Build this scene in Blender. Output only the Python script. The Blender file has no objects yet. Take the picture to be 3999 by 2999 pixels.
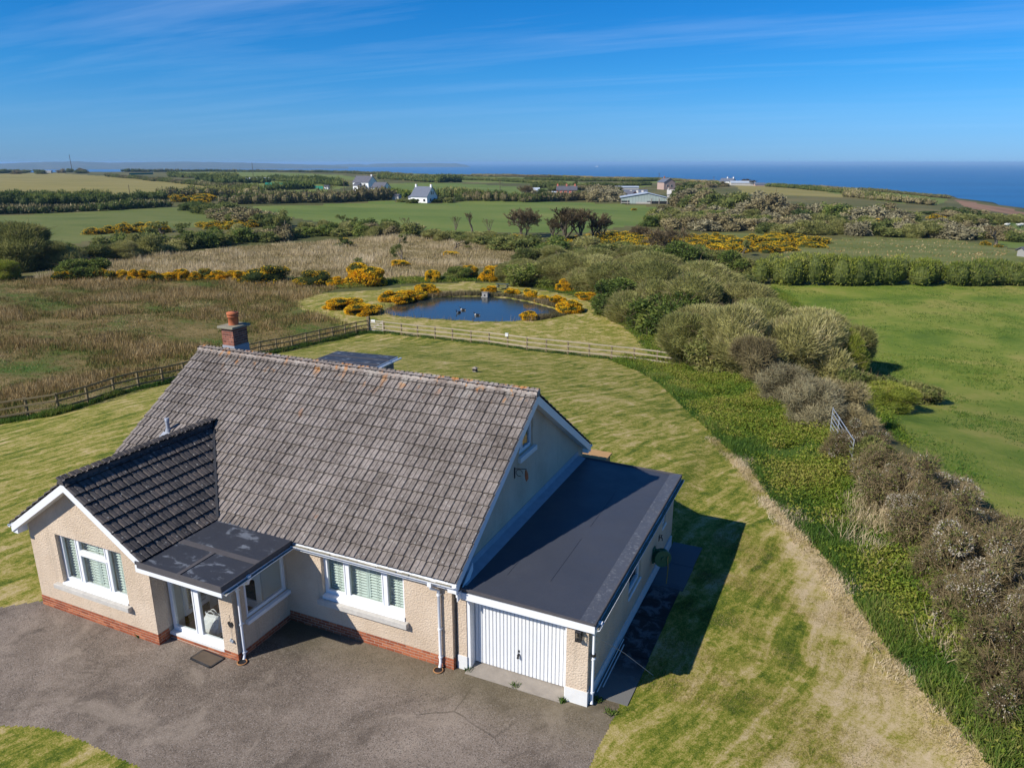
import bpy, math, random
import numpy as np
from mathutils import Matrix, Vector, geometry
D = bpy.data
SC = bpy.context.scene
COL = SC.collection
R = math.radians
random.seed(7)
RNG = np.random.default_rng(11)

# ------------------------------------------------------------------ camera, sky, sun
IMG_W, IMG_H, FPX = 3999.0, 2999.0, 2893.0        # size of the photograph and its focal length in pixels
EYE = np.array([7.28, -12.77, 11.315])
YAW, PITCH = -0.4255, 0.2905
_r = np.array([math.cos(YAW), -math.sin(YAW), 0.0])
_f0 = np.array([math.sin(YAW), math.cos(YAW), 0.0])
_z = np.array([0, 0, 1.0])
CF = _f0 * math.cos(PITCH) - _z * math.sin(PITCH)
CU = _z * math.cos(PITCH) + _f0 * math.sin(PITCH)
cam = D.objects.new('camera', D.cameras.new('camera'))
COL.objects.link(cam)
cam.matrix_world = Matrix(((_r[0], CU[0], -CF[0], EYE[0]), (_r[1], CU[1], -CF[1], EYE[1]), (_r[2], CU[2], -CF[2], EYE[2]), (0, 0, 0, 1)))
cam.data.sensor_fit = 'HORIZONTAL'
cam.data.sensor_width = 36.0
cam.data.lens = FPX / IMG_W * 36.0
cam.data.clip_start = 0.5
cam.data.clip_end = 120000
SC.camera = cam

SUN_ELEV, SUN_AZ = R(38.5), R(36.0)                # shadows fall 36 degrees from +Y towards +X
to_sun = Vector((-math.cos(SUN_ELEV) * math.sin(SUN_AZ), -math.cos(SUN_ELEV) * math.cos(SUN_AZ), math.sin(SUN_ELEV)))
world = D.worlds.new('World')
SC.world = world
world.use_nodes = True
wt = world.node_tree
for n in list(wt.nodes):
    wt.nodes.remove(n)
wo = wt.nodes.new('ShaderNodeOutputWorld')
wb = wt.nodes.new('ShaderNodeBackground')
sky = wt.nodes.new('ShaderNodeTexSky')
sky.sky_type = 'NISHITA'
sky.sun_disc = False
sky.sun_elevation = SUN_ELEV
sky.sun_rotation = math.atan2(to_sun.x, to_sun.y)
sky.altitude = 1500
sky.air_density = 1.0
sky.dust_density = 0.0
sky.ozone_density = 10.0
hsv = wt.nodes.new('ShaderNodeHueSaturation')
hsv.inputs['Saturation'].default_value = 1.15
hsv.inputs['Value'].default_value = 0.9
wt.links.new(sky.outputs[0], hsv.inputs['Color'])
# thin cirrus: streaks on a high level sheet, seen along the view direction
tc = wt.nodes.new('ShaderNodeTexCoord')
sep = wt.nodes.new('ShaderNodeSeparateXYZ')
wt.links.new(tc.outputs['Generated'], sep.inputs[0])
def wmath(op, a, b=None, clamp=False):
    n = wt.nodes.new('ShaderNodeMath'); n.operation = op; n.use_clamp = clamp
    for i, s in enumerate((a, b)):
        if s is None: continue
        if isinstance(s, (int, float)): n.inputs[i].default_value = s
        else: wt.links.new(s, n.inputs[i])
    return n.outputs[0]
zz = wmath('ADD', wmath('MAXIMUM', sep.outputs['Z'], 0.0), 0.06)
px_ = wmath('DIVIDE', sep.outputs['X'], zz)
py_ = wmath('DIVIDE', sep.outputs['Y'], zz)
cmb = wt.nodes.new('ShaderNodeCombineXYZ')
wt.links.new(px_, cmb.inputs[0]); wt.links.new(py_, cmb.inputs[1])
mp = wt.nodes.new('ShaderNodeMapping')
mp.inputs['Rotation'].default_value = (0, 0, R(-33))
mp.inputs['Scale'].default_value = (0.22, 1.15, 1)
wt.links.new(cmb.outputs[0], mp.inputs[0])
cn = wt.nodes.new('ShaderNodeTexNoise')
cn.inputs['Scale'].default_value = 1.0
cn.inputs['Detail'].default_value = 7.0
cn.inputs['Roughness'].default_value = 0.62
cn.inputs['Distortion'].default_value = 0.35
wt.links.new(mp.outputs[0], cn.inputs[0])
cr = wt.nodes.new('ShaderNodeValToRGB')
cr.color_ramp.elements[0].position = 0.47
cr.color_ramp.elements[1].position = 0.86
wt.links.new(cn.outputs[0], cr.inputs[0])
cfac = wmath('MULTIPLY', wmath('MULTIPLY', cr.outputs[0], wmath('MULTIPLY', sep.outputs['Z'], 5.0, True)), 0.22)
cmix = wt.nodes.new('ShaderNodeMix'); cmix.data_type = 'RGBA'
wt.links.new(cfac, cmix.inputs[0])
tint = wt.nodes.new('ShaderNodeMix'); tint.data_type = 'RGBA'; tint.blend_type = 'MULTIPLY'
tint.inputs[0].default_value = 1.0
sky_tint = wt.nodes.new('ShaderNodeValToRGB')      # tint put into the sky light, graded by height above the horizon
for i, (p_, c_) in enumerate(((0.0, (.30, .46, .74)), (.22, (.47, .66, .80)), (.42, (.38, .74, .84)), (.85, (.22, .78, .90)))):
    if i > 1: sky_tint.color_ramp.elements.new(p_)
    sky_tint.color_ramp.elements[i].position = p_; sky_tint.color_ramp.elements[i].color = c_ + (1,)
wt.links.new(wmath('MULTIPLY', sep.outputs['Z'], 4.0, True), sky_tint.inputs[0])
wt.links.new(sky_tint.outputs[0], tint.inputs[7])
wt.links.new(hsv.outputs[0], tint.inputs[6])
wt.links.new(tint.outputs[2], cmix.inputs[6])
cmix.inputs[7].default_value = (6.2, 7.2, 8.6, 1)
wt.links.new(cmix.outputs[2], wb.inputs['Color'])
wb.inputs['Strength'].default_value = 0.115
wt.links.new(wb.outputs[0], wo.inputs['Surface'])

sun = D.objects.new('sun', D.lights.new('sun', 'SUN'))
COL.objects.link(sun)
sun.data.energy = 4.4
sun.data.angle = R(0.53)
sun.data.color = (1.0, 0.955, 0.88)
sun.rotation_euler = to_sun.to_track_quat('Z', 'Y').to_euler()
SC.view_settings.view_transform = 'Standard'
SC.view_settings.look = 'None'
SC.view_settings.gamma = 1.0
SC.view_settings.use_curve_mapping = False
SC.view_settings.exposure = 0.42
SC.render.engine = 'CYCLES'
SC.cycles.use_denoising = True
SC.cycles.max_bounces = 6
SC.cycles.transparent_max_bounces = 12
SC.cycles.volume_bounces = 0

# ------------------------------------------------------------------ small helpers
BASE = {}
def tag(o, label=None, cat=None, group=None, kind=None):
    if label: o['label'] = label
    if cat: o['category'] = cat
    if group: o['group'] = group
    if kind: o['kind'] = kind
    return o
def root(name, loc, label=None, cat=None, group=None):
    o = D.objects.new(name, None); COL.objects.link(o)
    o.location = loc
    o.empty_display_size = 0.3
    BASE[o] = np.array(loc, float)
    return tag(o, label, cat, group)
def base_of(p):
    return BASE.get(p, np.zeros(3)) if p is not None else np.zeros(3)
def np_mesh(name, v, quads=None, tris=None, mats=(), mat_idx=None, tint=None, smooth=False):
    me = D.meshes.new(name)
    v = np.asarray(v, np.float32)
    me.vertices.add(len(v)); me.vertices.foreach_set('co', v.ravel())
    loops = []; starts = []; s = 0
    if quads is not None and len(quads):
        q = np.asarray(quads, np.int32); loops.append(q.ravel()); starts.append(np.arange(len(q)) * 4 + s); s += q.size
    if tris is not None and len(tris):
        t = np.asarray(tris, np.int32); loops.append(t.ravel()); starts.append(np.arange(len(t)) * 3 + s); s += t.size
    lo = np.concatenate(loops).astype(np.int32); st = np.concatenate(starts).astype(np.int32)
    me.loops.add(len(lo)); me.loops.foreach_set('vertex_index', lo)
    me.polygons.add(len(st)); me.polygons.foreach_set('loop_start', st)
    for m in mats: me.materials.append(m)
    if mat_idx is not None: me.polygons.foreach_set('material_index', np.asarray(mat_idx, np.int32))
    me.polygons.foreach_set('use_smooth', np.full(len(st), smooth))
    if tint is not None:
        a = me.attributes.new('tint', 'FLOAT', 'POINT'); a.data.foreach_set('value', np.asarray(tint, np.float32))
    me.update(calc_edges=True)
    return me
def link(name, me, parent=None, loc=None):
    o = D.objects.new(name, me); COL.objects.link(o)
    if parent is not None:
        o.parent = parent; BASE[o] = base_of(parent)
    if loc is not None: o.location = loc
    return o
class MB:
    """collects boxes, bars, tubes and prisms in world coordinates and links them as one mesh object"""
    def __init__(s): s.v = []; s.f = []; s.sm = []
    def add(s, vs, fs, smooth=False):
        n = len(s.v); s.v += [tuple(p) for p in vs]; s.f += [tuple(i + n for i in q) for q in fs]; s.sm += [smooth] * len(fs)
        return s
    def hexa(s, p):
        return s.add(p, [(0, 3, 2, 1), (4, 5, 6, 7), (0, 1, 5, 4), (1, 2, 6, 5), (2, 3, 7, 6), (3, 0, 4, 7)])
    def box(s, x0, x1, y0, y1, z0, z1):
        return s.hexa([(x0, y0, z0), (x1, y0, z0), (x1, y1, z0), (x0, y1, z0), (x0, y0, z1), (x1, y0, z1), (x1, y1, z1), (x0, y1, z1)])
    def obox(s, c, ax, ay, az):
        c = np.array(c, float); ax, ay, az = (np.array(a, float) for a in (ax, ay, az))
        P = [c + i * ax + j * ay + k * az for k in (-1, 1) for i, j in ((-1, -1), (1, -1), (1, 1), (-1, 1))]
        return s.hexa(P)
    def bar(s, a, b, w, h, up=(0, 0, 1)):
        a = np.array(a, float); b = np.array(b, float); d = b - a; L = np.linalg.norm(d); d /= L
        sd = np.cross(d, up); sd /= np.linalg.norm(sd); u = np.cross(sd, d)
        return s.obox((a + b) / 2, d * L / 2, sd * w / 2, u * h / 2)
    def prism(s, poly, off):
        n = len(poly); off = np.array(off, float)
        P = [np.array(p, float) for p in poly]; P += [p + off for p in P]
        return s.add(P, [tuple(range(n))[::-1], tuple(range(n, 2 * n))] + [(i, (i + 1) % n, (i + 1) % n + n, i + n) for i in range(n)])
    def tube(s, pts, r, n=8, caps=True, smooth=True):
        pts = [np.array(p, float) for p in pts]; m = len(pts); rs = r if hasattr(r, '__len__') else [r] * m
        V = []; up = None
        for i, p in enumerate(pts):
            d = pts[min(i + 1, m - 1)] - pts[max(i - 1, 0)]; d /= (np.linalg.norm(d) + 1e-9)
            if up is None:
                up = np.array((0, 0, 1.0)) if abs(d[2]) < .9 else np.array((1.0, 0, 0))
            a = np.cross(d, up); a /= (np.linalg.norm(a) + 1e-9); b = np.cross(a, d); up = b
            for k in range(n):
                t = 2 * math.pi * k / n; V.append(p + rs[i] * (a * math.cos(t) + b * math.sin(t)))
        F = [(i * n + k, i * n + (k + 1) % n, (i + 1) * n + (k + 1) % n, (i + 1) * n + k) for i in range(m - 1) for k in range(n)]
        s.add(V, F, smooth)
        if caps: s.add([V[k] for k in range(n)], [tuple(range(n))]); s.add(V[-n:], [tuple(range(n))[::-1]])
        return s
    def lathe(s, c, prof, n=16):
        return s.tube([(c[0], c[1], c[2] + z) for _, z in prof], [max(r, 1e-4) for r, _ in prof], n)
    def build(s, name, mat, parent=None, base=None, bevel=0.0):
        b = base_of(parent) if parent is not None else (np.array(base, float) if base is not None else np.zeros(3))
        me = D.meshes.new(name)
        me.from_pydata([tuple(np.array(p) - b) for p in s.v], [], s.f)
        me.materials.append(mat)
        me.polygons.foreach_set('use_smooth', s.sm)
        me.update()
        o = link(name, me, parent)
        if parent is None and base is not None:
            o.location = base; BASE[o] = b
        if bevel:
            m = o.modifiers.new('bevel', 'BEVEL'); m.width = bevel; m.segments = 1; m.limit_method = 'ANGLE'; m.angle_limit = R(40)
        return o
def arc(c, r, a0, a1, n, f=lambda c, s_: (c, s_, 0)):
    return [np.array(c) + r * np.array(f(math.cos(a0 + (a1 - a0) * i / n), math.sin(a0 + (a1 - a0) * i / n))) for i in range(n + 1)]

# ------------------------------------------------------------------ materials
class NT:
    def __init__(s, name):
        s.m = D.materials.new(name); s.m.use_nodes = True; s.t = s.m.node_tree
        s.b = s.t.nodes['Principled BSDF']; s.out = s.t.nodes['Material Output']
    def n(s, ty, **kw):
        o = s.t.nodes.new('ShaderNode' + ty)
        for k, v in kw.items(): setattr(o, k, v)
        return o
    def l(s, a, b): s.t.links.new(a, b)
    def put(s, sock, v):
        if isinstance(v, (int, float)): sock.default_value = v
        elif isinstance(v, tuple): sock.default_value = v if len(v) == 4 or len(sock.default_value) == 3 else v + (1,)
        else: s.l(v, sock)
    def pos(s): return s.n('NewGeometry').outputs['Position']
    def obj(s): return s.n('TexCoord').outputs['Object']
    def attr(s, name): return s.n('Attribute', attribute_name=name).outputs['Fac']
    def rnd(s): return s.n('ObjectInfo').outputs['Random']
    def map(s, v, scale=(1, 1, 1), rot=(0, 0, 0), loc=(0, 0, 0)):
        m = s.n('Mapping'); s.l(v, m.inputs[0]); m.inputs['Scale'].default_value = scale; m.inputs['Rotation'].default_value = rot; m.inputs['Location'].default_value = loc
        return m.outputs[0]
    def noise(s, v, scale, detail=4, rough=.55, dist=0.0):
        m = s.n('TexNoise'); s.l(v, m.inputs['Vector'])
        for k, x in (('Scale', scale), ('Detail', detail), ('Roughness', rough), ('Distortion', dist)): m.inputs[k].default_value = x
        return m.outputs[0]
    def voro(s, v, scale, feature='F1', out='Distance'):
        m = s.n('TexVoronoi', feature=feature); s.l(v, m.inputs['Vector']); m.inputs['Scale'].default_value = scale
        return m.outputs[out]
    def ramp(s, f, stops, interp='LINEAR'):
        m = s.n('ValToRGB'); s.put(m.inputs[0], f); e = m.color_ramp; e.interpolation = interp
        while len(e.elements) < len(stops): e.elements.new(.5)
        for i, (p, c) in enumerate(stops):
            e.elements[i].position = p
            e.elements[i].color = (c, c, c, 1) if isinstance(c, (int, float)) else tuple(c) + (1,)
        return m.outputs[0]
    def step(s, f, a, b, lo=0.0, hi=1.0):
        m = s.n('MapRange'); s.put(m.inputs[0], f); m.interpolation_type = 'SMOOTHSTEP'
        m.inputs[1].default_value = a; m.inputs[2].default_value = b; m.inputs[3].default_value = lo; m.inputs[4].default_value = hi
        return m.outputs[0]
    def mix(s, f, a, b, blend='MIX'):
        m = s.n('Mix', data_type='RGBA', blend_type=blend); s.put(m.inputs[0], f); s.put(m.inputs[6], a); s.put(m.inputs[7], b)
        return m.outputs[2]
    def math(s, op, a, b=0.0, clamp=False):
        m = s.n('Math', operation=op, use_clamp=clamp); s.put(m.inputs[0], a); s.put(m.inputs[1], b)
        return m.outputs[0]
    def xyz(s, v):
        m = s.n('SeparateXYZ'); s.l(v, m.inputs[0]); return m.outputs
    def bump(s, h, strength=.5, dist=.02):
        m = s.n('Bump'); s.l(h, m.inputs['Height']); m.inputs['Strength'].default_value = strength; m.inputs['Distance'].default_value = dist
        s.l(m.outputs[0], s.b.inputs['Normal']); return m
    def done(s, col=None, rough=.7, spec=.3, metal=0.0):
        if col is not None: s.put(s.b.inputs['Base Color'], col)
        s.put(s.b.inputs['Roughness'], rough); s.put(s.b.inputs['Specular IOR Level'], spec); s.put(s.b.inputs['Metallic'], metal)
        return s.m
def plain(name, c, rough=.6, spec=.35, var=.12, scale=6.0, metal=0.0, bump=0.0, bscale=60.0):
    t = NT(name); p = t.pos()
    k = t.noise(p, scale, 5)
    col = t.mix(k, tuple(x * (1 - var) for x in c), tuple(min(1, x * (1 + var)) for x in c))
    if bump: t.bump(t.noise(p, bscale, 3), bump, .01)
    return t.done(col, rough, spec, metal)
M = {}
def leafmat(name, stops, trans=.25, rough=.75, spread=.25):
    """foliage: one colour per leaf out of a ramp, shifted a little from plant to plant"""
    t = NT(name)
    v = t.math('ADD', t.math('MULTIPLY', t.attr('tint'), 1 - spread), t.math('MULTIPLY', t.rnd(), spread))
    n = t.noise(t.pos(), .35, 2)
    v = t.math('ADD', v, t.math('MULTIPLY', t.math('SUBTRACT', n, .5), .6), True)
    c = t.ramp(v, stops)
    t.done(c, rough, .2)
    if trans:
        tr = t.n('BsdfTranslucent'); t.l(c, tr.inputs[0]); mx = t.n('MixShader'); mx.inputs[0].default_value = trans
        t.l(t.b.outputs[0], mx.inputs[1]); t.l(tr.outputs[0], mx.inputs[2]); t.l(mx.outputs[0], t.out.inputs[0])
    return t.m

# ------------------------------------------------------------------ terrain
def sstep(t):
    t = np.clip(t, 0, 1); return t * t * (3 - 2 * t)
AZ_T = np.array([-60, -35, -20, -10, 0, 6, 12, 17.5, 21.5, 26, 30, 34.6, 40, 60.0])        # degrees right of the view axis
COAST = np.array([1500, 1500, 1450, 1200, 930, 820, 720, 600, 560, 540, 520, 480, 440, 400.0])
CO_Z = np.array([0, 0, 0, 0, 0, 0, 0, -.2, -.6, -1.2, -3.6, -8.5, -12, -20.0])
def segdist(x, y, P):
    best = np.full(np.shape(x), 1e9)
    for (x0, y0), (x1, y1) in zip(P[:-1], P[1:]):
        dx, dy = x1 - x0, y1 - y0
        t = np.clip(((x - x0) * dx + (y - y0) * dy) / (dx * dx + dy * dy + 1e-9), 0, 1)
        best = np.minimum(best, np.hypot(x - x0 - t * dx, y - y0 - t * dy))
    return best
HEDGE_LINE = None
POND_C = None
def terrain(x, y):
    x = np.asarray(x, float); y = np.asarray(y, float)
    dx = np.maximum(np.maximum(-13 - x, x - 5), 0); dy = np.maximum(np.maximum(y - 10, -30 - y), 0)
    d = np.hypot(dx, dy)
    z = -4.2 * sstep(d / 42)
    z = z - .03 * np.clip(y, 0, 8.5) * sstep((x - 2) / 1.4) * (1 - sstep((d - 2) / 12))
    z = z + (.35 * np.sin(x / 31 + 1) * np.sin(y / 43) + .12 * np.sin(x / 9 + y / 13)) * sstep((d - 25) / 90)
    ex, ey = x - EYE[0], y - EYE[1]
    r = np.hypot(ex, ey)
    az = np.degrees(np.arctan2(ex * _r[0] + ey * _r[1], ex * _f0[0] + ey * _f0[1]))
    rc = np.interp(az, AZ_T, COAST)
    z = z + np.interp(az, AZ_T, CO_Z) * sstep((r - 150) / (rc - 170))
    z = z - 75 * sstep((r - rc) / 55)
    if POND_C is not None:
        k = 1 - sstep((np.hypot(x - POND_C[0], y - POND_C[1]) - 13) / 9)
        z = z * (1 - k) + POND_C[2] * k
    z = np.maximum(z, -66.0)
    if HEDGE_LINE is not None:
        z = z + .55 * np.exp(-(segdist(x, y, HEDGE_LINE) / 1.9) ** 2)
    return z
_RS = np.geomspace(6, 4000, 2600)
def ray(u, v):
    return CF + _r * ((u - IMG_W / 2) / FPX) + CU * ((IMG_H / 2 - v) / FPX)
def at(u, v):
    """the spot on the ground that the photograph shows at pixel (u, v)"""
    d = ray(u, v); d = d / math.hypot(d[0], d[1])
    X = EYE[0] + d[0] * _RS; Y = EYE[1] + d[1] * _RS; Z = EYE[2] + d[2] * _RS
    g = Z - terrain(X, Y)
    i = np.argmax(g < 0) if (g < 0).any() else len(g) - 1
    i = max(i, 1)
    a_ = math.degrees(math.atan2(d[0] * _r[0] + d[1] * _r[1], d[0] * _f0[0] + d[1] * _f0[1])); rc = float(np.interp(a_, AZ_T, COAST)) - 35
    if _RS[i] > rc:                                  # beyond the cliff top: stay on the land's edge
        return np.array([EYE[0] + d[0] * rc, EYE[1] + d[1] * rc, float(terrain(EYE[0] + d[0] * rc, EYE[1] + d[1] * rc))])
    t = g[i - 1] / (g[i - 1] - g[i] + 1e-9)
    r = _RS[i - 1] + t * (_RS[i] - _RS[i - 1])
    x, y = EYE[0] + d[0] * r, EYE[1] + d[1] * r
    return np.array([x, y, float(terrain(x, y))])
def depth(p):
    return float((np.asarray(p) - EYE) @ CF)
def ats(P): return [at(*p) for p in P]
def flat(P): return [(p[0], p[1]) for p in P]
POND_PX = [(1495, 1203), (1542, 1183), (1610, 1170), (1712, 1157), (1847, 1153), (1983, 1159), (2085, 1178), (2180, 1203), (2190, 1215), (2165, 1228), (2112, 1239), (2037, 1250), (1949, 1256), (1814, 1251), (1678, 1243), (1576, 1236), (1520, 1228), (1494, 1216)]
_pc = ats(POND_PX)
POND_Z = float(np.mean([p[2] for p in _pc])) - .05
POND_C = (np.mean([p[0] for p in _pc]), np.mean([p[1] for p in _pc]), POND_Z + .12)
HEDGE_LINE = flat(ats([(2700, 1400), (2900, 1480), (3100, 1600), (3260, 1760), (3420, 1960), (3560, 2150), (3720, 2350), (3900, 2620), (4150, 3000)]))
POND = flat(ats(POND_PX))

LAWN_EDGE = flat(ats([(2500, 1452), (2580, 1500), (2675, 1594), (2805, 1717), (2935, 1833), (3010, 1945), (3090, 2040), (3200, 2150), (3270, 2230), (3330, 2330), (3400, 2430), (3480, 2550), (3570, 2650), (3690, 2790), (3780, 2880), (3880, 2999), (4060, 3250)]))
FENCE_LEFT_PX = [(-130, 1668), (-10, 1650), (111, 1630), (231, 1612), (346, 1580), (448, 1544), (543, 1518), (637, 1500), (720, 1480), (790, 1460), (860, 1438), (925, 1412), (1018, 1386), (1081, 1375), (1142, 1363), (1197, 1348), (1249, 1336), (1300, 1325), (1349, 1314), (1392, 1303), (1441, 1295)]
FENCE_FAR_PX = [(1500, 1300), (1568, 1308), (1631, 1315), (1699, 1322), (1767, 1330), (1839, 1338), (1910, 1345), (1982, 1356), (2058, 1367), (2133, 1375), (2218, 1384), (2300, 1393), (2387, 1402), (2475, 1411), (2565, 1424), (2655, 1438)]
FENCE_LEFT = ats(FENCE_LEFT_PX); FENCE_FAR = ats(FENCE_FAR_PX)
W = lambda P: flat(ats(P))
ZONES = [   # name, material key, outline on the ground; a later outline lies inside the earlier ones
    ('heath', 'heath', W([(-900, 700), (-900, 672), (0, 664), (1000, 664), (1500, 672), (2000, 684), (2600, 697), (3000, 718), (3400, 745), (4000, 810), (4700, 900), (4700, 3200), (-900, 3200)])),
    ('stubble_field', 'tan_field', W([(-600, 676), (0, 678), (240, 678), (420, 688), (600, 706), (850, 732), (1000, 757), (950, 768), (640, 772), (0, 778), (-600, 782)])),
    ('green_field', 'far_green', W([(660, 670), (1000, 672), (1330, 683), (1480, 708), (1200, 700), (900, 690), (660, 682)])),
    ('green_field', 'far_green', W([(600, 698), (900, 703), (1250, 712), (1360, 730), (1250, 752), (900, 730), (700, 712)])),
    ('green_field', 'far_green', W([(1440, 672), (1800, 682), (2150, 700), (2330, 722), (2000, 716), (1650, 705), (1480, 694)])),
    ('green_field', 'mid_green', W([(1480, 722), (1620, 714), (1900, 722), (2150, 738), (2010, 765), (1800, 762), (1500, 752)])),
    ('green_field', 'far_green', W([(2350, 692), (2700, 699), (2950, 715), (2820, 722), (2500, 712)])),
    ('green_field', 'far_green', W([(2250, 716), (2500, 720), (2560, 730), (2380, 732)])),
    ('coast_field', 'tan_field', W([(2860, 722), (3120, 728), (3330, 752), (3290, 772), (3000, 768), (2900, 750)])),
    ('coast_field', 'far_green', W([(3180, 728), (3420, 742), (3710, 768), (3660, 800), (3480, 792), (3300, 765)])),
    ('cliff_slope', 'red_earth', W([(3720, 775), (3850, 775), (4100, 815), (4100, 845), (3950, 838), (3780, 812)])),
    ('pasture', 'mid_green', W([(980, 805), (1250, 800), (1500, 786), (1700, 795), (1820, 785), (2250, 790), (2500, 802), (2640, 822), (2560, 850), (2480, 880), (2300, 905), (2000, 912), (1700, 905), (1500, 900), (1200, 860), (1050, 835)])),
    ('meadow', 'mid_green2', W([(-500, 850), (0, 842), (300, 826), (640, 806), (780, 818), (1000, 858), (960, 875), (500, 905), (300, 950), (0, 960), (-500, 965)])),
    ('sheep_field', 'mid_green', W([(3835, 884), (4100, 868), (4300, 880), (4300, 925), (3960, 922), (3860, 900)])),
    ('sheep_field', 'mid_green', W([(3890, 945), (4200, 930), (4200, 960), (4000, 975), (3900, 960)])),
    ('ridge_pasture', 'olive_green', W([(2800, 905), (2960, 915), (3200, 935), (3150, 965), (2960, 965), (2700, 935)])),
    ('ridge_pasture', 'olive_green', W([(3180, 948), (3300, 930), (3650, 928), (3860, 955), (4000, 985), (4300, 1000), (4300, 1110), (3060, 1110), (3060, 985)])),
    ('pasture', 'field_green', W([(3010, 1112), (3500, 1106), (4300, 1104), (6000, 1600), (5500, 2600), (4050, 2120), (3850, 1960), (3600, 1790), (3440, 1650), (3340, 1500), (3240, 1350), (3080, 1210), (2960, 1125)])),
    ('rough_meadow', 'rush', W([(-900, 1105), (200, 1085), (1130, 1100), (1330, 1125), (1240, 1150), (1160, 1180), (1200, 1215), (1440, 1292), (1300, 1325), (1018, 1386), (637, 1500), (346, 1580), (-10, 1650), (-900, 1790)])),
    ('dry_meadow', 'pale_grass', W([(100, 1100), (300, 1040), (600, 1000), (900, 965), (1150, 950), (1500, 925), (1700, 935), (1900, 945), (2010, 985), (2030, 1010), (1880, 1045), (1700, 1075), (1300, 1110), (1150, 1080), (400, 1075)])),
    ('mown_grass', 'mown', W([(1156, 1176), (1224, 1148), (1325, 1141), (1475, 1132), (1644, 1112), (1814, 1103), (1983, 1105), (2085, 1129), (2220, 1152), (2322, 1186), (2376, 1230), (2430, 1271), (2478, 1312), (2520, 1345), (2565, 1424), (2300, 1393), (1982, 1356), (1699, 1322), (1441, 1295), (1300, 1262), (1220, 1230), (1170, 1205)])),
    ('nettle_bank', 'bank', flat(ats([(2380, 1408), (2500, 1400), (2700, 1400), (2900, 1450), (3100, 1550), (3260, 1700), (3440, 1900), (3600, 2100), (3800, 2350), (4100, 2700), (4500, 3300)])) + LAWN_EDGE[::-1]),
    ('lawn', 'lawn', flat(FENCE_LEFT) + flat(FENCE_FAR)[:-3] + LAWN_EDGE + [(9.5, -16), (-40, -16), (-42, 6)]),
    ('driveway', 'drive', [(-11.29, -1.9), (-12.17, -2.76), (-14, -3.7), (-20, -5.2), (-20, -18), (3.83, -18), (3.80, -1.5), (3.86, .2), (3.84, 1.3), (3.6, 2.2), (3.2, 2.2), (3.2, .5), (-1, .6), (-6, .5), (-7, -1.9)]),
    ('front_lawn', 'lawn', W([(-400, 2835), (0, 2832), (136, 2837), (228, 2853), (336, 2897), (434, 2945), (553, 2999), (640, 3060), (640, 3500), (-400, 3500)])),
]
def inside(x, y, P):
    c = np.zeros(x.shape, bool); n = len(P)
    for i in range(n):
        (x0, y0), (x1, y1) = P[i], P[(i + 1) % n]
        if y0 == y1: continue
        m = ((y0 > y) != (y1 > y)) & (x < (x1 - x0) * (y - y0) / (y1 - y0) + x0)
        c ^= m
    return c
LAWN_POLY = [z[2] for z in ZONES if z[0] == 'lawn'][0]
MOWN_POLY = [z[2] for z in ZONES if z[0] == 'mown_grass'][0]
DRY = [(p, w) for p, w in zip(ats([(2850, 1790), (2961, 1885), (3091, 2017), (3205, 2197), (3322, 2450), (3410, 2667), (3545, 2884), (3700, 3100)]), (.12, .3, .5, .85, 1.15, 1.3, 1.4, 1.5))]
def dry_mask(x, y):
    m = np.zeros(x.shape)
    for (p, w), (q, w2) in zip(DRY[:-1], DRY[1:]):
        dx, dy = q[0] - p[0], q[1] - p[1]
        t = np.clip(((x - p[0]) * dx + (y - p[1]) * dy) / (dx * dx + dy * dy), 0, 1)
        d = np.hypot(x - p[0] - t * dx, y - p[1] - t * dy); ww = w + t * (w2 - w)
        m = np.maximum(m, 1 - sstep((d - ww * .6) / (ww * .9)))
    return m

# ---- ground materials
def grassmat(name, stops, big=.12, fine=3.0, stretch=(1, 1, 1), rot=0.0, bump=.35, extra=None):
    t = NT(name); p = t.pos()
    a = t.noise(t.map(p, stretch, (0, 0, rot)), big, 6, .62, .4)
    b = t.noise(p, fine, 5, .7)
    g = t.noise(p, 22.0, 3, .6)
    v = t.math('ADD', t.math('MULTIPLY', a, .68), t.math('ADD', t.math('MULTIPLY', b, .22), t.math('MULTIPLY', g, .14)))
    c = t.ramp(v, stops)
    if extra: c = extra(t, p, c)
    t.bump(t.math('ADD', g, t.math('MULTIPLY', b, 2.0)), bump, .05)
    return t.done(c, .85, .15)
M['heath'] = grassmat('heath_mat', [(.36, (.05, .06, .018)), (.5, (.10, .10, .03)), (.62, (.17, .14, .055))], .02, .8)
M['tan_field'] = grassmat('tan_field_mat', [(.35, (.17, .155, .04)), (.5, (.235, .20, .058)), (.65, (.29, .235, .08))], .012, .5, (1, 5, 1), .4)
M['far_green'] = grassmat('far_green_mat', [(.35, (.085, .12, .022)), (.5, (.14, .175, .035)), (.66, (.2, .2, .06))], .012, .5, (1, 4, 1), .3)
M['mid_green'] = grassmat('mid_green_mat', [(.34, (.082, .125, .024)), (.5, (.122, .168, .033)), (.68, (.19, .205, .052))], .016, .6, (1, 3, 1), .35)
M['mid_green2'] = grassmat('mid_green2_mat', [(.34, (.075, .10, .022)), (.5, (.12, .145, .033)), (.68, (.18, .18, .055))], .03, .7, (1, 3, 1), .3)
M['olive_green'] = grassmat('olive_green_mat', [(.34, (.09, .105, .025)), (.5, (.13, .145, .036)), (.68, (.2, .185, .07))], .05, .8, (1, 3, 1), .3)
def daisies(t, p, c):
    d = t.voro(p, 1.3, 'F1', 'Distance')
    k = t.math('MULTIPLY', t.step(d, .05, .03), t.step(t.noise(p, .16, 2), .5, .62))
    return t.mix(k, c, (.55, .52, .3))
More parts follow.
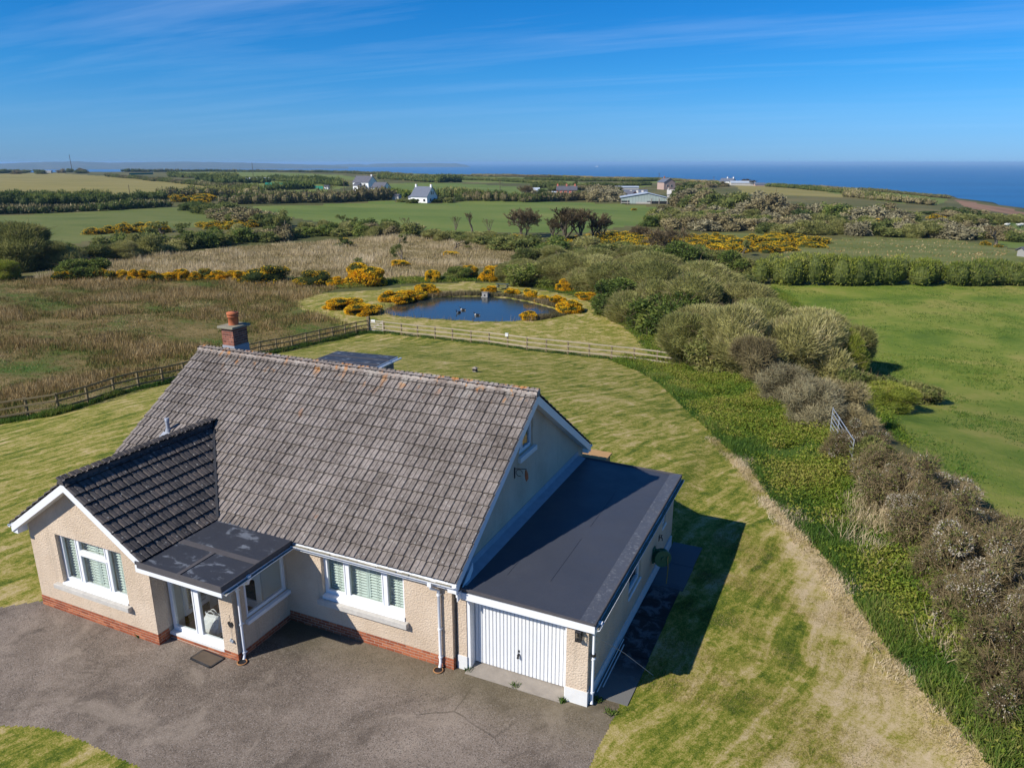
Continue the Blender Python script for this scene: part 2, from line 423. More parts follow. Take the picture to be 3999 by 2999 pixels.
M['field_green'] = grassmat('field_green_mat', [(.36, (.075, .125, .014)), (.46, (.125, .18, .020)), (.54, (.19, .22, .034)), (.64, (.27, .25, .06))], .16, 2.6, (1, 1, 1), .3, .9, daisies)
M['rush'] = grassmat('rush_mat', [(.38, (.05, .105, .012)), (.46, (.09, .115, .02)), (.52, (.145, .115, .036)), (.6, (.21, .15, .056)), (.74, (.32, .24, .105))], .13, 1.6, (1, 1.6, 1), .3, .8)
M['pale_grass'] = grassmat('pale_grass_mat', [(.34, (.15, .13, .05)), (.46, (.25, .19, .085)), (.56, (.36, .28, .15)), (.7, (.5, .40, .25))], .09, 1.2, (1, 2.2, 1), .3, .8)
M['bank'] = grassmat('bank_mat', [(.35, (.03, .055, .008)), (.55, (.06, .10, .015)), (.7, (.12, .13, .03))], .5, 4)
M['red_earth'] = grassmat('red_earth_mat', [(.36, (.15, .10, .055)), (.5, (.25, .145, .085)), (.66, (.34, .20, .12))], .06, .6)
def lawnmat(name, dryness, pk=1.0, straight=True):
    t = NT(name); p = t.pos()
    # mowing lines: straight runs up and down the garden; round the pond they follow the shore ('mow' = metres from it)
    x, y, z = t.xyz(p)
    wob = t.math('MULTIPLY', t.math('SUBTRACT', t.noise(p, .11, 3), .5), 3.2)
    if straight:
        across = t.math('ADD', t.math('SUBTRACT', t.math('MULTIPLY', x, .963), t.math('MULTIPLY', y, .268)), wob)
        along_ = t.math('ADD', t.math('MULTIPLY', x, .268), t.math('MULTIPLY', y, .963))
    else:
        across = t.math('ADD', t.attr('mow'), t.math('MULTIPLY', wob, .5)); along_ = t.math('MULTIPLY', t.noise(p, .12, 2), 40.0)
    cv = t.n('CombineXYZ'); t.l(across, cv.inputs[0])
    swath = t.math('MULTIPLY', t.math('SINE', t.math('MULTIPLY', across, 2 * math.pi / .95)), t.noise(p, .3, 3))
    st = t.math('ADD', t.math('MULTIPLY', swath, .26 if straight else .12), t.noise(cv.outputs[0], 1.9, 3, .6))
    along = t.n('CombineXYZ'); t.l(t.math('MULTIPLY', across, 3.0), along.inputs[0]); t.l(t.math('MULTIPLY', along_, .42), along.inputs[1])
    st2 = t.noise(along.outputs[0], 1.0, 6, .7)
    patch = t.noise(p, .22, 6, .62, .8)
    blot = t.noise(p, .75, 5, .66, .5)
    fine = t.noise(p, 3.4, 5, .7)
    grain = t.noise(p, 32.0, 3, .75)
    dry = t.step(t.math('ADD', t.attr('dry'), t.math('MULTIPLY', t.math('SUBTRACT', blot, .5), 2.4)), .12, 1.0)
    def dev(x, k): return t.math('MULTIPLY', t.math('SUBTRACT', x, .5), k)
    v = t.math('ADD', dev(patch, .42 * pk), dev(st, .27))
    v = t.math('ADD', v, dev(st2, .95 if straight else .6)); v = t.math('ADD', v, dev(blot, .4 * pk)); v = t.math('ADD', v, dev(fine, .5)); v = t.math('ADD', v, dev(grain, .6)); v = t.math('ADD', v, dev(t.noise(p, 10, 3, .7), .4))
    v = t.math('ADD', t.math('ADD', v, .535), t.math('MULTIPLY', dry, dryness))
    c = t.ramp(v, [(.26, (.035, .06, .006)), (.40, (.09, .122, .011)), (.50, (.172, .18, .021)), (.59, (.29, .245, .058)), (.72, (.41, .32, .14)), (.9, (.52, .40, .24))])
    # flecks of straw
    c = t.mix(t.math('MULTIPLY', t.step(grain, .58, .72), .5), c, (.48, .37, .18))
    c = t.mix(t.math('MULTIPLY', t.step(grain, .42, .28), .55), c, (.03, .045, .006))
    t.bump(t.math('ADD', grain, fine), .5, .03)
    return t.done(c, .85, .12)
M['lawn'] = lawnmat('lawn_mat', .24)
M['mown'] = lawnmat('mown_mat', .26, .4, False)
def drivemat():
    t = NT('tarmac_mat'); p = t.pos()
    big = t.noise(p, .33, 5, .62, .7); mid = t.noise(p, 1.6, 5, .65); fine = t.noise(p, 45, 3, .7)
    ag = t.voro(p, 55, 'F1', 'Color'); agv = t.n('SeparateColor'); t.l(ag, agv.inputs[0])
    v = t.math('ADD', t.math('MULTIPLY', big, .62), t.math('ADD', t.math('MULTIPLY', mid, .26), t.math('MULTIPLY', fine, .14)))
    c = t.ramp(v, [(.36, (.10, .076, .056)), (.46, (.165, .129, .098)), (.55, (.225, .178, .138)), (.68, (.31, .25, .195))])
    c = t.mix(t.math('MULTIPLY', t.step(agv.outputs[0], .62, .98), .42), c, (.40, .35, .30))
    c = t.mix(t.math('MULTIPLY', t.step(agv.outputs[1], .68, .95), .6), c, (.035, .03, .027))
    worn = t.step(t.noise(p, .55, 6, .68, 1.2), .53, .68)
    c = t.mix(t.math('MULTIPLY', worn, .5), c, (.33, .27, .21))
    drk = t.step(t.noise(t.map(p, (1, 1, 1), (0, 0, 0), (9, 4, 0)), .7, 6, .66, 1.0), .55, .7)
    c = t.mix(t.math('MULTIPLY', drk, .5), c, (.075, .058, .045))
    wv = t.n('TexNoise'); t.l(p, wv.inputs[0]); wv.inputs['Scale'].default_value = 1.2
    wp_ = t.mix(.16, p, wv.outputs['Color'])
    ck = t.math('MULTIPLY', t.step(t.voro(wp_, .33, 'DISTANCE_TO_EDGE'), .006, .002), t.step(t.noise(p, .4, 3), .5, .6))
    c = t.mix(t.math('MULTIPLY', ck, .5), c, (.04, .032, .024))
    # darker in the corner between porch and wall, olive brown along the foot of the walls
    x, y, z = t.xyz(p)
    corner_k = t.math('MULTIPLY', t.step(t.math('ADD', y, t.math('MULTIPLY', mid, .9)), -1.3, .35), t.step(t.math('ADD', x, t.math('MULTIPLY', big, 2.0)), -1.6, -3.4))
    c = t.mix(t.math('MULTIPLY', corner_k, .7), c, (.03, .034, .03))
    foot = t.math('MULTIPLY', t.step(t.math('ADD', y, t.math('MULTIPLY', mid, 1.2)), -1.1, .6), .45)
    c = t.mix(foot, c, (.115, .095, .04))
    t.bump(t.math('ADD', agv.outputs[2], t.math('MULTIPLY', fine, 1.0)), .55, .012)
    return t.done(c, .85, .2)
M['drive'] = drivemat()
def watermat(name, c, rough, bump, scale, stretch=(1, 1, 1), dist=.03):
    t = NT(name); p = t.pos()
    t.bump(t.noise(t.map(p, stretch, (0, 0, .3)), scale, 4, .6), bump, dist)
    return t.done(c, rough, .5)

# ---- one sheet of ground, finest near the camera, cut along the outlines
def build_ground():
    az = np.concatenate([np.linspace(-180, -60, 14)[:-1], np.linspace(-60, -43, 12)[:-1], np.linspace(-43, 43, 616), np.linspace(43, 60, 12)[1:], np.linspace(60, 180, 14)[1:-1]])
    rr = [2.0, 5.0, 8.0, 10.0]
    while rr[-1] < 1900:
        r = rr[-1]; rr.append(r + min(max(.085, r * r / 7200), r * .04))
    rr = np.array(rr); na, nr = len(az), len(rr)
    A, RR = np.meshgrid(np.radians(az), rr, indexing='ij')
    X = EYE[0] + RR * (np.sin(A) * _r[0] + np.cos(A) * _f0[0]); Y = EYE[1] + RR * (np.sin(A) * _r[1] + np.cos(A) * _f0[1])
    Z = terrain(X, Y)
    Z = Z - np.where(inside(X, Y, POND), .7 * sstep(segdist(X, Y, POND + POND[:1]) / 1.3), 0)
    V = np.stack([X, Y, Z], -1).reshape(-1, 3)
    i = np.arange(na)[:, None]; j = np.arange(nr - 1)[None, :]
    i2 = (i + 1) % na
    Q = np.stack([i * nr + j, i2 * nr + j, i2 * nr + j + 1, i * nr + j + 1], -1).reshape(-1, 4)
    cx = V[Q, 0].mean(1); cy = V[Q, 1].mean(1)
    zone = np.full(len(Q), -1)
    for k, (nm, mk, P) in enumerate(ZONES):
        zone[inside(cx, cy, P)] = k
    names = {}
    for k in range(-1, len(ZONES)):
        q = Q[zone == k]
        if not len(q): continue
        u, inv = np.unique(q, return_inverse=True)
        nm, mk = ('ground', 'heath') if k < 0 else ZONES[k][:2]
        if nm == 'heath': nm = 'heath_ground'
        me = np_mesh(nm, V[u], inv.reshape(-1, 4), mats=[M[mk]], smooth=True)
        if mk in ('lawn', 'mown'):
            x, y = V[u, 0], V[u, 1]
            P = LAWN_POLY if mk == 'lawn' else MOWN_POLY
            if mk == 'lawn': mow = segdist(x, y, P + P[:1])
            else: mow = segdist(x, y, POND + POND[:1])
            a = me.attributes.new('mow', 'FLOAT', 'POINT'); a.data.foreach_set('value', mow.astype(np.float32))
            dm = dry_mask(x, y) if mk == 'lawn' else np.full(len(x), .33)
            a = me.attributes.new('dry', 'FLOAT', 'POINT'); a.data.foreach_set('value', dm.astype(np.float32))
        tag(link(nm, me), kind='structure')
build_ground()

def sheet(name, P, z, mat):
    me = D.meshes.new(name); me.from_pydata([(x, y, z) for x, y in P], [], [tuple(range(len(P)))]); me.materials.append(mat); me.update()
    if me.polygons[0].normal.z < 0: me.flip_normals()
    return tag(link(name, me), kind='structure')
_pcx, _pcy = POND_C[:2]
sheet('pond_water', [(_pcx + (x - _pcx) * 1.04, _pcy + (y - _pcy) * 1.04) for x, y in POND], POND_Z, watermat('pond_water_mat', (.03, .036, .032), .1, .4, 2.2, (1, 2.2, 1), .02))
def build_sea():
    rr = np.geomspace(250, 60000, 90); az = np.radians(np.linspace(-75, 75, 121))
    A, RR = np.meshgrid(az, rr, indexing='ij')
    X = EYE[0] + RR * (np.sin(A) * _r[0] + np.cos(A) * _f0[0]); Y = EYE[1] + RR * (np.sin(A) * _r[1] + np.cos(A) * _f0[1])
    V = np.stack([X, Y, np.full_like(X, -62.0)], -1).reshape(-1, 3); nr = len(rr)
    i = np.arange(len(az) - 1)[:, None]; j = np.arange(nr - 1)[None, :]
    Q = np.stack([i * nr + j, i * nr + j + 1, (i + 1) * nr + j + 1, (i + 1) * nr + j], -1).reshape(-1, 4)
    t = NT('sea_mat'); p = t.pos()
    big = t.noise(t.map(p, (1, 4, 1), (0, 0, -.2)), .0012, 4, .6)
    c = t.ramp(big, [(.35, (.008, .10, .25)), (.65, (.014, .135, .31))])
    t.bump(t.noise(t.map(p, (1, 3, 1), (0, 0, -.3)), .035, 5, .7), .7, 4.0)
    t.done(c, .5, .35)
    tag(link('sea', np_mesh('sea', V, Q, mats=[t.m])), kind='structure')
build_sea()
def build_hills():
    """far headlands across the bay: rolling ridges some kilometres out, real slopes down to the sea"""
    hm = grassmat('hill_mat', [(.36, (.05, .07, .035)), (.5, (.09, .10, .05)), (.64, (.15, .135, .08))], .003, .02, (1, 3, 1), .2)
    for nm, D0, tops in (
        ('headland', 14500, [(1180, 650), (1250, 646), (1330, 643), (1400, 641), (1430, 644), (1470, 640), (1560, 638.5), (1650, 638.5), (1720, 638), (1780, 639), (1815, 644), (1835, 650)]),
        ('hills', 11500, [(-700, 634), (-300, 640), (0, 640), (140, 634), (300, 631), (420, 636), (560, 634), (700, 632), (850, 634), (1000, 637), (1150, 642), (1260, 645), (1320, 648), (1360, 653)])):
        us = np.linspace(tops[0][0], tops[-1][0], 160)
        vs = np.interp(us, [a for a, b in tops], [b for a, b in tops]) + .35 * np.sin(us / 17) + .3 * np.sin(us / 7.3)
        V = []; n = 7
        for u, v in zip(us, vs):
            d = ray(u, v); d = d / math.hypot(d[0], d[1])
            zt = EYE[2] + d[2] * D0
            for k in range(n):
                s = k / (n - 2) if k < n - 1 else 1.25
                h = -64 + (zt + 64) * (1 - (1 - min(s, 1)) ** 2.2) if k < n - 1 else -64
                rr = D0 - 2200 * (1 - s) if s <= 1 else D0 + 500
                V.append((EYE[0] + d[0] * rr, EYE[1] + d[1] * rr, h))
        m = len(us)
        Q = [(i * n + k, (i + 1) * n + k, (i + 1) * n + k + 1, i * n + k + 1) for i in range(m - 1) for k in range(n - 1)]
        tag(link(nm, np_mesh(nm, V, Q, mats=[hm], smooth=True)), kind='structure')
build_hills()

# ------------------------------------------------------------------ bungalow
def tilemat(name, stops, lichen):
    t = NT(name); p = t.pos()
    tv = t.math('FRACT', t.math('ADD', t.attr('tint'), t.rnd()))
    n = t.noise(p, 9, 5, .65); big = t.noise(p, .8, 4, .6)
    v = t.math('ADD', t.math('MULTIPLY', tv, .09), t.math('ADD', t.math('MULTIPLY', n, .55), t.math('MULTIPLY', big, .36)))
    c = t.ramp(v, stops)
    sp = t.n('SeparateColor'); t.l(t.voro(p, 15, 'F1', 'Color'), sp.inputs[0])
    d = t.voro(p, 15, 'F1', 'Distance')
    spot = t.math('MULTIPLY', t.step(sp.outputs[0], .9, .93), t.step(d, .42, .3))
    c = t.mix(t.math('MULTIPLY', spot, .55), c, (.42, .40, .36))
    dk = t.math('MULTIPLY', t.step(sp.outputs[1], .93, .95), t.step(d, .3, .2))
    c = t.mix(t.math('MULTIPLY', dk, .7), c, (.03, .027, .022))
    if lichen:
        x, y, z = t.xyz(p)
        near = t.step(t.math('ADD', z, t.math('MULTIPLY', t.noise(p, 1.1, 3), .9)), 5.5, 6.1)
        k = t.math('MULTIPLY', near, t.step(t.noise(t.map(p, (1.6, 1, 1)), 2.3, 5, .6), .56, .64))
        c = t.mix(t.math('MULTIPLY', k, .8), c, t.ramp(t.noise(p, 7, 3), [(.35, (.36, .12, .03)), (.6, (.52, .24, .045))]))
        few = t.step(t.noise(p, .9, 4, .5), .72, .75)
        c = t.mix(t.math('MULTIPLY', few, .45), c, (.34, .17, .08))
        pale = t.math('MULTIPLY', near, t.step(t.noise(p, 3.1, 4, .6), .54, .62))
        c = t.mix(t.math('MULTIPLY', pale, .35), c, (.45, .42, .37))
    t.bump(t.noise(p, 70, 3, .7), .5, .006)
    return t.done(c, .86, .2)
M['tile'] = tilemat('weathered_tile_mat', [(.34, (.095, .078, .065)), (.5, (.19, .161, .139)), (.64, (.285, .245, .215))], True)
M['tile_shaded'] = tilemat('shaded_tile_mat', [(.34, (.035, .033, .035)), (.5, (.085, .076, .072)), (.62, (.14, .115, .10)), (.7, (.19, .12, .08))], False)  # wing copy of the roof tile, its colour darkened for the shade there
M['tile_lip'] = plain('tile_lip_mat', (.028, .022, .018), .9, .1, .4, 9)
M['mortar_ridge'] = tilemat('ridge_tile_mat', [(.34, (.16, .125, .105)), (.5, (.29, .245, .215)), (.64, (.42, .37, .33))], True)
def rendermat():
    t = NT('pebble_render_mat'); p = t.pos()
    big = t.noise(p, .7, 4, .6); n = t.noise(p, 30, 2, .5)
    c = t.ramp(t.math('ADD', t.math('MULTIPLY', big, .7), t.math('MULTIPLY', n, .3)), [(.34, (.50, .385, .27)), (.5, (.60, .475, .35)), (.66, (.68, .555, .42))])
    x, y, z = t.xyz(p)
    run = t.noise(t.map(p, (6, 6, .35)), 1.2, 4, .6)
    c = t.mix(t.math('MULTIPLY', t.step(run, .56, .72), .28), c, (.33, .28, .21))
    t.bump(t.noise(p, 24, 3, .6), .9, .035)
    return t.done(c, .9, .15)
M['render'] = rendermat()
M['white'] = plain('white_upvc_mat', (.78, .79, .80), .35, .45, .04)
M['white_paint'] = plain('white_paint_mat', (.70, .69, .66), .6, .3, .14, 5, bump=.15)
M['white_door'] = plain('white_steel_mat', (.76, .76, .75), .4, .45, .05, 3)
M['stone_sill'] = plain('sill_concrete_mat', (.50, .47, .42), .85, .2, .25, 9, bump=.4)
M['concrete'] = plain('threshold_concrete_mat', (.27, .235, .195), .9, .2, .3, 5, bump=.5, bscale=80)
M['lead'] = plain('lead_mat', (.30, .32, .36), .55, .4, .25, 5, bump=.2)
M['grey_felt_edge'] = plain('felt_edge_mat', (.085, .078, .08), .75, .3, .2, 7, bump=.3)
M['dark_metal'] = plain('dark_metal_mat', (.02, .02, .022), .4, .5, .2)
M['terracotta'] = plain('terracotta_mat', (.42, .13, .055), .75, .25, .2, 6, bump=.2)
M['mortar'] = plain('mortar_mat', (.43, .36, .28), .95, .1, .2, 12, bump=.3)
M['wood_floor'] = plain('wood_floor_mat', (.34, .22, .11), .5, .4, .2, 3)
M['inside_wall'] = plain('inside_wall_mat', (.62, .60, .55), .8, .2, .04)
M['shutter'] = plain('shutter_mat', (.60, .66, .60), .5, .35, .04)
M['moss'] = plain('moss_mat', (.25, .23, .17), .95, .1, .4, 30, bump=.5)
def brickmat(name, stops):
    t = NT(name); p = t.pos()
    v = t.math('ADD', t.math('MULTIPLY', t.rnd(), .55), t.math('MULTIPLY', t.noise(p, 20, 4, .6), .45))
    t.bump(t.noise(p, 90, 3), .4, .006)
    return t.done(t.ramp(v, stops), .85, .2)
M['brick'] = brickmat('red_brick_mat', [(.2, (.22, .06, .028)), (.5, (.34, .10, .045)), (.8, (.44, .155, .07))])
M['brick_dark'] = brickmat('chimney_brick_mat', [(.2, (.13, .045, .032)), (.5, (.22, .075, .05)), (.8, (.33, .125, .08))])
def feltmat(name, c1, c2, worn, wc=(.30, .33, .37), wsc=1.7):
    t = NT(name); p = t.pos()
    c = t.mix(t.noise(p, .8, 4, .6), c1, c2)
    c = t.mix(t.math('MULTIPLY', t.step(t.noise(p, 60, 2), .5, .75), .25), c, (.13, .13, .13))
    if worn:
        k = t.math('MULTIPLY', t.step(t.noise(t.map(p, (1.2, 2.0, 1), (0, 0, .4)), wsc, 6, .66, .5), .54, .66), worn)
        c = t.mix(k, c, wc)
    t.bump(t.math('ADD', t.math('MULTIPLY', t.noise(p, .9, 3), 6), t.noise(p, 55, 2)), .3, .012)
    return t.done(c, t.math('ADD', t.math('MULTIPLY', t.noise(p, 2.2, 4), .3), .36), .45)
M['felt'] = feltmat('roof_felt_mat', (.040, .045, .058), (.060, .064, .078), 0)
M['felt_worn'] = feltmat('worn_felt_mat', (.026, .028, .034), (.045, .047, .055), .42)
M['felt_edge'] = feltmat('felt_kerb_mat', (.05, .055, .07), (.09, .095, .11), .6, (.24, .25, .26), 9)
def glassmat(name, tint=(.94, .965, .955), extra=.05):
    t = NT(name); t.t.nodes.remove(t.b)
    tr = t.n('BsdfTransparent'); tr.inputs[0].default_value = tint + (1,)
    gl = t.n('BsdfGlossy'); gl.inputs['Roughness'].default_value = .02
    lw = t.n('LayerWeight'); lw.inputs[0].default_value = .5
    k = t.math('ADD', t.math('MULTIPLY', t.math('POWER', lw.outputs['Facing'], 4.0), .85), extra, True)
    mx = t.n('MixShader'); t.l(k, mx.inputs[0]); t.l(tr.outputs[0], mx.inputs[1]); t.l(gl.outputs[0], mx.inputs[2])
    t.l(mx.outputs[0], t.out.inputs[0]); return t.m
M['glass'] = glassmat('window_glass_mat')

HX0, HX1, HY1 = -11.49, 0.0, 8.93                 # main walls: front on y = 0, ridge along x
EAVE_Y, EAVE_Z, RIDGE_Y, RIDGE_Z = -.19, 2.43, 4.465, 5.50
XL, XR = -11.735, .245
PIT = math.atan2(RIDGE_Z - EAVE_Z, RIDGE_Y - EAVE_Y)
WX0, WX1, WY = -11.29, -7.0, -2.16                # the wing that stands forward
WRX, WRZ, WEZ, WYF = -9.145, 4.05, 2.486, -2.475
WPIT = math.atan2(WRZ - WEZ, WX1 + .2 - WRX)
PX1, PYF = -4.78, -1.83                           # porch
GX1, GY0, GY1, GZ = 3.21, .12, 8.3, 2.14          # garage
bung = root('bungalow', (0, 0, 0), 'cream rendered bungalow with grey tiled roof, front wing, porch and white garage door', 'bungalow')
T = .28
def roof_z(y): return EAVE_Z + (y - EAVE_Y) * math.tan(PIT)
def wroof_z(x): return WRZ - abs(x - WRX) * math.tan(WPIT)

# --- walls
def wall_y(mb, x0, x1, y0, y1, z0, z1, holes):     # a wall along x with openings (x0, x1, z0, z1)
    xs = sorted({x0, x1, *[h[0] for h in holes], *[h[1] for h in holes]})
    for a, b in zip(xs[:-1], xs[1:]):
        hs = sorted([(h[2], h[3]) for h in holes if h[0] <= a + 1e-6 and h[1] >= b - 1e-6])
        z = z0
        for h0, h1 in hs:
            if h0 > z + 1e-6: mb.box(a, b, y0, y1, z, h0)
            z = h1
        if z < z1: mb.box(a, b, y0, y1, z, z1)
def wall_x(mb, x0, x1, y0, y1, z0, z1, holes):
    ys = sorted({y0, y1, *[h[0] for h in holes], *[h[1] for h in holes]})
    for a, b in zip(ys[:-1], ys[1:]):
        hs = sorted([(h[2], h[3]) for h in holes if h[0] <= a + 1e-6 and h[1] >= b - 1e-6])
        z = z0
        for h0, h1 in hs:
            if h0 > z + 1e-6: mb.box(x0, x1, a, b, z, h0)
            z = h1
        if z < z1: mb.box(x0, x1, a, b, z, z1)
PL = .30                                           # top of the brick plinth
W1 = (-10.27, -7.88, .88, 2.30)                    # wing window
W2 = (-3.66, -1.27, .98, 2.16)                     # main front window
GW = (3.74, 4.68, 3.93, 4.76)                      # gable window
m = MB()
wall_y(m, WX1, HX1, 0, T, PL, 2.40, [W2, (-6.55, -5.65, PL, 2.1)])
wall_y(m, WX0 - .2, HX1, HY1 - T, HY1, 0, 2.40, [])
wall_x(m, HX1 - T, HX1, T, HY1 - T, 0, 2.40, [])
wall_x(m, HX0, HX0 + T, T, HY1 - T, 0, 2.40, [])
for x0, x1, hole in ((HX1 - T, HX1, GW), (HX0, HX0 + T, None)):      # gables
    def zt(y): return min(roof_z(y), roof_z(2 * RIDGE_Y - y)) - .07
    ys = sorted({0.0, HY1, RIDGE_Y, *( (hole[0], hole[1]) if hole else ())})
    for a, b in zip(ys[:-1], ys[1:]):
        def seg(z0a, z0b, z1a, z1b):
            m.hexa([(x0, a, z0a), (x1, a, z0a), (x1, b, z0b), (x0, b, z0b), (x0, a, z1a), (x1, a, z1a), (x1, b, z1b), (x0, b, z1b)])
        if hole and a >= hole[0] - 1e-6 and b <= hole[1] + 1e-6:
            seg(2.40, 2.40, hole[2], hole[2]); seg(hole[3], hole[3], zt(a), zt(b))
        else: seg(2.40, 2.40, zt(a), zt(b))
m.build('main_wall', M['render'], bung)
m = MB()
wall_y(m, WX0, WX1, WY, WY + T, PL, 2.36, [W1])
ys = [(WX0, 2.36), (WX1, 2.36), (WX1, wroof_z(WX1) - .08), (WRX, WRZ - .08), (WX0, wroof_z(WX0) - .08)]
m.prism([(x, WY, z) for x, z in ys], (0, T, 0))
wall_x(m, WX1 - T, WX1, WY + T, 0, PL, 2.40, [(-1.35, -.55, PL, 2.0)])
wall_x(m, WX0, WX0 + T, WY + T, 0, PL, 2.36, [])
m.build('wing_wall', M['render'], bung)
m = MB()
wall_y(m, -5.2, PX1, PYF, PYF + .2, PL * .6, 2.26, [])
wall_x(m, PX1 - .2, PX1, PYF + .2, 0, PL * .6, 2.26, [(-1.44, -.03, .90, 2.02)])
m.build('porch_wall', M['render'], bung)
m = MB()
wall_y(m, .06, .30, GY0, GY0 + .3, .36, 2.02, []); wall_y(m, 2.72, GX1, GY0, GY0 + .3, .36, 2.02, [])
wall_y(m, .30, 2.72, GY0 + .02, GY0 + .28, 2.0, 2.02, [])
wall_x(m, GX1 - .2, GX1, GY0 + .3, GY1, .2, 2.02, [(3.3, 4.45, .80, 1.62), (6.86, 7.3, 1.06, 1.66)])
wall_y(m, .0, GX1 - .2, GY1 - .2, GY1, -.5, 2.02, [])
m.build('garage_wall', M['render'], bung)
m = MB()
m.box(.055, .305, GY0 - .02, GY0 + .3, -.05, .36); m.box(2.715, GX1 + .02, GY0 - .02, GY0 + .3, -.1, .36)
m.hexa([(GX1 - .19, GY0 + .3, -.1), (GX1 + .02, GY0 + .3, -.1), (GX1 + .02, GY1 + .01, -.5), (GX1 - .19, GY1 + .01, -.5), (GX1 - .19, GY0 + .3, .3), (GX1 + .02, GY0 + .3, .3), (GX1 + .02, GY1 + .01, .12), (GX1 - .19, GY1 + .01, .12)])
m.build('painted_plinth', M['white_paint'], bung)
m = MB(); m.box(HX0 + .3, WX1 - .01, .3, HY1 - .3, .0, .05); m.box(WX1, PX1 - .2, PYF + .2, 0, -.05, .05); m.build('floor', M['wood_floor'], bung)
m = MB(); m.box(WX1 + .002, WX1 + .01, PYF + .25, -1.36, .05, 2.2); m.box(PX1 - .21, PX1 - .202, -1.6, 0, .05, .9)
m.box(WX1 + .002, WX1 + .01, -.54, -.01, .05, 2.2); m.box(WX1 + .002, WX1 + .01, -1.36, -.54, 2.0, 2.2)
m.box(-5.64, PX1 - .21, -.012, -.003, .05, 2.2); m.box(WX1 + .02, -6.56, -.012, -.003, .05, 2.2)
m.build('porch_lining', M['inside_wall'], bung)
m = MB(); m.box(WX0 + .3, WX1 - .3, .5, .55, .05, 2.3); m.box(-4.0, -.5, 1.2, 1.25, .05, 2.3); m.box(WX0 + .3, WX1 - .3, -.9, -.85, .05, 2.3)
m.build('inner_wall', M['inside_wall'], bung)
m = MB(); m.box(HX0 + .3, HX1 - .3, .3, HY1 - .3, 2.33, 2.38); m.box(WX0 + .29, WX1 - .29, WY + .29, .28, 2.32, 2.36); m.build('ceiling', M['inside_wall'], bung)

# --- brick plinths: every brick a piece of its own
def brick_mesh(L, Hh, Tt):
    b = MB(); b.box(0, L, 0, Tt, 0, Hh); me = D.meshes.new('brick'); me.from_pydata(b.v, [], b.f); me.update(); return me
_BR = {}
def bricks(parent, p0, ax, inward, length, nc, mat, L=.21, Hh=.060, J=.015, z0=0.0, offset=0.0, name='brick'):
    """courses of stretchers along ax starting at p0; 'inward' points into the wall"""
    ax = np.array(ax, float); inward = np.array(inward, float)
    for c in range(nc):
        s = -offset - (L + J) / 2 * (c % 2)
        while s < length - .01:
            a, b = max(s, 0), min(s + L, length)
            if b - a > .03:
                k = (round(b - a, 3), mat.name)
                if k not in _BR:
                    me = brick_mesh(k[0], Hh, .06); me.materials.append(mat); _BR[k] = me
                p = np.array(p0) + ax * a + inward * random.uniform(0, .003) + np.array((0, 0, z0 + c * (Hh + J)))
                o = link(name, _BR[k], parent)
                # local x along the wall, local y into the wall
                o.matrix_local = Matrix(((ax[0], inward[0], 0, p[0] - base_of(parent)[0]), (ax[1], inward[1], 0, p[1] - base_of(parent)[1]), (0, 0, 1, p[2]), (0, 0, 0, 1)))
            s += L + J
plinth = MB()
plinth.box(WX0 - .004, WX1 + .004, WY - .004, WY + T, -.1, PL); plinth.box(WX1 - .2, WX1 + .004, WY + .28, PYF + .2, -.1, PL)
plinth.box(-7.0, PX1 + .004, PYF - .004, PYF + .2, -.1, PL * .6 - .02); plinth.box(PX1 - .2, PX1 + .004, PYF + .2, 0, -.1, PL * .6)
plinth.box(PX1, HX1 + .004, -.004, T, -.1, PL); plinth.box(HX1 - .2, HX1 + .004, T, .6, -.1, PL); plinth.box(WX0 - .004, WX0 + .2, WY + T, 0, -.1, PL)
plinth = plinth.build('plinth', M['mortar'], bung)
bricks(plinth, (WX0 - .012, WY - .012, 0), (1, 0, 0), (0, 1, 0), WX1 - WX0 + .024, 4, M['brick'])
bricks(plinth, (WX1 + .012, WY - .012, 0), (0, 1, 0), (-1, 0, 0), .34, 4, M['brick'])
bricks(plinth, (-6.98, PYF - .012, -.05), (1, 0, 0), (0, 1, 0), 1.76, 2, M['brick'], Hh=.075)
bricks(plinth, (-5.22, PYF - .012, -.02), (1, 0, 0), (0, 1, 0), .452, 3, M['brick'])
bricks(plinth, (PX1 + .012, PYF - .012, -.05), (0, 1, 0), (-1, 0, 0), 1.84, 3, M['brick'])
bricks(plinth, (PX1 + .01, -.012, 0), (1, 0, 0), (0, 1, 0), -PX1 + .002, 4, M['brick'])
bricks(plinth, (HX1 + .012, -.012, 0), (0, 1, 0), (-1, 0, 0), .13, 4, M['brick'])

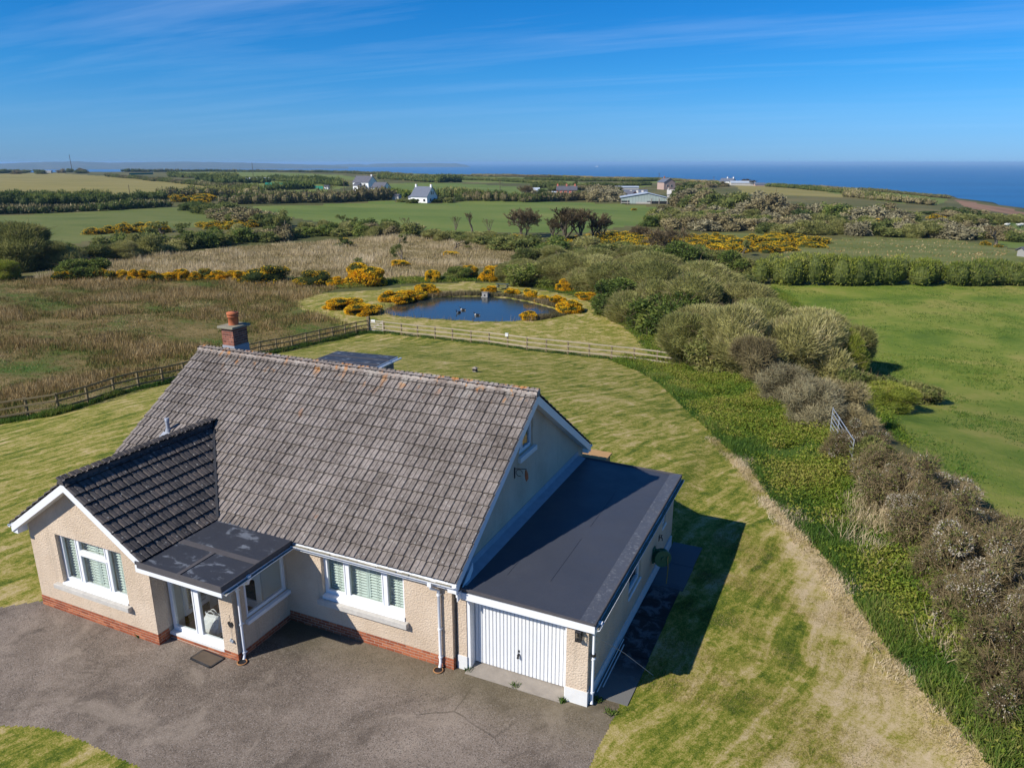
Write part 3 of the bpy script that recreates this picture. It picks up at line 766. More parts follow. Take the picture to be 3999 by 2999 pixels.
# --- roof tiles
def tile_mesh(name, mat, w=.30, L=.37, lip=.044):
    h = .026
    xs = [(0, -.006), (.014, -.006), (.032, h), (.126, h), (.138, .009), (.150, .009), (.162, h), (.266, h), (.282, -.004), (.296, -.01)]
    V = []; n = len(xs)
    for x, z in xs: V.append((x, 0, z + lip))
    for x, z in xs: V.append((x, L, z + .004))
    for x, z in xs: V.append((x, .004, z - .006))
    F = [(i, i + 1, i + 1 + n, i + n) for i in range(n - 1)] + [(i + 2 * n, i + 1 + 2 * n, i + 1, i) for i in range(n - 1)]
    me = D.meshes.new(name); me.from_pydata(V, [], F); me.materials.append(mat); me.materials.append(M['tile_lip']); me.polygons.foreach_set('material_index', [0] * (n - 1) + [1] * (n - 1)); me.update(); return me
GAUGE, TW = .336, .2995
def lay_tiles(parent, mesh, org, ux, uy, uz, ncol, nrow, keep, singles, gauge=GAUGE):
    """rows of tiles on a slope: ux along the eave, uy up the slope; the nearest ones become objects, the others one joined part"""
    org, ux, uy, uz = (np.array(a, float) for a in (org, ux, uy, uz))
    spots = []
    for r in range(nrow):
        for c in range(ncol):
            p = org + ux * c * TW + uy * r * gauge
            q = p + ux * .15 + uy * .17
            if keep(q): spots.append((p, np.linalg.norm(q - EYE)))
    spots.sort(key=lambda s: s[1])
    b = base_of(parent)
    def mat_at(p):
        j = uz * random.uniform(-.003, .004); tl = random.uniform(-.012, .012)
        x2 = ux + uz * tl; y2 = uy
        return Matrix(((x2[0], y2[0], uz[0], p[0] + j[0] - b[0]), (x2[1], y2[1], uz[1], p[1] + j[1] - b[1]), (x2[2], y2[2], uz[2], p[2] + j[2] - b[2]), (0, 0, 0, 1)))
    for p, _ in spots[:singles]:
        o = link('roof_tile', mesh, parent); o.matrix_local = mat_at(p)
    rest = spots[singles:]
    if rest:
        tv = np.array([v.co for v in mesh.vertices]); tf = np.array([list(f.vertices) for f in mesh.polygons])
        VV = []; FF = []; TT = []
        for k, (p, _) in enumerate(rest):
            mm = np.array(mat_at(p)); VV.append(tv @ mm[:3, :3].T + mm[:3, 3]); FF.append(tf + k * len(tv)); TT.append(np.full(len(tv), random.random()))
        me = np_mesh('roof_tiles', np.concatenate(VV), np.concatenate(FF), mats=list(mesh.materials), mat_idx=np.tile([f.material_index for f in mesh.polygons], len(rest)), tint=np.concatenate(TT))
        tag(link('roof_tiles', me, parent), kind='stuff')
    return len(spots)
tile_main = tile_mesh('roof_tile', M['tile']); tile_wing = tile_mesh('wing_tile', M['tile_shaded'])
tile_side = tile_mesh('side_tile', M['tile'])
cp, sp_ = math.cos(PIT), math.sin(PIT)
# boarding under the tiles
m = MB(); tk = .05
m.prism([(XL + .03, EAVE_Y + .06, roof_z(EAVE_Y + .06) - .035), (XL + .03, RIDGE_Y, RIDGE_Z - .035), (XL + .03, 2 * RIDGE_Y - EAVE_Y - .06, roof_z(EAVE_Y + .06) - .035), (XL + .03, 2 * RIDGE_Y - EAVE_Y - .06, roof_z(EAVE_Y + .06) - .035 - tk), (XL + .03, RIDGE_Y, RIDGE_Z - .035 - tk), (XL + .03, EAVE_Y + .06, roof_z(EAVE_Y + .06) - .035 - tk)], (XR - XL - .06, 0, 0))
main_roof = m.build('main_roof', M['grey_felt_edge'], bung)
def hid_main(q):                                  # parts of the front slope that lie under the wing's roof
    if q[1] > 2.3 or not (WRX - 2.2 < q[0] < WRX + 2.2): return True
    return roof_z(q[1]) > wroof_z(q[0]) - .12
nrow = 17; gm = (RIDGE_Y - EAVE_Y) / cp / 16.6
lay_tiles(main_roof, tile_main, (XL, EAVE_Y, EAVE_Z - .02), (1, 0, 0), (0, cp, sp_), (0, -sp_, cp), 40, nrow, lambda q: hid_main(q) and q[1] < RIDGE_Y + .02, 230, gm)
lay_tiles(main_roof, tile_side, (XR, 2 * RIDGE_Y - EAVE_Y, EAVE_Z - .02), (-1, 0, 0), (0, -cp, sp_), (0, sp_, cp), 40, nrow, lambda q: q[1] > RIDGE_Y - .02, 0, gm)
cw, sw = math.cos(WPIT), math.sin(WPIT)
m = MB()
m.prism([(WX1 + .16, WYF + .03, wroof_z(WX1 + .16) - .035), (WRX, WYF + .03, WRZ - .035), (WX0 - .16, WYF + .03, wroof_z(WX0 - .16) - .035), (WX0 - .16, WYF + .03, wroof_z(WX0 - .16) - .085), (WRX, WYF + .03, WRZ - .085), (WX1 + .16, WYF + .03, wroof_z(WX1 + .16) - .085)], (0, 2.6, 0))
wing_roof = m.build('wing_roof', M['grey_felt_edge'], bung)
def above_main(q): return q[2] > roof_z(q[1]) - .10 or q[1] < EAVE_Y
# right slope of the wing: eave along +y at x = WX1 + .2
nl = math.hypot(WX1 + .2 - WRX, WRZ - WEZ); gw = nl / 8.55
lay_tiles(wing_roof, tile_wing, (WX1 + .2, WYF, WEZ - .02), (0, 1, 0), (-cw, 0, sw), (sw, 0, cw), 17, 9, lambda q: above_main(q) and q[0] > WRX - .02, 70, gw)
lay_tiles(wing_roof, tile_wing, (WX0 - .2, WYF + 17 * TW, WEZ - .02), (0, -1, 0), (cw, 0, sw), (-sw, 0, cw), 17, 9, lambda q: above_main(q) and q[0] < WRX + .02, 0, gw)
# ridge tiles
def ridge_mesh(name, mat, L, r=.13):
    m = MB(); n = 8; V = []
    for s in (0, L):
        k = r if s == 0 else r * .985
        for i in range(n + 1):
            a = math.pi * (i / n) * 1.08 - .04 * math.pi; V.append((k * math.cos(a), s, k * .78 * math.sin(a)))
    m.add(V, [(i, i + 1, i + 2 + n, i + 1 + n) for i in range(n)] + [tuple(range(n + 1))], False)
    me = D.meshes.new(name); me.from_pydata(m.v, [], m.f); me.materials.append(mat); me.update(); return me
rm = ridge_mesh('ridge_tile', M['mortar_ridge'], .455); rmw = ridge_mesh('ridge_tile', M['tile_shaded'], .455, .12)
nx = int((XR - XL) / .445)
for i in range(27):
    o = link('ridge_tile', rm, main_roof)
    x = XR - .01 - i * (XR - XL - .02 - .455) / 26
    o.matrix_local = Matrix.Translation((x, RIDGE_Y + random.uniform(-.008, .008), RIDGE_Z - .022 + random.uniform(-.006, .008))) @ Matrix.Rotation(R(90), 4, 'Z')
for i in range(11):
    o = link('ridge_tile', rmw, wing_roof)
    o.matrix_local = Matrix.Translation((WRX + random.uniform(-.006, .006), WYF - .01 + i * .44, WRZ - .05 + random.uniform(-.005, .006)))
m = MB()      # mortar bedding along the ridge, verge and valley lining
m.prism([(XL + .02, RIDGE_Y - .15, RIDGE_Z - .10), (XL + .02, RIDGE_Y, RIDGE_Z + .02), (XL + .02, RIDGE_Y + .15, RIDGE_Z - .10)], (XR - XL - .04, 0, 0))
m.build('ridge_bedding', M['mortar_ridge'], main_roof)
m = MB()
yv0 = EAVE_Y + (WEZ - EAVE_Z) / math.tan(PIT); yv1 = EAVE_Y + (WRZ - EAVE_Z) / math.tan(PIT)
for sx in (1, -1):
    a = np.array((WRX + sx * (WX1 + .2 - WRX), yv0 - .02, WEZ + .05)); b = np.array((WRX, yv1, WRZ + .05))
    m.bar(a, b, .085, .03, (0, -.5, 1))
m.build('valley_lining', M['dark_metal'], wing_roof)

# --- barge boards, soffits, fascias, gutters
m = MB()
def barge(x0, x1, side, d=.22, drop=.055):
    for s in (1, -1):
        ye = EAVE_Y if s == 1 else 2 * RIDGE_Y - EAVE_Y
        m.prism([(x0, RIDGE_Y, RIDGE_Z - drop), (x0, ye, EAVE_Z - drop + .01), (x0, ye, EAVE_Z - drop - d), (x0, RIDGE_Y, RIDGE_Z - drop - d * 1.15)], (x1 - x0, 0, 0))
barge(XR - .045, XR - .02, 1); barge(XL + .02, XL + .045, -1)
for s in (1, -1):                                  # boxed ends at the eaves
    y0, y1 = (EAVE_Y + .002, .02) if s == 1 else (HY1 - .02, 2 * RIDGE_Y - EAVE_Y - .002)
    m.box(HX1 + .004, XR - .047, y0, y1, EAVE_Z - .27, EAVE_Z - .05); m.box(XL + .047, HX0 - .004, y0, y1, EAVE_Z - .27, EAVE_Z - .05)
m.box(PX1 + .42, HX1, EAVE_Y + .03, EAVE_Y + .055, EAVE_Z - .22, EAVE_Z - .03)                    # front fascia
m.box(PX1 + .42, HX1, EAVE_Y + .056, -.002, EAVE_Z - .22, EAVE_Z - .20)                           # soffit
m.box(XL + .05, XR - .05, 2 * RIDGE_Y - EAVE_Y - .05, 2 * RIDGE_Y - EAVE_Y - .025, EAVE_Z - .22, EAVE_Z - .03)
# wing
for sx in (1, -1):
    xe = WRX + sx * (WX1 + .2 - WRX); s = sx
    m.prism([(WRX, WYF + .02, WRZ - .055), (xe, WYF + .02, WEZ - .05), (xe, WYF + .02, WEZ - .25), (WRX, WYF + .02, WRZ - .26)], (0, .028, 0))
    xa, xb = sorted((xe - s * .004, xe - s * .19))
    m.box(xa, xb, WYF + .05, WY - .002, WEZ - .28, WEZ - .06)
m.box(WX0 - .2, WX0 - .17, WYF + .05, 0, WEZ - .22, WEZ - .04)
m.build('barge_board', M['white'], bung)
m = MB()
for s in (1, -1):                                  # soffits under the verges
    ye = EAVE_Y if s == 1 else 2 * RIDGE_Y - EAVE_Y
    m.hexa([(HX1 + .002, ye, EAVE_Z - .27), (XR - .05, ye, EAVE_Z - .27), (XR - .05, RIDGE_Y, RIDGE_Z - .30), (HX1 + .002, RIDGE_Y, RIDGE_Z - .30), (HX1 + .002, ye, EAVE_Z - .255), (XR - .05, ye, EAVE_Z - .255), (XR - .05, RIDGE_Y, RIDGE_Z - .285), (HX1 + .002, RIDGE_Y, RIDGE_Z - .285)])
    xe = WRX + s * (WX1 + .2 - WRX)
    m.hexa([(xe, WYF + .05, WEZ - .25), (xe, WY - .002, WEZ - .25), (WRX, WY - .002, WRZ - .26), (WRX, WYF + .05, WRZ - .26), (xe, WYF + .05, WEZ - .235), (xe, WY - .002, WEZ - .235), (WRX, WY - .002, WRZ - .245), (WRX, WYF + .05, WRZ - .245)])
m.build('soffit', M['white_paint'], bung)
def gutter(a, b, r=.058, name='gutter', fill=None):
    """half round gutter from a to b, open on top"""
    a, b = np.array(a, float), np.array(b, float); d = (b - a) / np.linalg.norm(b - a); sd = np.cross(d, (0, 0, 1)); sd /= np.linalg.norm(sd)
    g = MB(); n = 8; ring = []
    for k, rr in ((0, r), (1, r - .008)):
        ring.append([(rr * math.cos(math.pi + math.pi * i / n), rr * math.sin(math.pi + math.pi * i / n)) for i in range(n + 1)])
    prof = ring[0] + ring[1][::-1]; N = len(prof)
    V = [p + sd * x + np.array((0, 0, z)) for p in (a, b) for x, z in prof]
    g.add(V, [(i, (i + 1) % N, (i + 1) % N + N, i + N) for i in range(N)] + [tuple(range(N))[::-1], tuple(range(N, 2 * N))])
    L = np.linalg.norm(b - a)
    for k in range(int(L / 1.0) + 1):              # brackets
        c = a + d * min(.2 + k * 1.0, L - .05)
        g.add([c + d * s + sd * x * 1.13 + np.array((0, 0, z * 1.13 + .004)) for s in (-.02, .02) for x, z in ring[0]], [(i, i + 1, i + 2 + n, i + 1 + n) for i in range(n)])
    o = g.build(name, M['white'], bung)
    if fill:
        f = MB(); x = a.copy()
        while (x - a) @ d < L - .1:
            l = random.uniform(.08, .3); w = random.uniform(.02, .04)
            f.obox(x + d * l / 2 + np.array((0, 0, -.022 + random.uniform(-.008, .012))), d * l / 2, sd * w, (0, 0, .012)); x = x + d * l * random.uniform(.7, 1.2)
        f.build('gutter_moss', M['moss'], o)
    return o
gutter((PX1 + .44, EAVE_Y - .04, EAVE_Z - .055), (HX1 + .20, EAVE_Y - .04, EAVE_Z - .06), fill=True)
gutter((XL, 2 * RIDGE_Y - EAVE_Y + .04, EAVE_Z - .06), (XR, 2 * RIDGE_Y - EAVE_Y + .04, EAVE_Z - .06))
gutter((-4.27, -2.44, 2.30), (-4.27, -.22, 2.33), .05, fill=True)
gutter((WX0 - .25, WYF, WEZ - .06), (WX0 - .25, .1, WEZ - .06))
gutter((GX1 + .21, GY0 - .06, GZ - .10), (GX1 + .21, 8.45, GZ - .13), .058, fill=True)
def downpipe(pts, r=.036, clips=()):
    d = MB(); d.tube(pts, r, 10)
    for c in clips: d.lathe((c[0], c[1], c[2]), [(r * 1.35, -.02), (r * 1.35, .02)], 10); d.box(c[0] - .05, c[0] + .05, c[1] + .0, c[1] + .06, c[2] - .012, c[2] + .012)
    p = pts[0]; d.box(p[0] - .05, p[0] + .05, p[1] - .045, p[1] + .045, p[2] - .02, p[2] + .10)
    return d.build('downpipe', M['white'], bung)
downpipe([(-.42, EAVE_Y - .04, 2.25), (-.42, EAVE_Y - .03, 2.17), (-.30, -.07, 2.06), (-.30, -.07, .16), (-.30, -.12, .05)], clips=((-.30, -.07, 1.95), (-.30, -.07, 1.05), (-.30, -.07, .3)))
downpipe([(-4.30, -1.72, 2.26), (-4.32, -1.72, 2.15), (-4.70, -1.70, 1.98), (-4.72, -1.70, .12), (-4.70, -1.75, .02)], clips=((-4.72, -1.70, 1.85), (-4.72, -1.70, .95), (-4.72, -1.70, .18)))
downpipe([(GX1 + .20, .26, 1.98), (GX1 + .19, .26, 1.90), (GX1 + .08, .24, 1.80), (GX1 + .08, .24, .12), (GX1 + .1, .18, .04)], clips=((GX1 + .08, .24, 1.15), (GX1 + .08, .24, .3)))
m = MB(); m.lathe((GX1 + .08, .24, 1.25), [(.055, -.03), (.055, .03)], 10); m.build('pipe_collar', M['dark_metal'], bung)

# --- porch roof and garage roof
m = MB(); m.hexa([(WX1 + .02, -2.487, 2.40), (-4.33, -2.487, 2.38), (-4.33, -.12, 2.40), (WX1 + .02, -.12, 2.42), (WX1 + .02, -2.487, 2.475), (-4.33, -2.487, 2.455), (-4.33, -.12, 2.475), (WX1 + .02, -.12, 2.495)])
porch_roof = m.build('porch_roof', M['felt_worn'], bung)
m = MB(); m.bar((WX1 + .2, -1.35, 2.489), (-4.34, -1.35, 2.474), .16, .012); m.bar((-5.6, -2.47, 2.477), (-5.6, -1.44, 2.484), .10, .012); m.build('felt_seam', M['grey_felt_edge'], porch_roof)
m = MB(); m.box(-6.9, -4.325, -2.505, -2.489, 2.33, 2.49); m.box(-4.328, -4.312, -2.5, -.2, 2.34, 2.487); m.build('felt_edge', M['grey_felt_edge'], porch_roof)
m = MB(); m.box(-6.99, -4.345, -2.484, -2.455, 2.20, 2.385); m.box(-4.37, -4.345, -2.45, -.05, 2.24, 2.375); m.box(WX1 + .004, -4.375, -2.45, -.005, 2.262, 2.28)
m.build('porch_fascia', M['white'], bung)
m = MB(); m.hexa([(.0, .04, GZ - .08), (3.36, .04, GZ - .13), (3.36, 8.47, GZ - .13), (.0, 8.47, GZ - .08), (.0, .04, GZ + .04), (3.36, .04, GZ - .03), (3.36, 8.47, GZ - .03), (.0, 8.47, GZ + .04)])
garage_roof = m.build('garage_roof', M['felt'], bung)
def groof(x): return GZ + .04 - x * .0208
m = MB()
m.hexa([(3.02, .05, groof(3.02) + .004), (3.36, .05, groof(3.36) + .035), (3.36, 8.46, groof(3.36) + .035), (3.02, 8.46, groof(3.02) + .004), (3.02, .05, groof(3.02) + .006), (3.36, .05, groof(3.36) + .05), (3.36, 8.46, groof(3.36) + .05), (3.02, 8.46, groof(3.02) + .006)])
m.build('felt_kerb', M['felt_edge'], garage_roof)
m = MB(); m.bar((.03, .04, groof(0) + .005), (3.36, .04, groof(3.36) + .01), .05, .04); m.bar((.03, 8.47, groof(0) + .005), (3.36, 8.47, groof(3.36) + .01), .05, .04)
m.bar((3.365, .04, groof(3.36) + .0), (3.365, 8.47, groof(3.36) + .0), .03, .10); m.build('roof_trim', M['grey_felt_edge'], garage_roof)
m = MB()
for x0, y0, y1 in ((1.9, 1.2, 3.4), (1.88, 4.1, 6.6), (.9, 1.0, 2.6)): m.bar((x0, y0, groof(x0) + .003), (x0 - .02, y1, groof(x0) + .003), .03, .008)
m.build('felt_seam', M['felt'], garage_roof)
m = MB(); m.hexa([(.004, .2, groof(0) - .01), (.05, .2, groof(0) - .01), (.05, 8.44, groof(0) - .01), (.004, 8.44, groof(0) - .01), (.004, .2, groof(0) + .2), (.012, .2, groof(0) + .2), (.012, 8.44, groof(0) + .2), (.004, 8.44, groof(0) + .2)])
m.hexa([(.012, .2, groof(0) + .002), (.28, .2, groof(.28) + .002), (.28, 8.44, groof(.28) + .002), (.012, 8.44, groof(0) + .002), (.012, .2, groof(0) + .06), (.28, .2, groof(.28) + .006), (.28, 8.44, groof(.28) + .006), (.012, 8.44, groof(0) + .06)])
m.build('upstand_flashing', M['lead'], garage_roof)
m = MB(); m.box(.10, 3.37, .012, .04, GZ - .21, GZ - .045); m.box(3.335, 3.36, .045, 8.44, GZ - .24, GZ - .135); m.box(.0, 3.37, 8.445, 8.475, GZ - .23, GZ - .03)
m.prism([(.215, -.15, 2.14), (.215, .04, 2.14), (.215, .62, 2.52), (.215, .62, 2.35), (.215, .18, 1.95), (.215, -.15, 1.95)], (.018, 0, 0))
m.build('garage_fascia', M['white'], bung)
m = MB(); m.box(.06, 3.33, GY0 - .075, GY0 + .3, 1.985, 2.0); m.build('garage_soffit', M['white_paint'], bung)

# --- garage door
gd = MB(); DY = GY0 + .27; DX0, DX1, DZ0, DZ1 = .385, 2.68, .10, 1.99
gd.box(DX0, DX1, DY, DY + .03, DZ0, DZ1)
gd.box(.30, DX0 - .005, GY0 + .02, DY + .05, .0, 1.985); gd.box(DX1 + .005, 2.72, GY0 + .02, DY + .05, .0, 1.985)
gdoor = gd.build('garage_door', M['white_door'], bung)
ns = 25; wd = (DX1 - DX0 - .03) / ns
for i in range(ns):
    s = MB(); s.hexa([(0, 0, 0), (wd - .016, 0, 0), (wd - .022, -.022, 0), (.006, -.022, 0), (0, 0, DZ1 - DZ0 - .04), (wd - .016, 0, DZ1 - DZ0 - .04), (wd - .022, -.022, DZ1 - DZ0 - .04), (.006, -.022, DZ1 - DZ0 - .04)])
    if i == 0: slat_me = D.meshes.new('door_slat'); slat_me.from_pydata(s.v, [], s.f); slat_me.materials.append(M['white_door']); slat_me.update()
    o = link('door_slat', slat_me, gdoor); o.location = (DX0 + .015 + i * wd, DY - .001, DZ0 + .02)
m = MB(); m.tube([(1.50, DY - .024, .63), (1.50, DY - .075, .63)], .028, 10); m.tube([(1.50, DY - .075, .63), (1.50, DY - .085, .56)], [.02, .03], 8); m.box(1.48, 1.52, DY - .03, DY - .022, .68, .74)
m.build('door_handle', M['dark_metal'], gdoor)
m = MB(); m.hexa([(.30, GY0 - .14, -.05), (2.70, GY0 - .14, -.05), (2.70, DY + .05, -.05), (.30, DY + .05, -.05), (.30, GY0 - .14, .015), (2.70, GY0 - .14, .015), (2.70, DY + .05, .098), (.30, DY + .05, .098)])
m.build('threshold', M['concrete'], bung)

# --- windows
slat_meshes = {}
def window(name, plane, a0, a1, z0, z1, bars, depth=.07, out=-1, axis='y', cell=None, shutters=None, sill=None, sill_mat='stone_sill', fr=.06):
    """a framed window in the plane y = plane (axis 'y') or x = plane; bars is a list of (a0, a1, z0, z1) glass cells"""
    def bx(mb, p0, p1, q0, q1, r0, r1):            # p along the wall, q through it, r up
        if axis == 'y': mb.box(p0, p1, min(q0, q1), max(q0, q1), r0, r1)
        else: mb.box(min(q0, q1), max(q0, q1), p0, p1, r0, r1)
    f = MB()
    cells = bars
    xs = sorted({a0, a1, *[c[0] for c in cells], *[c[1] for c in cells]}); zs = sorted({z0, z1, *[c[2] for c in cells], *[c[3] for c in cells]})
    # frame = everything in the opening that is not glass, one bar per run
    for i in range(len(xs) - 1):
        run = None
        for j in range(len(zs) - 1):
            cx, cz = (xs[i] + xs[i + 1]) / 2, (zs[j] + zs[j + 1]) / 2
            g = any(c[0] < cx < c[1] and c[2] < cz < c[3] for c in cells)
            if not g: run = (run[0], zs[j + 1]) if run else (zs[j], zs[j + 1])
            if (g or j == len(zs) - 2) and run:
                bx(f, xs[i], xs[i + 1], plane, plane - out * depth, run[0], run[1]); run = None
    o = f.build(name, M['white'], bung)
    for c in cells:
        b = MB(); e = .032                                  # sash bead standing proud round each pane
        for p0, p1, r0, r1 in ((c[0] - .002, c[0] + e, c[2], c[3]), (c[1] - e, c[1] + .002, c[2], c[3]), (c[0] + e, c[1] - e, c[2], c[2] + e), (c[0] + e, c[1] - e, c[3] - e, c[3])):
            bx(b, p0, p1, plane + out * .014, plane - out * (depth - .01), r0, r1)
        b.build('sash', M['white'], o)
        g = MB(); bx(g, c[0] + e - .004, c[1] - e + .004, plane - out * .02, plane - out * .026, c[2] + e - .004, c[3] - e + .004); g.build('pane', M['glass'], o)
    if sill:
        s = MB(); bx(s, sill[0], sill[1], sill[4], plane + out * .001, sill[2], sill[3]); s.build('window_sill', M[sill_mat], o, bevel=.008)
    if shutters:
        for (p0, p1) in shutters:
            q = plane - out * (depth + .05)
            s = MB(); e = .05
            for u0, u1, r0, r1 in ((p0, p0 + e, z0, z1), (p1 - e, p1, z0, z1), (p0 + e, p1 - e, z0, z0 + .08), (p0 + e, p1 - e, z1 - .08, z1)):
                bx(s, u0, u1, q, q - out * .028, r0, r1)
            s.tube([(p, q + out * .022, r) if axis == 'y' else (q + out * .022, p, r) for p, r in (((p0 + p1) / 2, z0 + .1), ((p0 + p1) / 2, z1 - .1))], .006, 5)
            s.build('shutter_frame', M['shutter'], o)
            L = round(p1 - p0 - 2 * e, 3); k = (L, axis)
            if k not in slat_meshes:
                mm = MB(); t = R(38)
                mm.obox((L / 2, 0, 0), (L / 2, 0, 0), (0, .024 * math.cos(t), .024 * math.sin(t)), (0, -.004 * math.sin(t), .004 * math.cos(t)))
                me = D.meshes.new('louvre'); me.from_pydata(mm.v, [], mm.f); me.materials.append(M['shutter']); me.update(); slat_meshes[k] = me
            nn = int((z1 - z0 - .2) / .07)
            for i in range(nn):
                l = link('louvre', slat_meshes[k], o); l.location = (p0 + e, q - out * .014, z0 + .11 + i * (z1 - z0 - .22) / max(nn - 1, 1))
    return o
f1 = WY + .11
window('wing_window', f1, W1[0], W1[1], W1[2] + .04, W1[3], [(-10.21, -9.66, 1.0, 2.24), (-9.57, -8.60, 1.0, 1.83), (-9.57, -8.60, 1.92, 2.24), (-8.51, -7.94, 1.0, 2.24)],
       shutters=[(-10.24, -9.66), (-9.6, -9.09), (-9.08, -8.56), (-8.5, -7.92)], sill=(-10.52, -7.78, .74, .87, WY - .12))
m = MB(); m.box(W1[0] + .002, W1[1] - .002, WY - .03, f1, W1[2] - .006, W1[2] + .04); m.build('sill_board', M['white'], bung)
f2 = .11
window('main_window', f2, W2[0], W2[1], W2[2] + .06, W2[3], [(-3.58, -3.03, 1.12, 2.10), (-2.93, -1.93, 1.12, 2.10), (-1.83, -1.33, 1.12, 2.10)],
       shutters=[(-3.6, -3.02), (-2.95, -2.44), (-2.43, -1.91), (-1.85, -1.3)], sill=(-3.76, -1.17, .80, .94, -.13))
m = MB(); m.box(W2[0] + .002, W2[1] - .002, -.03, f2, W2[2] - .035, W2[2] + .06); m.build('sill_board', M['white'], bung)
window('gable_window', -.07, GW[0], GW[1], GW[2], GW[3], [(3.80, 3.98, 4.0, 4.7), (4.06, 4.62, 4.0, 4.7)], out=1, axis='x', sill=(3.66, 4.78, 3.78, 3.92, .09), sill_mat='white_paint')
window('garage_window', GX1 - .05, 3.3, 4.45, .80, 1.62, [(3.36, 4.39, .87, 1.56)], out=1, axis='x', sill=(3.28, 4.47, .74, .795, GX1 + .03), sill_mat='white')
window('garage_window', GX1 - .05, 6.86, 7.3, 1.06, 1.66, [(6.92, 7.24, 1.13, 1.6)], out=1, axis='x', sill=(6.84, 7.32, 1.0, 1.055, GX1 + .03), sill_mat='white')
window('porch_window', PX1 - .045, -1.44, -.03, .90, 2.02, [(-1.385, -.085, .955, 1.965)], out=1, axis='x', sill=(-1.50, -.005, .80, .895, PX1 + .10), sill_mat='white')
# porch sliding doors
window('porch_door', PYF + .10, -6.96, -5.205, .19, 2.26, [(-6.88, -6.14, .29, 2.16), (-5.99, -5.27, .29, 2.16)], depth=.08, fr=.08)
m = MB(); m.box(-6.98, -5.202, PYF - .015, PYF + .19, .125, .185); m.build('door_step', M['white_paint'], bung)
# inner doors seen through the porch glass
window('inner_door', -.05, -6.55, -5.65, .06, 2.1, [(-6.40, -5.80, .25, .95), (-6.40, -5.80, 1.08, 1.95)], depth=.05)
window('inner_window', WX1 + .05, -1.35, -.55, .32, 2.0, [(-1.27, -.63, .42, 1.1), (-1.27, -.63, 1.2, 1.92)], depth=.05, out=1, axis='x')

# --- chimney
CX0, CX1, CY0, CY1 = -10.87, -10.39, 4.62, 5.25
m = MB(); m.box(CX0 + .01, CX1 - .01, CY0 + .01, CY1 - .01, 5.0, 6.21); chim = m.build('chimney', M['mortar'], bung)
for p0, ax, inn, L in (((CX0, CY0, 0), (1, 0, 0), (0, 1, 0), CX1 - CX0), ((CX1, CY0, 0), (0, 1, 0), (-1, 0, 0), CY1 - CY0), ((CX1, CY1, 0), (-1, 0, 0), (0, -1, 0), CX1 - CX0), ((CX0, CY1, 0), (0, -1, 0), (1, 0, 0), CY1 - CY0)):
    bricks(chim, p0, ax, inn, L, 8, M['brick_dark'], z0=5.61, offset=.07 if ax[0] else .0)
m = MB(); m.box(CX0 - .012, CX1 + .012, CY0 - .012, CY1 + .012, 5.2, 5.66); m.build('lead_flashing', M['lead'], chim)
m = MB(); m.box(CX0 - .09, CX1 + .09, CY0 - .09, CY1 + .09, 6.213, 6.29); m.build('chimney_cap', M['moss'], chim, bevel=.012)
m = MB(); m.lathe(((CX0 + CX1) / 2, (CY0 + CY1) / 2, 6.29), [(.165, 0), (.16, .02), (.16, .25), (.185, .26), (.185, .285), (.165, .29), (.165, .31), (.19, .325), (.195, .39), (.175, .41), (.13, .415), (.12, .36)], 20)
m.build('chimney_pot', M['terracotta'], chim)

# --- vent pipe on the roof
vy = 1.75; vz = roof_z(vy); vx = -10.42
m = MB(); m.tube([(vx, vy, vz - .1), (vx, vy, vz + .42)], .055, 12); m.lathe((vx, vy, vz + .34), [(.066, -.02), (.066, .08), (.05, .085)], 12); vent = m.build('vent_pipe', M['lead'], bung)
m = MB(); m.obox((vx, vy - .18 * cp, vz - .18 * sp_ + .045), (.13, 0, 0), (0, .10 * cp, .10 * sp_), (0, -.012 * sp_, .012 * cp)); m.lathe((vx, vy, vz), [(.11, -.05), (.075, .1)], 12); m.build('lead_slate', M['lead'], vent)

# ------------------------------------------------------------------ things round the house
M['fence_wood'] = plain('fence_wood_mat', (.20, .155, .085), .9, .15, .35, 8, bump=.4)
M['fence_pale'] = plain('pale_rail_mat', (.36, .30, .22), .9, .15, .3, 8, bump=.4)
M['gate_wood'] = plain('gate_wood_mat', (.45, .39, .33), .85, .2, .25, 8, bump=.3)
M['galv'] = plain('galvanised_mat', (.42, .45, .48), .45, .5, .2, 10, metal=.4)
M['green_plastic'] = plain('green_plastic_mat', (.010, .12, .065), .35, .5, .2, 10)
M['hose'] = plain('hose_mat', (.42, .26, .06), .5, .3, .2, 20)
M['bag'] = plain('white_bag_mat', (.66, .64, .64), .35, .4, .2, 9)
M['slate_wood'] = plain('grey_timber_mat', (.30, .29, .27), .85, .2, .25, 12, bump=.3)
M['table_wood'] = plain('green_timber_mat', (.06, .085, .075), .7, .3, .25, 10)
M['slate'] = plain('slate_roof_mat', (.10, .10, .115), .6, .35, .3, .9)
M['slate_blue'] = plain('blue_slate_mat', (.115, .13, .165), .6, .35, .2, .9)
M['far_white'] = plain('limewash_mat', (.78, .78, .76), .8, .2, .06, 1)
M['far_pink'] = plain('pink_limewash_mat', (.62, .20, .14), .85, .2, .12, 1)
M['far_stone'] = plain('pinkish_stone_mat', (.42, .30, .25), .9, .15, .2, 2)
M['rubble'] = plain('pale_rubble_mat', (.50, .47, .42), .9, .15, .35, 1.5)
M['barn_metal'] = plain('pale_green_sheet_mat', (.36, .42, .38), .6, .35, .3, .5)
M['barn_roof'] = plain('barn_roof_mat', (.40, .45, .50), .5, .4, .18, .7)
M['dark_glass'] = plain('dark_glass_mat', (.02, .025, .03), .15, .5, .2)
M['pole_wood'] = plain('pole_wood_mat', (.13, .10, .075), .9, .1, .25, 3)
M['net_green'] = plain('green_netting_mat', (.02, .20, .14), .8, .1, .3, 1)
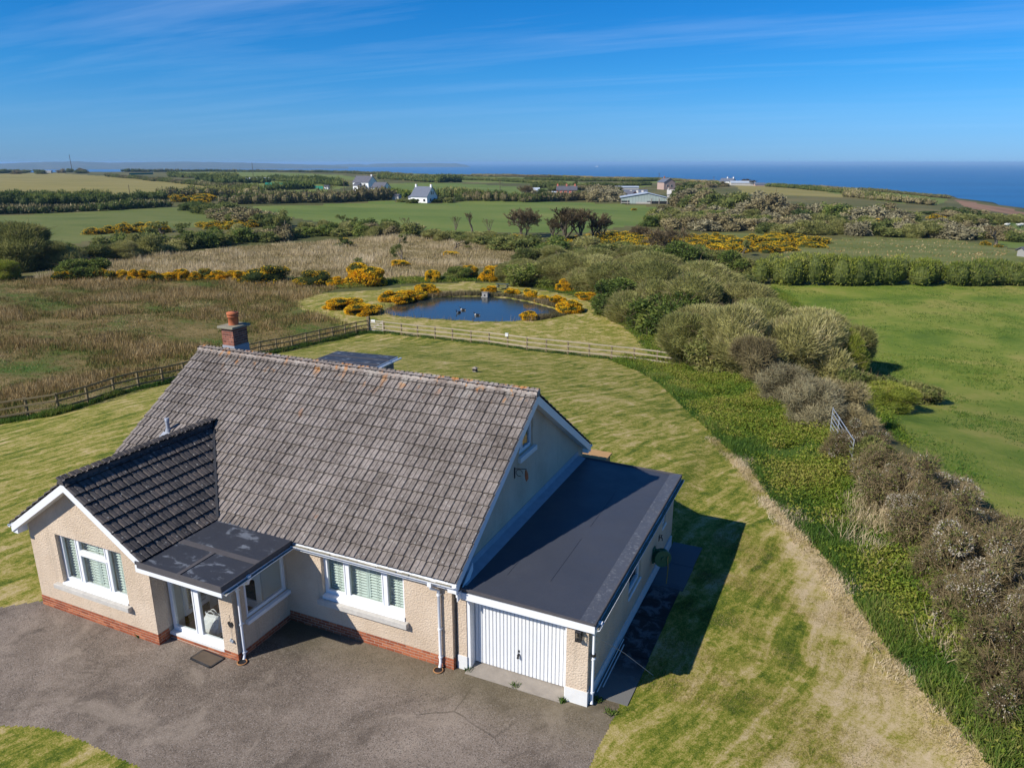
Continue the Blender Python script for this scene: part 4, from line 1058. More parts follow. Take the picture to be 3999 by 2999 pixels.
M['cream_timber'] = plain('planed_timber_mat', (.42, .25, .11), .8, .2, .2, 9, bump=.3)

# paving strip beside the garage: each slab a piece
pv = NT('dark_paving_mat'); _p = pv.pos()
_k = pv.noise(_p, 2.6, 6, .7, .6); _y = pv.xyz(_p)[1]
_c = pv.ramp(_k, [(.36, (.010, .010, .011)), (.5, (.028, .027, .027)), (.56, (.10, .10, .10)), (.7, (.15, .15, .155))])
_c = pv.mix(pv.step(pv.math('ADD', _y, pv.math('MULTIPLY', _k, 1.5)), 5.9, 6.9), _c, (.10, .11, .12))
_c = pv.mix(pv.step(pv.math('ADD', _y, pv.math('MULTIPLY', _k, 1.5)), 3.0, 1.6), _c, (.16, .155, .14))
pv.bump(pv.noise(_p, 40, 3), .5, .01)
M['paving'] = pv.done(_c, .8, .3)
pave = root('garage_path', (3.7, 4.0, 0)); tag(pave, kind='structure')
_ys = [.5, 2.3, 4.1, 5.75, 7.2, 8.6]
for y0, y1 in zip(_ys[:-1], _ys[1:]):
    g0, g1 = (float(terrain(3.6, y)) for y in (y0, y1)); b = MB()
    x1 = 4.02 if y0 < 5.7 else 4.12
    b.hexa([(3.235, y0 + .008, g0 - .1), (x1, y0 + .008, g0 - .1), (x1 + .02, y1 - .008, g1 - .1), (3.235, y1 - .008, g1 - .1), (3.235, y0 + .008, g0 + .022), (x1, y0 + .008, g0 + .02), (x1 + .02, y1 - .008, g1 + .02), (3.235, y1 - .008, g1 + .022)])
    b.build('paving_slab', M['paving'], pave)
# grating, gullies, rods, cable
G = [at(*q) for q in ((745, 2572), (794, 2540), (874, 2572), (821, 2607))]
gr = root('boot_grating', tuple(np.mean(G, 0)), 'black metal boot grating set in the drive before the porch door', 'grating')
m = MB(); gz = .012
for a, b in zip(G, G[1:] + G[:1]): m.bar((a[0], a[1], gz), (b[0], b[1], gz), .05, .03)
m.build('grating_frame', M['dark_metal'], gr)
A, B, C_, D_ = (np.array((p[0], p[1], gz + .006)) for p in G)
m = MB(); m.hexa([(p[0], p[1], .0035) for p in (A, B, C_, D_)] + [(p[0], p[1], .006) for p in (A, B, C_, D_)]); m.build('pit_shade', M['dark_metal'], gr)  # thin black sheet standing in for the dark under the bars
bar = MB()
for i in range(1, 13):
    f = i / 13; p, q = A + (B - A) * f, D_ + (C_ - D_) * f
    o = MB().bar(p, q, .012, .02).build('grating_bar', M['pole_wood'], gr)
    p, q = A + (D_ - A) * f, B + (C_ - B) * f
    bar.bar(p - (0, 0, .004), q - (0, 0, .004), .008, .012)
bar.build('cross_bars', M['pole_wood'], gr)
M['gully_clay'] = plain('gully_clay_mat', (.36, .18, .075), .85, .2, .3, 14)
def gully(p, label):
    g = root('drain_gully', p, label, 'drain', 'drain gullies at the feet of the downpipes')
    m = MB(); pts = arc((p[0], p[1], p[2] + .025), .11, 0, 2 * math.pi, 16); m.tube(pts, .014, 6, caps=False); m.build('gully_rim', M['gully_clay'], g)
    m = MB(); m.lathe((p[0], p[1], p[2] + .004), [(.1, 0), (.1, .012)], 14); m.build('gully_grate', M['dark_metal'], g)
gully((-.30, -.19, .0), 'round terracotta drain under the downpipe beside the main window')
gully((-4.66, -1.85, .0), 'round terracotta drain at the porch corner under its downpipe')
rods = root('plastic_pipe', (3.32, 1.6, .03), 'two thin white plastic pipes lying along the foot of the garage side wall', 'pipe')
for dx in (0, .07): MB().tube([(3.30 + dx, .6 + dx * 3, .05), (3.30 + dx, 2.7 - dx * 3, .04)], .013, 6).build('pipe', M['white_paint'], rods)
tag(MB().tube([(3.27, .42, 1.6), (3.75, 1.1, .85), (4.27, 1.78, float(terrain(4.27, 1.78)) + .01)], .008, 5).build('stay_cable', M['gate_wood'], None, (3.27, .42, 1.6)), 'thin pale cable slanting from the garage corner down to the grass', 'cable')
# lantern on the garage pier
ln = root('wall_lantern', (3.02, GY0, 1.74), 'small black box lantern on the pier right of the garage door', 'wall lamp')
m = MB(); m.box(2.97, 3.07, GY0 - .02, GY0 - .001, 1.68, 1.92); m.bar((3.02, GY0 - .02, 1.9), (3.02, GY0 - .1, 1.9), .03, .02); m.build('back_plate', M['dark_metal'], ln)
m = MB()
for sx in (-1, 1):
    for sy in (0, 1): m.box(3.02 + sx * .055 - .008, 3.02 + sx * .055 + .008, GY0 - .15 + sy * .10, GY0 - .135 + sy * .10, 1.68, 1.88)
m.box(2.955, 3.085, GY0 - .16, GY0 - .03, 1.88, 1.91); m.box(2.955, 3.085, GY0 - .16, GY0 - .03, 1.665, 1.68); m.build('lantern_cage', M['dark_metal'], ln)
m = MB(); m.box(2.975, 3.065, GY0 - .138, GY0 - .052, 1.682, 1.878); m.build('lantern_glass', M['glass'], ln)
# hose reel
hr = root('hose_reel', (3.22, 5.85, .72), 'green hose reel swung out from the garage side wall', 'hose reel')
m = MB(); m.box(3.213, 3.26, 5.75, 5.95, .5, .95); m.bar((3.25, 5.85, .9), (3.5, 5.80, .9), .06, .05); m.bar((3.25, 5.85, .55), (3.5, 5.80, .55), .06, .05); m.build('reel_bracket', M['green_plastic'], hr)
c0 = np.array((3.47, 5.80, .72)); axd = np.array((.55, -.8, .1)); axd /= np.linalg.norm(axd)
m = MB(); m.tube([c0 - axd * .10, c0 - axd * .085, c0 - axd * .08], [.24, .25, .25], 20); m.tube([c0 + axd * .08, c0 + axd * .085, c0 + axd * .10], [.25, .25, .24], 20); m.tube([c0 - axd * .1, c0 + axd * .13], .06, 12); m.build('reel_drum', M['green_plastic'], hr)
m = MB(); e1 = np.cross(axd, (0, 0, 1)); e1 /= np.linalg.norm(e1); e2 = np.cross(axd, e1)
m.tube([c0 + axd * (-.07 + .14 * i / 120) + .17 * (e1 * math.cos(i * .42) + e2 * math.sin(i * .42)) for i in range(121)], .016, 6); m.build('coiled_hose', M['green_plastic'], hr)
m = MB(); m.tube([c0 + e1 * .18 * -1 + axd * .05 + (0, 0, .1), c0 + (.18, -.08, .02), c0 + (.2, -.06, -.2), c0 + (.19, -.02, -.5), c0 + (.17, 0, -.78)], .014, 6); m.build('hanging_hose', M['hose'], hr)
tp = root('garden_tap', (3.215, 6.5, .9), 'dark garden tap high on the garage side wall beyond the hose reel', 'tap')
m = MB(); m.tube([(3.212, 6.5, .95), (3.30, 6.5, .95), (3.31, 6.5, .86)], .016, 8); m.build('tap_spout', M['dark_metal'], tp); m = MB(); m.tube([(3.28, 6.5, .95), (3.28, 6.5, 1.02)], .012, 6); m.box(3.25, 3.31, 6.49, 6.51, 1.02, 1.035); m.box(3.212, 3.225, 6.45, 6.55, .84, 1.02); m.build('tap_handle', M['dark_metal'], tp)
# bracket and hanging ornament on the gable
hk = root('hanging_bracket', (.0, 3.4, 3.7), 'black scrolled iron bracket with a brown ornament hanging on the gable wall', 'bracket')
m = MB(); m.box(.002, .02, 3.42, 3.46, 3.45, 3.75); m.tube([(.02, 3.44, 3.72), (.34, 3.44, 3.76)], .01, 6); m.tube(arc((.14, 3.44, 3.62), .09, 0, 5.2, 12, lambda c, s: (c, 0, s)), .008, 5); m.build('iron_bracket', M['dark_metal'], hk)
m = MB(); m.tube([(.33, 3.44, 3.75), (.33, 3.44, 3.70), (.34, 3.45, 3.6), (.35, 3.45, 3.5), (.34, 3.44, 3.42)], [.004, .03, .05, .045, .01], 8); m.build('ornament', M['terracotta'], hk)
# heart on the porch wall
ht = root('heart_ornament', (PX1 + .0, -1.76, 1.0), 'dark heart and small bells hanging on the porch corner by the downpipe', 'ornament')
m = MB(); pts = [(0, -.09), (.05, -.03), (.075, .02), (.06, .06), (.03, .065), (0, .035), (-.03, .065), (-.06, .06), (-.075, .02), (-.05, -.03)]
m.prism([(-4.90 + a, PYF - .03, .98 + b) for a, b in pts], (0, .025, 0)); m.tube([(-4.90, PYF - .015, 1.04), (-4.90, PYF - .005, 1.22)], .004, 4); m.build('heart', M['dark_metal'], ht)
m = MB(); m.tube([(-4.90, PYF - .015, .9), (-4.90, PYF - .015, .62)], .004, 4); m.lathe((-4.92, PYF - .03, .52), [(.03, 0), (.035, .03), (.012, .08)], 8); m.lathe((-4.87, PYF - .03, .5), [(.03, 0), (.035, .03), (.012, .08)], 8); m.build('bells', M['galv'], ht)
# bag in the porch
bp = (-6.12, -1.25, .052)
def bag_mesh():
    V = []; F = []; n = 22; rings = [(0, .30, .20), (.04, .33, .22), (.14, .34, .23), (.26, .31, .20), (.36, .25, .14), (.44, .20, .08), (.50, .23, .05)]
    rg = np.random.default_rng(5)
    for z, a, b in rings:
        for i in range(n):
            t = 2 * math.pi * i / n; k = 1 + rg.normal(0, .05)
            V.append((a * k * math.copysign(abs(math.cos(t)) ** .7, math.cos(t)), b * k * math.copysign(abs(math.sin(t)) ** .7, math.sin(t)), z + rg.normal(0, .008)))
    for r in range(len(rings) - 1):
        for i in range(n): F.append((r * n + i, r * n + (i + 1) % n, (r + 1) * n + (i + 1) % n, (r + 1) * n + i))
    F.append(tuple(range(n))[::-1])
    return V, F
bg = root('carrier_bag', bp, 'bulging white carrier bag standing behind the porch door glass', 'bag')
V, F = bag_mesh(); m = MB(); m.add([np.array(v) * 1.05 + np.array(bp) for v in V], F); m.build('bag_body', M['bag'], bg)
m = MB()
for s in (-1, 1): m.tube(arc((bp[0], bp[1] + s * .04, bp[2] + .5), .11, 0, math.pi, 8, lambda c, s_: (c, 0, s_)), .012, 5)
m.build('bag_handle', M['bag'], bg)
tag(MB().box(-5.95, -5.3, -1.62, -1.15, .052, .066).build('door_mat', M['grey_felt_edge'], None, (-5.6, -1.4, .052)), 'dark door mat on the porch floor behind the right hand door pane', 'mat')
tag(MB().bar((-6.93, -1.2, .56), (-6.93, -.1, .56), .1, .03).build('wall_shelf', M['inside_wall'], None, (-6.93, -.8, .56)), 'narrow cream shelf on the side wall inside the porch', 'shelf')

# shed behind the house
SH = (-16.6, -13.4, 15.9, 18.15); sg = float(terrain(-14, 17))
sh = root('garden_shed', (-15, 17, sg), 'garden shed with dark felt roof showing behind the main ridge', 'shed')
m = MB(); m.hexa([(-16.95, 15.7, 1.62), (-13.1, 15.7, 1.72), (-13.25, 18.3, 1.72), (-17, 18.3, 1.62), (-16.95, 15.7, 1.70), (-13.1, 15.7, 1.80), (-13.25, 18.3, 1.80), (-17, 18.3, 1.70)]); sr = m.build('shed_roof', M['felt_worn'], sh)
for y in (16.5, 17.4): MB().bar((-16.95, y, 1.705), (-13.15, y, 1.804), .09, .012).build('felt_seam', M['grey_felt_edge'], sr)
m = MB(); m.box(SH[0], SH[1], SH[2], SH[3], sg - .1, 1.63); m.build('shed_wall', M['slate_blue'], sh)
m = MB(); m.bar((-13.09, 15.7, 1.70), (-13.24, 18.3, 1.70), .02, .17); m.bar((-17, 15.69, 1.60), (-13.1, 15.69, 1.70), .02, .17); m.build('fascia', M['white'], sh)
for k in range(8): MB().box(SH[1] + .002, SH[1] + .016, SH[2] + .02 + k * .28, SH[2] + .27 + k * .28, sg, 1.6).build('board', M['slate_blue'], sh)
m = MB(); m.tube([(-13.02, 15.7, 1.67), (-13.16, 18.5, 1.66)], .05, 8); m.build('gutter', M['white'], sh)
# timber planter seen over the far edge of the garage roof
tb = root('timber_planter', (1.0, 10.0, 0), 'pale timber box standing behind the garage roof near the house', 'planter')
q = at(2310, 1772); qq = EYE + ray(2312, 1772) * ((10.1 - EYE[1]) / ray(2312, 1772)[1])
for k in range(5): MB().box(qq[0] - .45, qq[0] + .55, qq[1] - .3, qq[1] + .35, .02 + k * (qq[2] - .06) / 5, -.0 + (k + 1) * (qq[2] - .06) / 5).build('plank', M['cream_timber'], tb)
MB().box(qq[0] - .5, qq[0] + .6, qq[1] - .35, qq[1] + .4, qq[2] - .05, qq[2]).build('lid', M['cream_timber'], tb)
# small stone on the back lawn
q = at(1855, 1452); go = root('stone_ornament', tuple(q), 'little dark stone lantern standing alone on the back lawn', 'ornament')
m = MB(); m.box(q[0] - .14, q[0] + .14, q[1] - .14, q[1] + .14, q[2], q[2] + .07); m.build('foot', M['concrete'], go)
m = MB(); [m.box(q[0] + sx * .09 - .03, q[0] + sx * .09 + .03, q[1] + sy * .09 - .03, q[1] + sy * .09 + .03, q[2] + .07, q[2] + .24) for sx in (-1, 1) for sy in (-1, 1)]; m.build('leg', M['dark_metal'], go)
m = MB(); m.add([(q[0] - .17, q[1] - .17, q[2] + .24), (q[0] + .17, q[1] - .17, q[2] + .24), (q[0] + .17, q[1] + .17, q[2] + .24), (q[0] - .17, q[1] + .17, q[2] + .24), (q[0], q[1], q[2] + .36)], [(0, 1, 4), (1, 2, 4), (2, 3, 4), (3, 0, 4), (3, 2, 1, 0)]); m.build('cap', M['concrete'], go)

# ------------------------------------------------------------------ post and rail fences, each post and rail its own piece
def fence(name, label, P, hgt, mat, post_mat, rails=(.28, .62, .96), pw=.11, side=1):
    f = root(name, tuple(P[0]), label, 'fence')
    for i, p in enumerate(P):
        m = MB(); m.box(p[0] - pw / 2, p[0] + pw / 2, p[1] - pw / 2, p[1] + pw / 2, p[2] - .2, p[2] + hgt + random.uniform(-.03, .04)); m.build('post', post_mat, f)
    for a, b in zip(P[:-1], P[1:]):
        d = np.array((b[0] - a[0], b[1] - a[1], 0)); d /= np.linalg.norm(d); off = np.array((d[1], -d[0], 0)) * (pw / 2 + .022) * side
        for k in rails:
            w = random.uniform(-.015, .015)
            MB().bar(np.array(a) + off + (0, 0, k * hgt + w), np.array(b) + off + (0, 0, k * hgt + random.uniform(-.015, .015)), .04, .095).build('rail', mat, f)
    return f
fence('timber_fence', 'brown post and rail fence from the gate corner along the rough meadow', FENCE_LEFT, 1.12, M['fence_wood'], M['fence_wood'])
fence('rail_fence', 'sun bleached post and rail fence between the back lawn and the pond', FENCE_FAR, 1.12, M['fence_pale'], M['fence_wood'])
gpost = FENCE_LEFT[-1]; g2 = FENCE_FAR[0]
gt = root('garden_gate', tuple(gpost), 'pale timber five bar gate at the fence corner by the pond', 'gate')
MB().box(gpost[0] - .13, gpost[0] + .13, gpost[1] - .13, gpost[1] + .13, gpost[2] - .2, gpost[2] + 1.45).build('gate_post', M['fence_wood'], gt)
a = np.array(gpost) + (.16, 0, 0); b = np.array(g2) - (.1, 0, 0)
for k in range(5): MB().bar(a + (0, 0, .2 + k * .22), b + (0, 0, .2 + k * .22), .03, .085).build('gate_bar', M['gate_wood'], gt)
MB().bar(a + (0, 0.04, .22), b + (0, .04, 1.06), .03, .08).build('brace', M['gate_wood'], gt)
for p in (a, b): MB().box(p[0] - .04, p[0] + .04, p[1] - .03, p[1] + .03, p[2] + .12, p[2] + 1.16).build('stile', M['gate_wood'], gt)
gs = a * .72 + b * .28
tag(MB().box(gs[0] - .22, gs[0] + .22, gs[1] - .05, gs[1] - .03, gs[2] + .98, gs[2] + 1.2).build('gate_notice', M['white_paint'], None, (gs[0], gs[1], gs[2] + 1)), 'blank white notice fixed on top of the pale garden gate', 'notice')
p = FENCE_FAR[7]; bx = root('fence_box', (p[0], p[1], p[2] + 1.15), 'small white box on a post of the bleached rail fence', 'box')
MB().box(p[0] - .13, p[0] + .13, p[1] - .2, p[1] - .08, p[2] + .98, p[2] + 1.22).build('box_body', M['white_paint'], bx); MB().box(p[0] - .15, p[0] + .15, p[1] - .22, p[1] - .06, p[2] + 1.222, p[2] + 1.25).build('box_lid', M['white'], bx)

# picnic table, duck house and water birds at the pond
q = at(1962, 1132); tbn = root('picnic_table', tuple(q), 'dark green picnic table on the mown grass beyond the pond', 'picnic table')
rzt = R(10); cz, sz = math.cos(rzt), math.sin(rzt)
def loc(dx, dy, dz): return (q[0] + cz * dx - sz * dy, q[1] + sz * dx + cz * dy, q[2] + dz)
for k in range(5): MB().bar(loc(-.85, -.28 + k * .14, .74), loc(.85, -.28 + k * .14, .74), .12, .04).build('table_plank', M['table_wood'], tbn)
for s in (-1, 1): MB().bar(loc(-.85, s * .72, .44), loc(.85, s * .72, .44), .24, .045).build('bench', M['table_wood'], tbn)
for sx in (-.6, .6):
    for s in (-1, 1): MB().bar(loc(sx, s * .2, .72), loc(sx, s * .62, 0), .08, .05).build('leg', M['table_wood'], tbn)
    MB().bar(loc(sx + .05, -.8, .40), loc(sx + .05, .8, .40), .04, .09).build('cross_beam', M['table_wood'], tbn)
q = at(1893, 1158); q[2] = POND_Z; dh = root('duck_house', tuple(q), 'grey wooden duck house with arched doorway at the far edge of the pond', 'duck house')
m = MB(); m.box(q[0] - .42, q[0] + .42, q[1] - .15, q[1] + .55, q[2] + .02, q[2] + .12); m.build('raft', M['slate_wood'], dh)
m = MB(); m.box(q[0] - .36, q[0] + .36, q[1], q[1] + .5, q[2] + .121, q[2] + .58); m.build('wall', M['slate_wood'], dh)
m = MB()
for k in range(4): m.box(q[0] - .365, q[0] + .365, q[1] - .012, q[1] - .002, q[2] + .13 + k * .115, q[2] + .235 + k * .115)
m.build('front_boards', M['slate_wood'], dh)
m = MB(); m.prism([(q[0] - .1, q[1] - .02, q[2] + .13), (q[0] + .1, q[1] - .02, q[2] + .13), (q[0] + .1, q[1] - .02, q[2] + .3), (q[0] + .06, q[1] - .02, q[2] + .37), (q[0] - .06, q[1] - .02, q[2] + .37), (q[0] - .1, q[1] - .02, q[2] + .3)], (0, .006, 0)); m.build('doorway', M['dark_metal'], dh)  # flat black plate, painted shade in place of a real opening
m = MB(); m.hexa([(q[0] - .42, q[1] - .08, q[2] + .60), (q[0] + .42, q[1] - .08, q[2] + .60), (q[0] + .42, q[1] + .56, q[2] + .54), (q[0] - .42, q[1] + .56, q[2] + .54), (q[0] - .42, q[1] - .08, q[2] + .64), (q[0] + .42, q[1] - .08, q[2] + .64), (q[0] + .42, q[1] + .56, q[2] + .58), (q[0] - .42, q[1] + .56, q[2] + .58)]); m.build('roof', M['slate_wood'], dh)
M['feather_dark'] = plain('dark_feather_mat', (.02, .018, .016), .6, .3, .3, 20); M['feather_white'] = plain('white_feather_mat', (.7, .69, .66), .7, .2, .1, 20)
def goose(u, v, a, label):
    q = at(u, v); q[2] = POND_Z
    g = root('goose', (0, 0, 0), label, 'goose', 'geese swimming on the pond')
    m = MB(); m.tube([(-.44, 0, .16), (-.34, 0, .13), (-.18, 0, .09), (.02, 0, .08), (.2, 0, .10), (.30, 0, .16), (.35, 0, .26), (.37, 0, .36), (.40, 0, .42), (.46, 0, .43), (.53, 0, .415)], [.015, .07, .14, .17, .14, .085, .05, .045, .055, .04, .012], 10); m.build('body', M['feather_dark'], g)
    m = MB(); m.tube([(.12, 0, .085), (.24, 0, .12), (.315, 0, .19)], [.155, .125, .07], 10); m.build('breast', M['feather_white'], g)
    m = MB(); m.tube([(-.40, 0, .1), (-.3, 0, .06), (-.1, 0, .03)], [.05, .09, .1], 8); m.build('flank', M['feather_white'], g)
    g.location = tuple(q); g.rotation_euler = (0, 0, a); g.scale = (.8,) * 3
goose(1808, 1208, R(195), 'black and white goose farthest from the near bank of the pond')
goose(1791, 1218, R(250), 'black and white goose seen head on beside the farthest goose')
goose(1863, 1228, R(200), 'black and white goose nearest the middle of the pond, swimming alone')
# field gate lost in the hedge
q0, q1 = at(3240, 1700), at(3320, 1835)
hg = root('field_gate', tuple(q0), 'galvanised tubular field gate half lost in the blackthorn hedge', 'gate')
a, b = np.array(q0) + (0, 0, .1), np.array(q1) + (0, 0, .05)
for k in range(6): MB().tube([a + (0, 0, .15 + k * .2), b + (0, 0, .15 + k * .2)], .02, 6).build('gate_bar', M['galv'], hg)
for f in (0, .33, .66, 1): p = a + (b - a) * f; MB().tube([p + (0, 0, .1), p + (0, 0, 1.2)], .022, 6).build('gate_upright', M['galv'], hg)

# ------------------------------------------------------------------ distant houses, barns and poles
ANG = math.atan2(_r[1], _r[0])
def house(name, label, cat, u, v, turn, w, d, he, hr, wall, roof, wins=(), chims=(), over=.25, group=None, roof_only=False, sky=()):
    """near right corner of the front at pixel (u, v); w, d, he, hr in metres; windows (face, along, height, width, tall)"""
    p = at(u, v); rz = ANG + R(turn)
    h = root(name, (0, 0, 0), label, cat, group)
    m = MB(); m.prism([(-w, 0, -.6), (-w, d, -.6), (-w, d, he), (-w, d / 2, hr), (-w, 0, he)], (w, 0, 0)); m.build('wall', wall, h)
    m = MB(); t = .16
    k = (hr - he) / (d / 2)
    for s in (0, 1):
        y0, y1 = (-over, d / 2) if s == 0 else (d + over, d / 2)
        z0 = he - over * k
        m.hexa([(-w - over, y0, z0 + .02), (over, y0, z0 + .02), (over, y1, hr + .02), (-w - over, y1, hr + .02), (-w - over, y0, z0 + .02 + t), (over, y0, z0 + .02 + t), (over, y1, hr + .02 + t), (-w - over, y1, hr + .02 + t)])
    ro = m.build('roof', roof, h)
    for (x, y) in chims:
        m = MB(); z0 = hr - abs(y - d / 2) * k - .3; m.box(x - .35, x + .35, y - .3, y + .3, z0, hr + 1.0); c = m.build('chimney', wall if wall is not M['far_stone'] else M['terracotta'], ro)
        m = MB(); m.lathe((x, y, hr + 1.0), [(.14, 0), (.12, .35)], 8); m.build('chimney_pot', M['terracotta'], c)
    for x, y0, y1 in sky:
        m = MB(); zz0 = he + k * y0; zz1 = he + k * y1; m.hexa([(x - .5, y0, zz0 + .2), (x + .5, y0, zz0 + .2), (x + .5, y1, zz1 + .2), (x - .5, y1, zz1 + .2), (x - .5, y0, zz0 + .24), (x + .5, y0, zz0 + .24), (x + .5, y1, zz1 + .24), (x - .5, y1, zz1 + .24)]); m.build('roof_light', M['rubble'], ro)
    for f, a, z, ww, hh in wins:
        m = MB(); g = MB()
        if f == 'f': m.box(a - ww / 2 - .08, a + ww / 2 + .08, -.06, .04, z - .08, z + hh + .08); g.box(a - ww / 2, a + ww / 2, -.075, -.061, z, z + hh)
        else: m.box(-.04, .06, a - ww / 2 - .08, a + ww / 2 + .08, z - .08, z + hh + .08); g.box(.061, .075, a - ww / 2, a + ww / 2, z, z + hh)
        o = m.build('window', M['white_paint'], h); g.build('pane', M['dark_glass'], o)
    h.location = tuple(p); h.rotation_euler = (0, 0, rz)
    return h, p, rz
WH, wp, wr = house('white_house', 'tall white two storey house with grey slate roof and low side wing, farthest left', 'house', 1440, 748, -30, 11.5, 7.6, 4.9, 8.2, M['far_white'], M['slate'],
    [('f', -10.2, 3.1, .9, 1.1), ('f', -5.2, 3.1, .9, 1.1), ('f', -2.6, 3.1, .9, 1.1), ('f', -10.2, .7, .9, 1.2), ('f', -1.2, .2, .9, 2.0), ('r', 2.2, .9, .8, 1.1)], [(-.6, 3.8)])
m = MB(); m.prism([(-9.4, -2.4, -.6), (-9.4, 0, -.6), (-9.4, 0, 4.3), (-9.4, -2.4, 3.2)], (3.6, 0, 0)); m.build('wall', M['far_white'], WH)
m = MB(); m.hexa([(-9.7, -2.7, 3.1), (-5.5, -2.7, 3.1), (-5.5, .1, 4.4), (-9.7, .1, 4.4), (-9.7, -2.7, 3.25), (-5.5, -2.7, 3.25), (-5.5, .1, 4.55), (-9.7, .1, 4.55)]); m.build('roof', M['slate'], WH)
m = MB(); m.prism([(-4.6, -1.8, -.6), (-4.6, 0, -.6), (-4.6, 0, 2.9), (-4.6, -1.8, 2.2)], (3.2, 0, 0)); m.build('wall', M['far_white'], WH)
m = MB(); m.hexa([(-4.9, -2.1, 2.1), (-1.1, -2.1, 2.1), (-1.1, .1, 3.0), (-4.9, .1, 3.0), (-4.9, -2.1, 2.25), (-1.1, -2.1, 2.25), (-1.1, .1, 3.15), (-4.9, .1, 3.15)]); m.build('roof', M['slate'], WH)
m = MB(); m.box(-8.4, -7.6, -2.47, -2.41, 1.2, 2.2); m.build('window', M['dark_glass'], WH)
house('white_house_wing', 'low white outbuilding with a grey roof joined to the tall white house', 'outbuilding', 1497, 752, -30, 8.2, 6.5, 2.3, 5.0, M['far_white'], M['slate'], [('f', -6, .6, .8, 1)])
house('white_cottage', 'white cottage with blue slate roof and two chimneys in the green pasture', 'house', 1668, 794, -33, 8.4, 6.6, 2.5, 6.1, M['far_white'], M['slate_blue'],
    [('f', -6.6, .5, .7, 1.0), ('f', -4.6, .5, .7, 1.0), ('f', -1.4, .6, 1.0, .9), ('r', 2.2, .7, .7, 1.0), ('r', 4.6, .7, .7, 1.0), ('r', 2.8, 3.2, .5, 1.2), ('r', 3.9, 3.2, .5, 1.2)], [(-8.1, 3.3), (-.4, 3.3)])
house('cottage_shed', 'little grey roofed shed just left of the white cottage', 'shed', 1556, 781, -20, 3.0, 2.6, 1.7, 2.2, M['rubble'], M['slate'])
house('cottage_porch', 'low white lean-to at the left end of the white cottage', 'outbuilding', 1622, 790, -33, 3.6, 3.0, 1.8, 2.5, M['far_white'], M['slate_blue'])
house('pink_house', 'long salmon pink farmhouse with three chimneys among trees', 'house', 2252, 768, -6, 9.6, 6.0, 2.9, 4.6, M['far_pink'], M['slate'],
    [('f', -8.4, .3, .7, .9), ('f', -8.4, 1.7, .7, .8), ('f', -6.4, 1.7, .7, .8), ('f', -4.2, 1.7, .7, .8), ('f', -6.4, .2, .8, 1.1), ('f', -2, 1.7, .7, .8)], [(-9.3, 3), (-5, 3), (-1, 3)])
house('glazed_shed', 'low white shed against the left end of the pink farmhouse', 'shed', 2172, 768, -6, 2.2, 3.0, 1.6, 2.2, M['far_white'], M['barn_roof'])
house('grey_hut', 'small pale blue roofed hut among the trees left of the pink farmhouse', 'shed', 2105, 757, -10, 3.2, 3.0, 1.6, 2.8, M['rubble'], M['barn_roof'])
house('stone_house', 'pinkish stone house with a pale gable rising above the farm', 'house', 2592, 742, -72, 8.0, 7.4, 4.2, 6.3, M['far_stone'], M['slate_blue'], [('r', 2.4, 1.6, .8, 1.2), ('r', 5, 1.6, .8, 1.2)], [(-6.5, 3.7)])
house('dark_barn', 'long outbuilding with navy roof and pale roof lights behind the big barn', 'barn', 2528, 776, -4, 10.5, 6, 1.6, 3.7, M['far_pink'], M['slate_blue'], sky=((-7.5, .6, 2.4), (-4.6, .6, 2.4), (-2.2, .6, 2.4)))
house('pink_byre', 'salmon gabled byre beside the navy roofed outbuilding', 'barn', 2462, 776, -62, 5, 4.6, 1.4, 3.0, M['far_pink'], M['slate'])
house('pale_greenhouse', 'long low pale building behind the trees above the barn', 'shed', 2494, 742, 0, 13.5, 5, 1.3, 1.9, M['rubble'], M['barn_roof'])
house('ruined_cottage', 'rough whitewashed stone cottage with one chimney right of the barn', 'house', 2645, 775, -10, 4.6, 4.5, 1.8, 3.6, M['rubble'], M['rubble'], [], [(-4.2, 2.2)])
house('coast_house', 'white farmhouse with stepped gables near the cliff edge by the sea', 'house', 2858, 724, -40, 9.5, 6, 2.6, 4.6, M['far_white'], M['slate_blue'], [('f', -7, .6, .9, 1)], [(-5, 3), (-.5, 3)])
house('coast_byre', 'long grey farm building beside the white farmhouse near the sea', 'barn', 2951, 726, -3, 17, 6, 2.0, 3.2, M['rubble'], M['barn_roof'], [], [])
house('coast_shed', 'low dark roofed shed at the right end of the long farm building near the sea', 'shed', 2990, 728, -3, 7, 5, 1.0, 2.2, M['far_stone'], M['slate_blue'])
house('field_shed', 'open grey field shed among the hedges at the far left skyline', 'shed', 200, 676, 5, 9, 5, 3.0, 3.6, M['rubble'], M['barn_roof'])
house('poultry_house', 'long low grey shed in the strip fields beyond the tan field', 'shed', 1050, 708, 4, 20, 8, 1.6, 2.6, M['far_stone'], M['barn_roof'])
house('garden_hut', 'little white hut left of the tall white house', 'shed', 1282, 740, -10, 2.6, 2.4, 1.7, 2.3, M['far_white'], M['slate'])
house('roadside_shed', 'tiny dark shed with white posts at the right edge of the ridge pasture', 'shed', 4030, 1004, 10, 1.5, 1.6, 1.1, 1.5, M['slate_wood'], M['slate'])
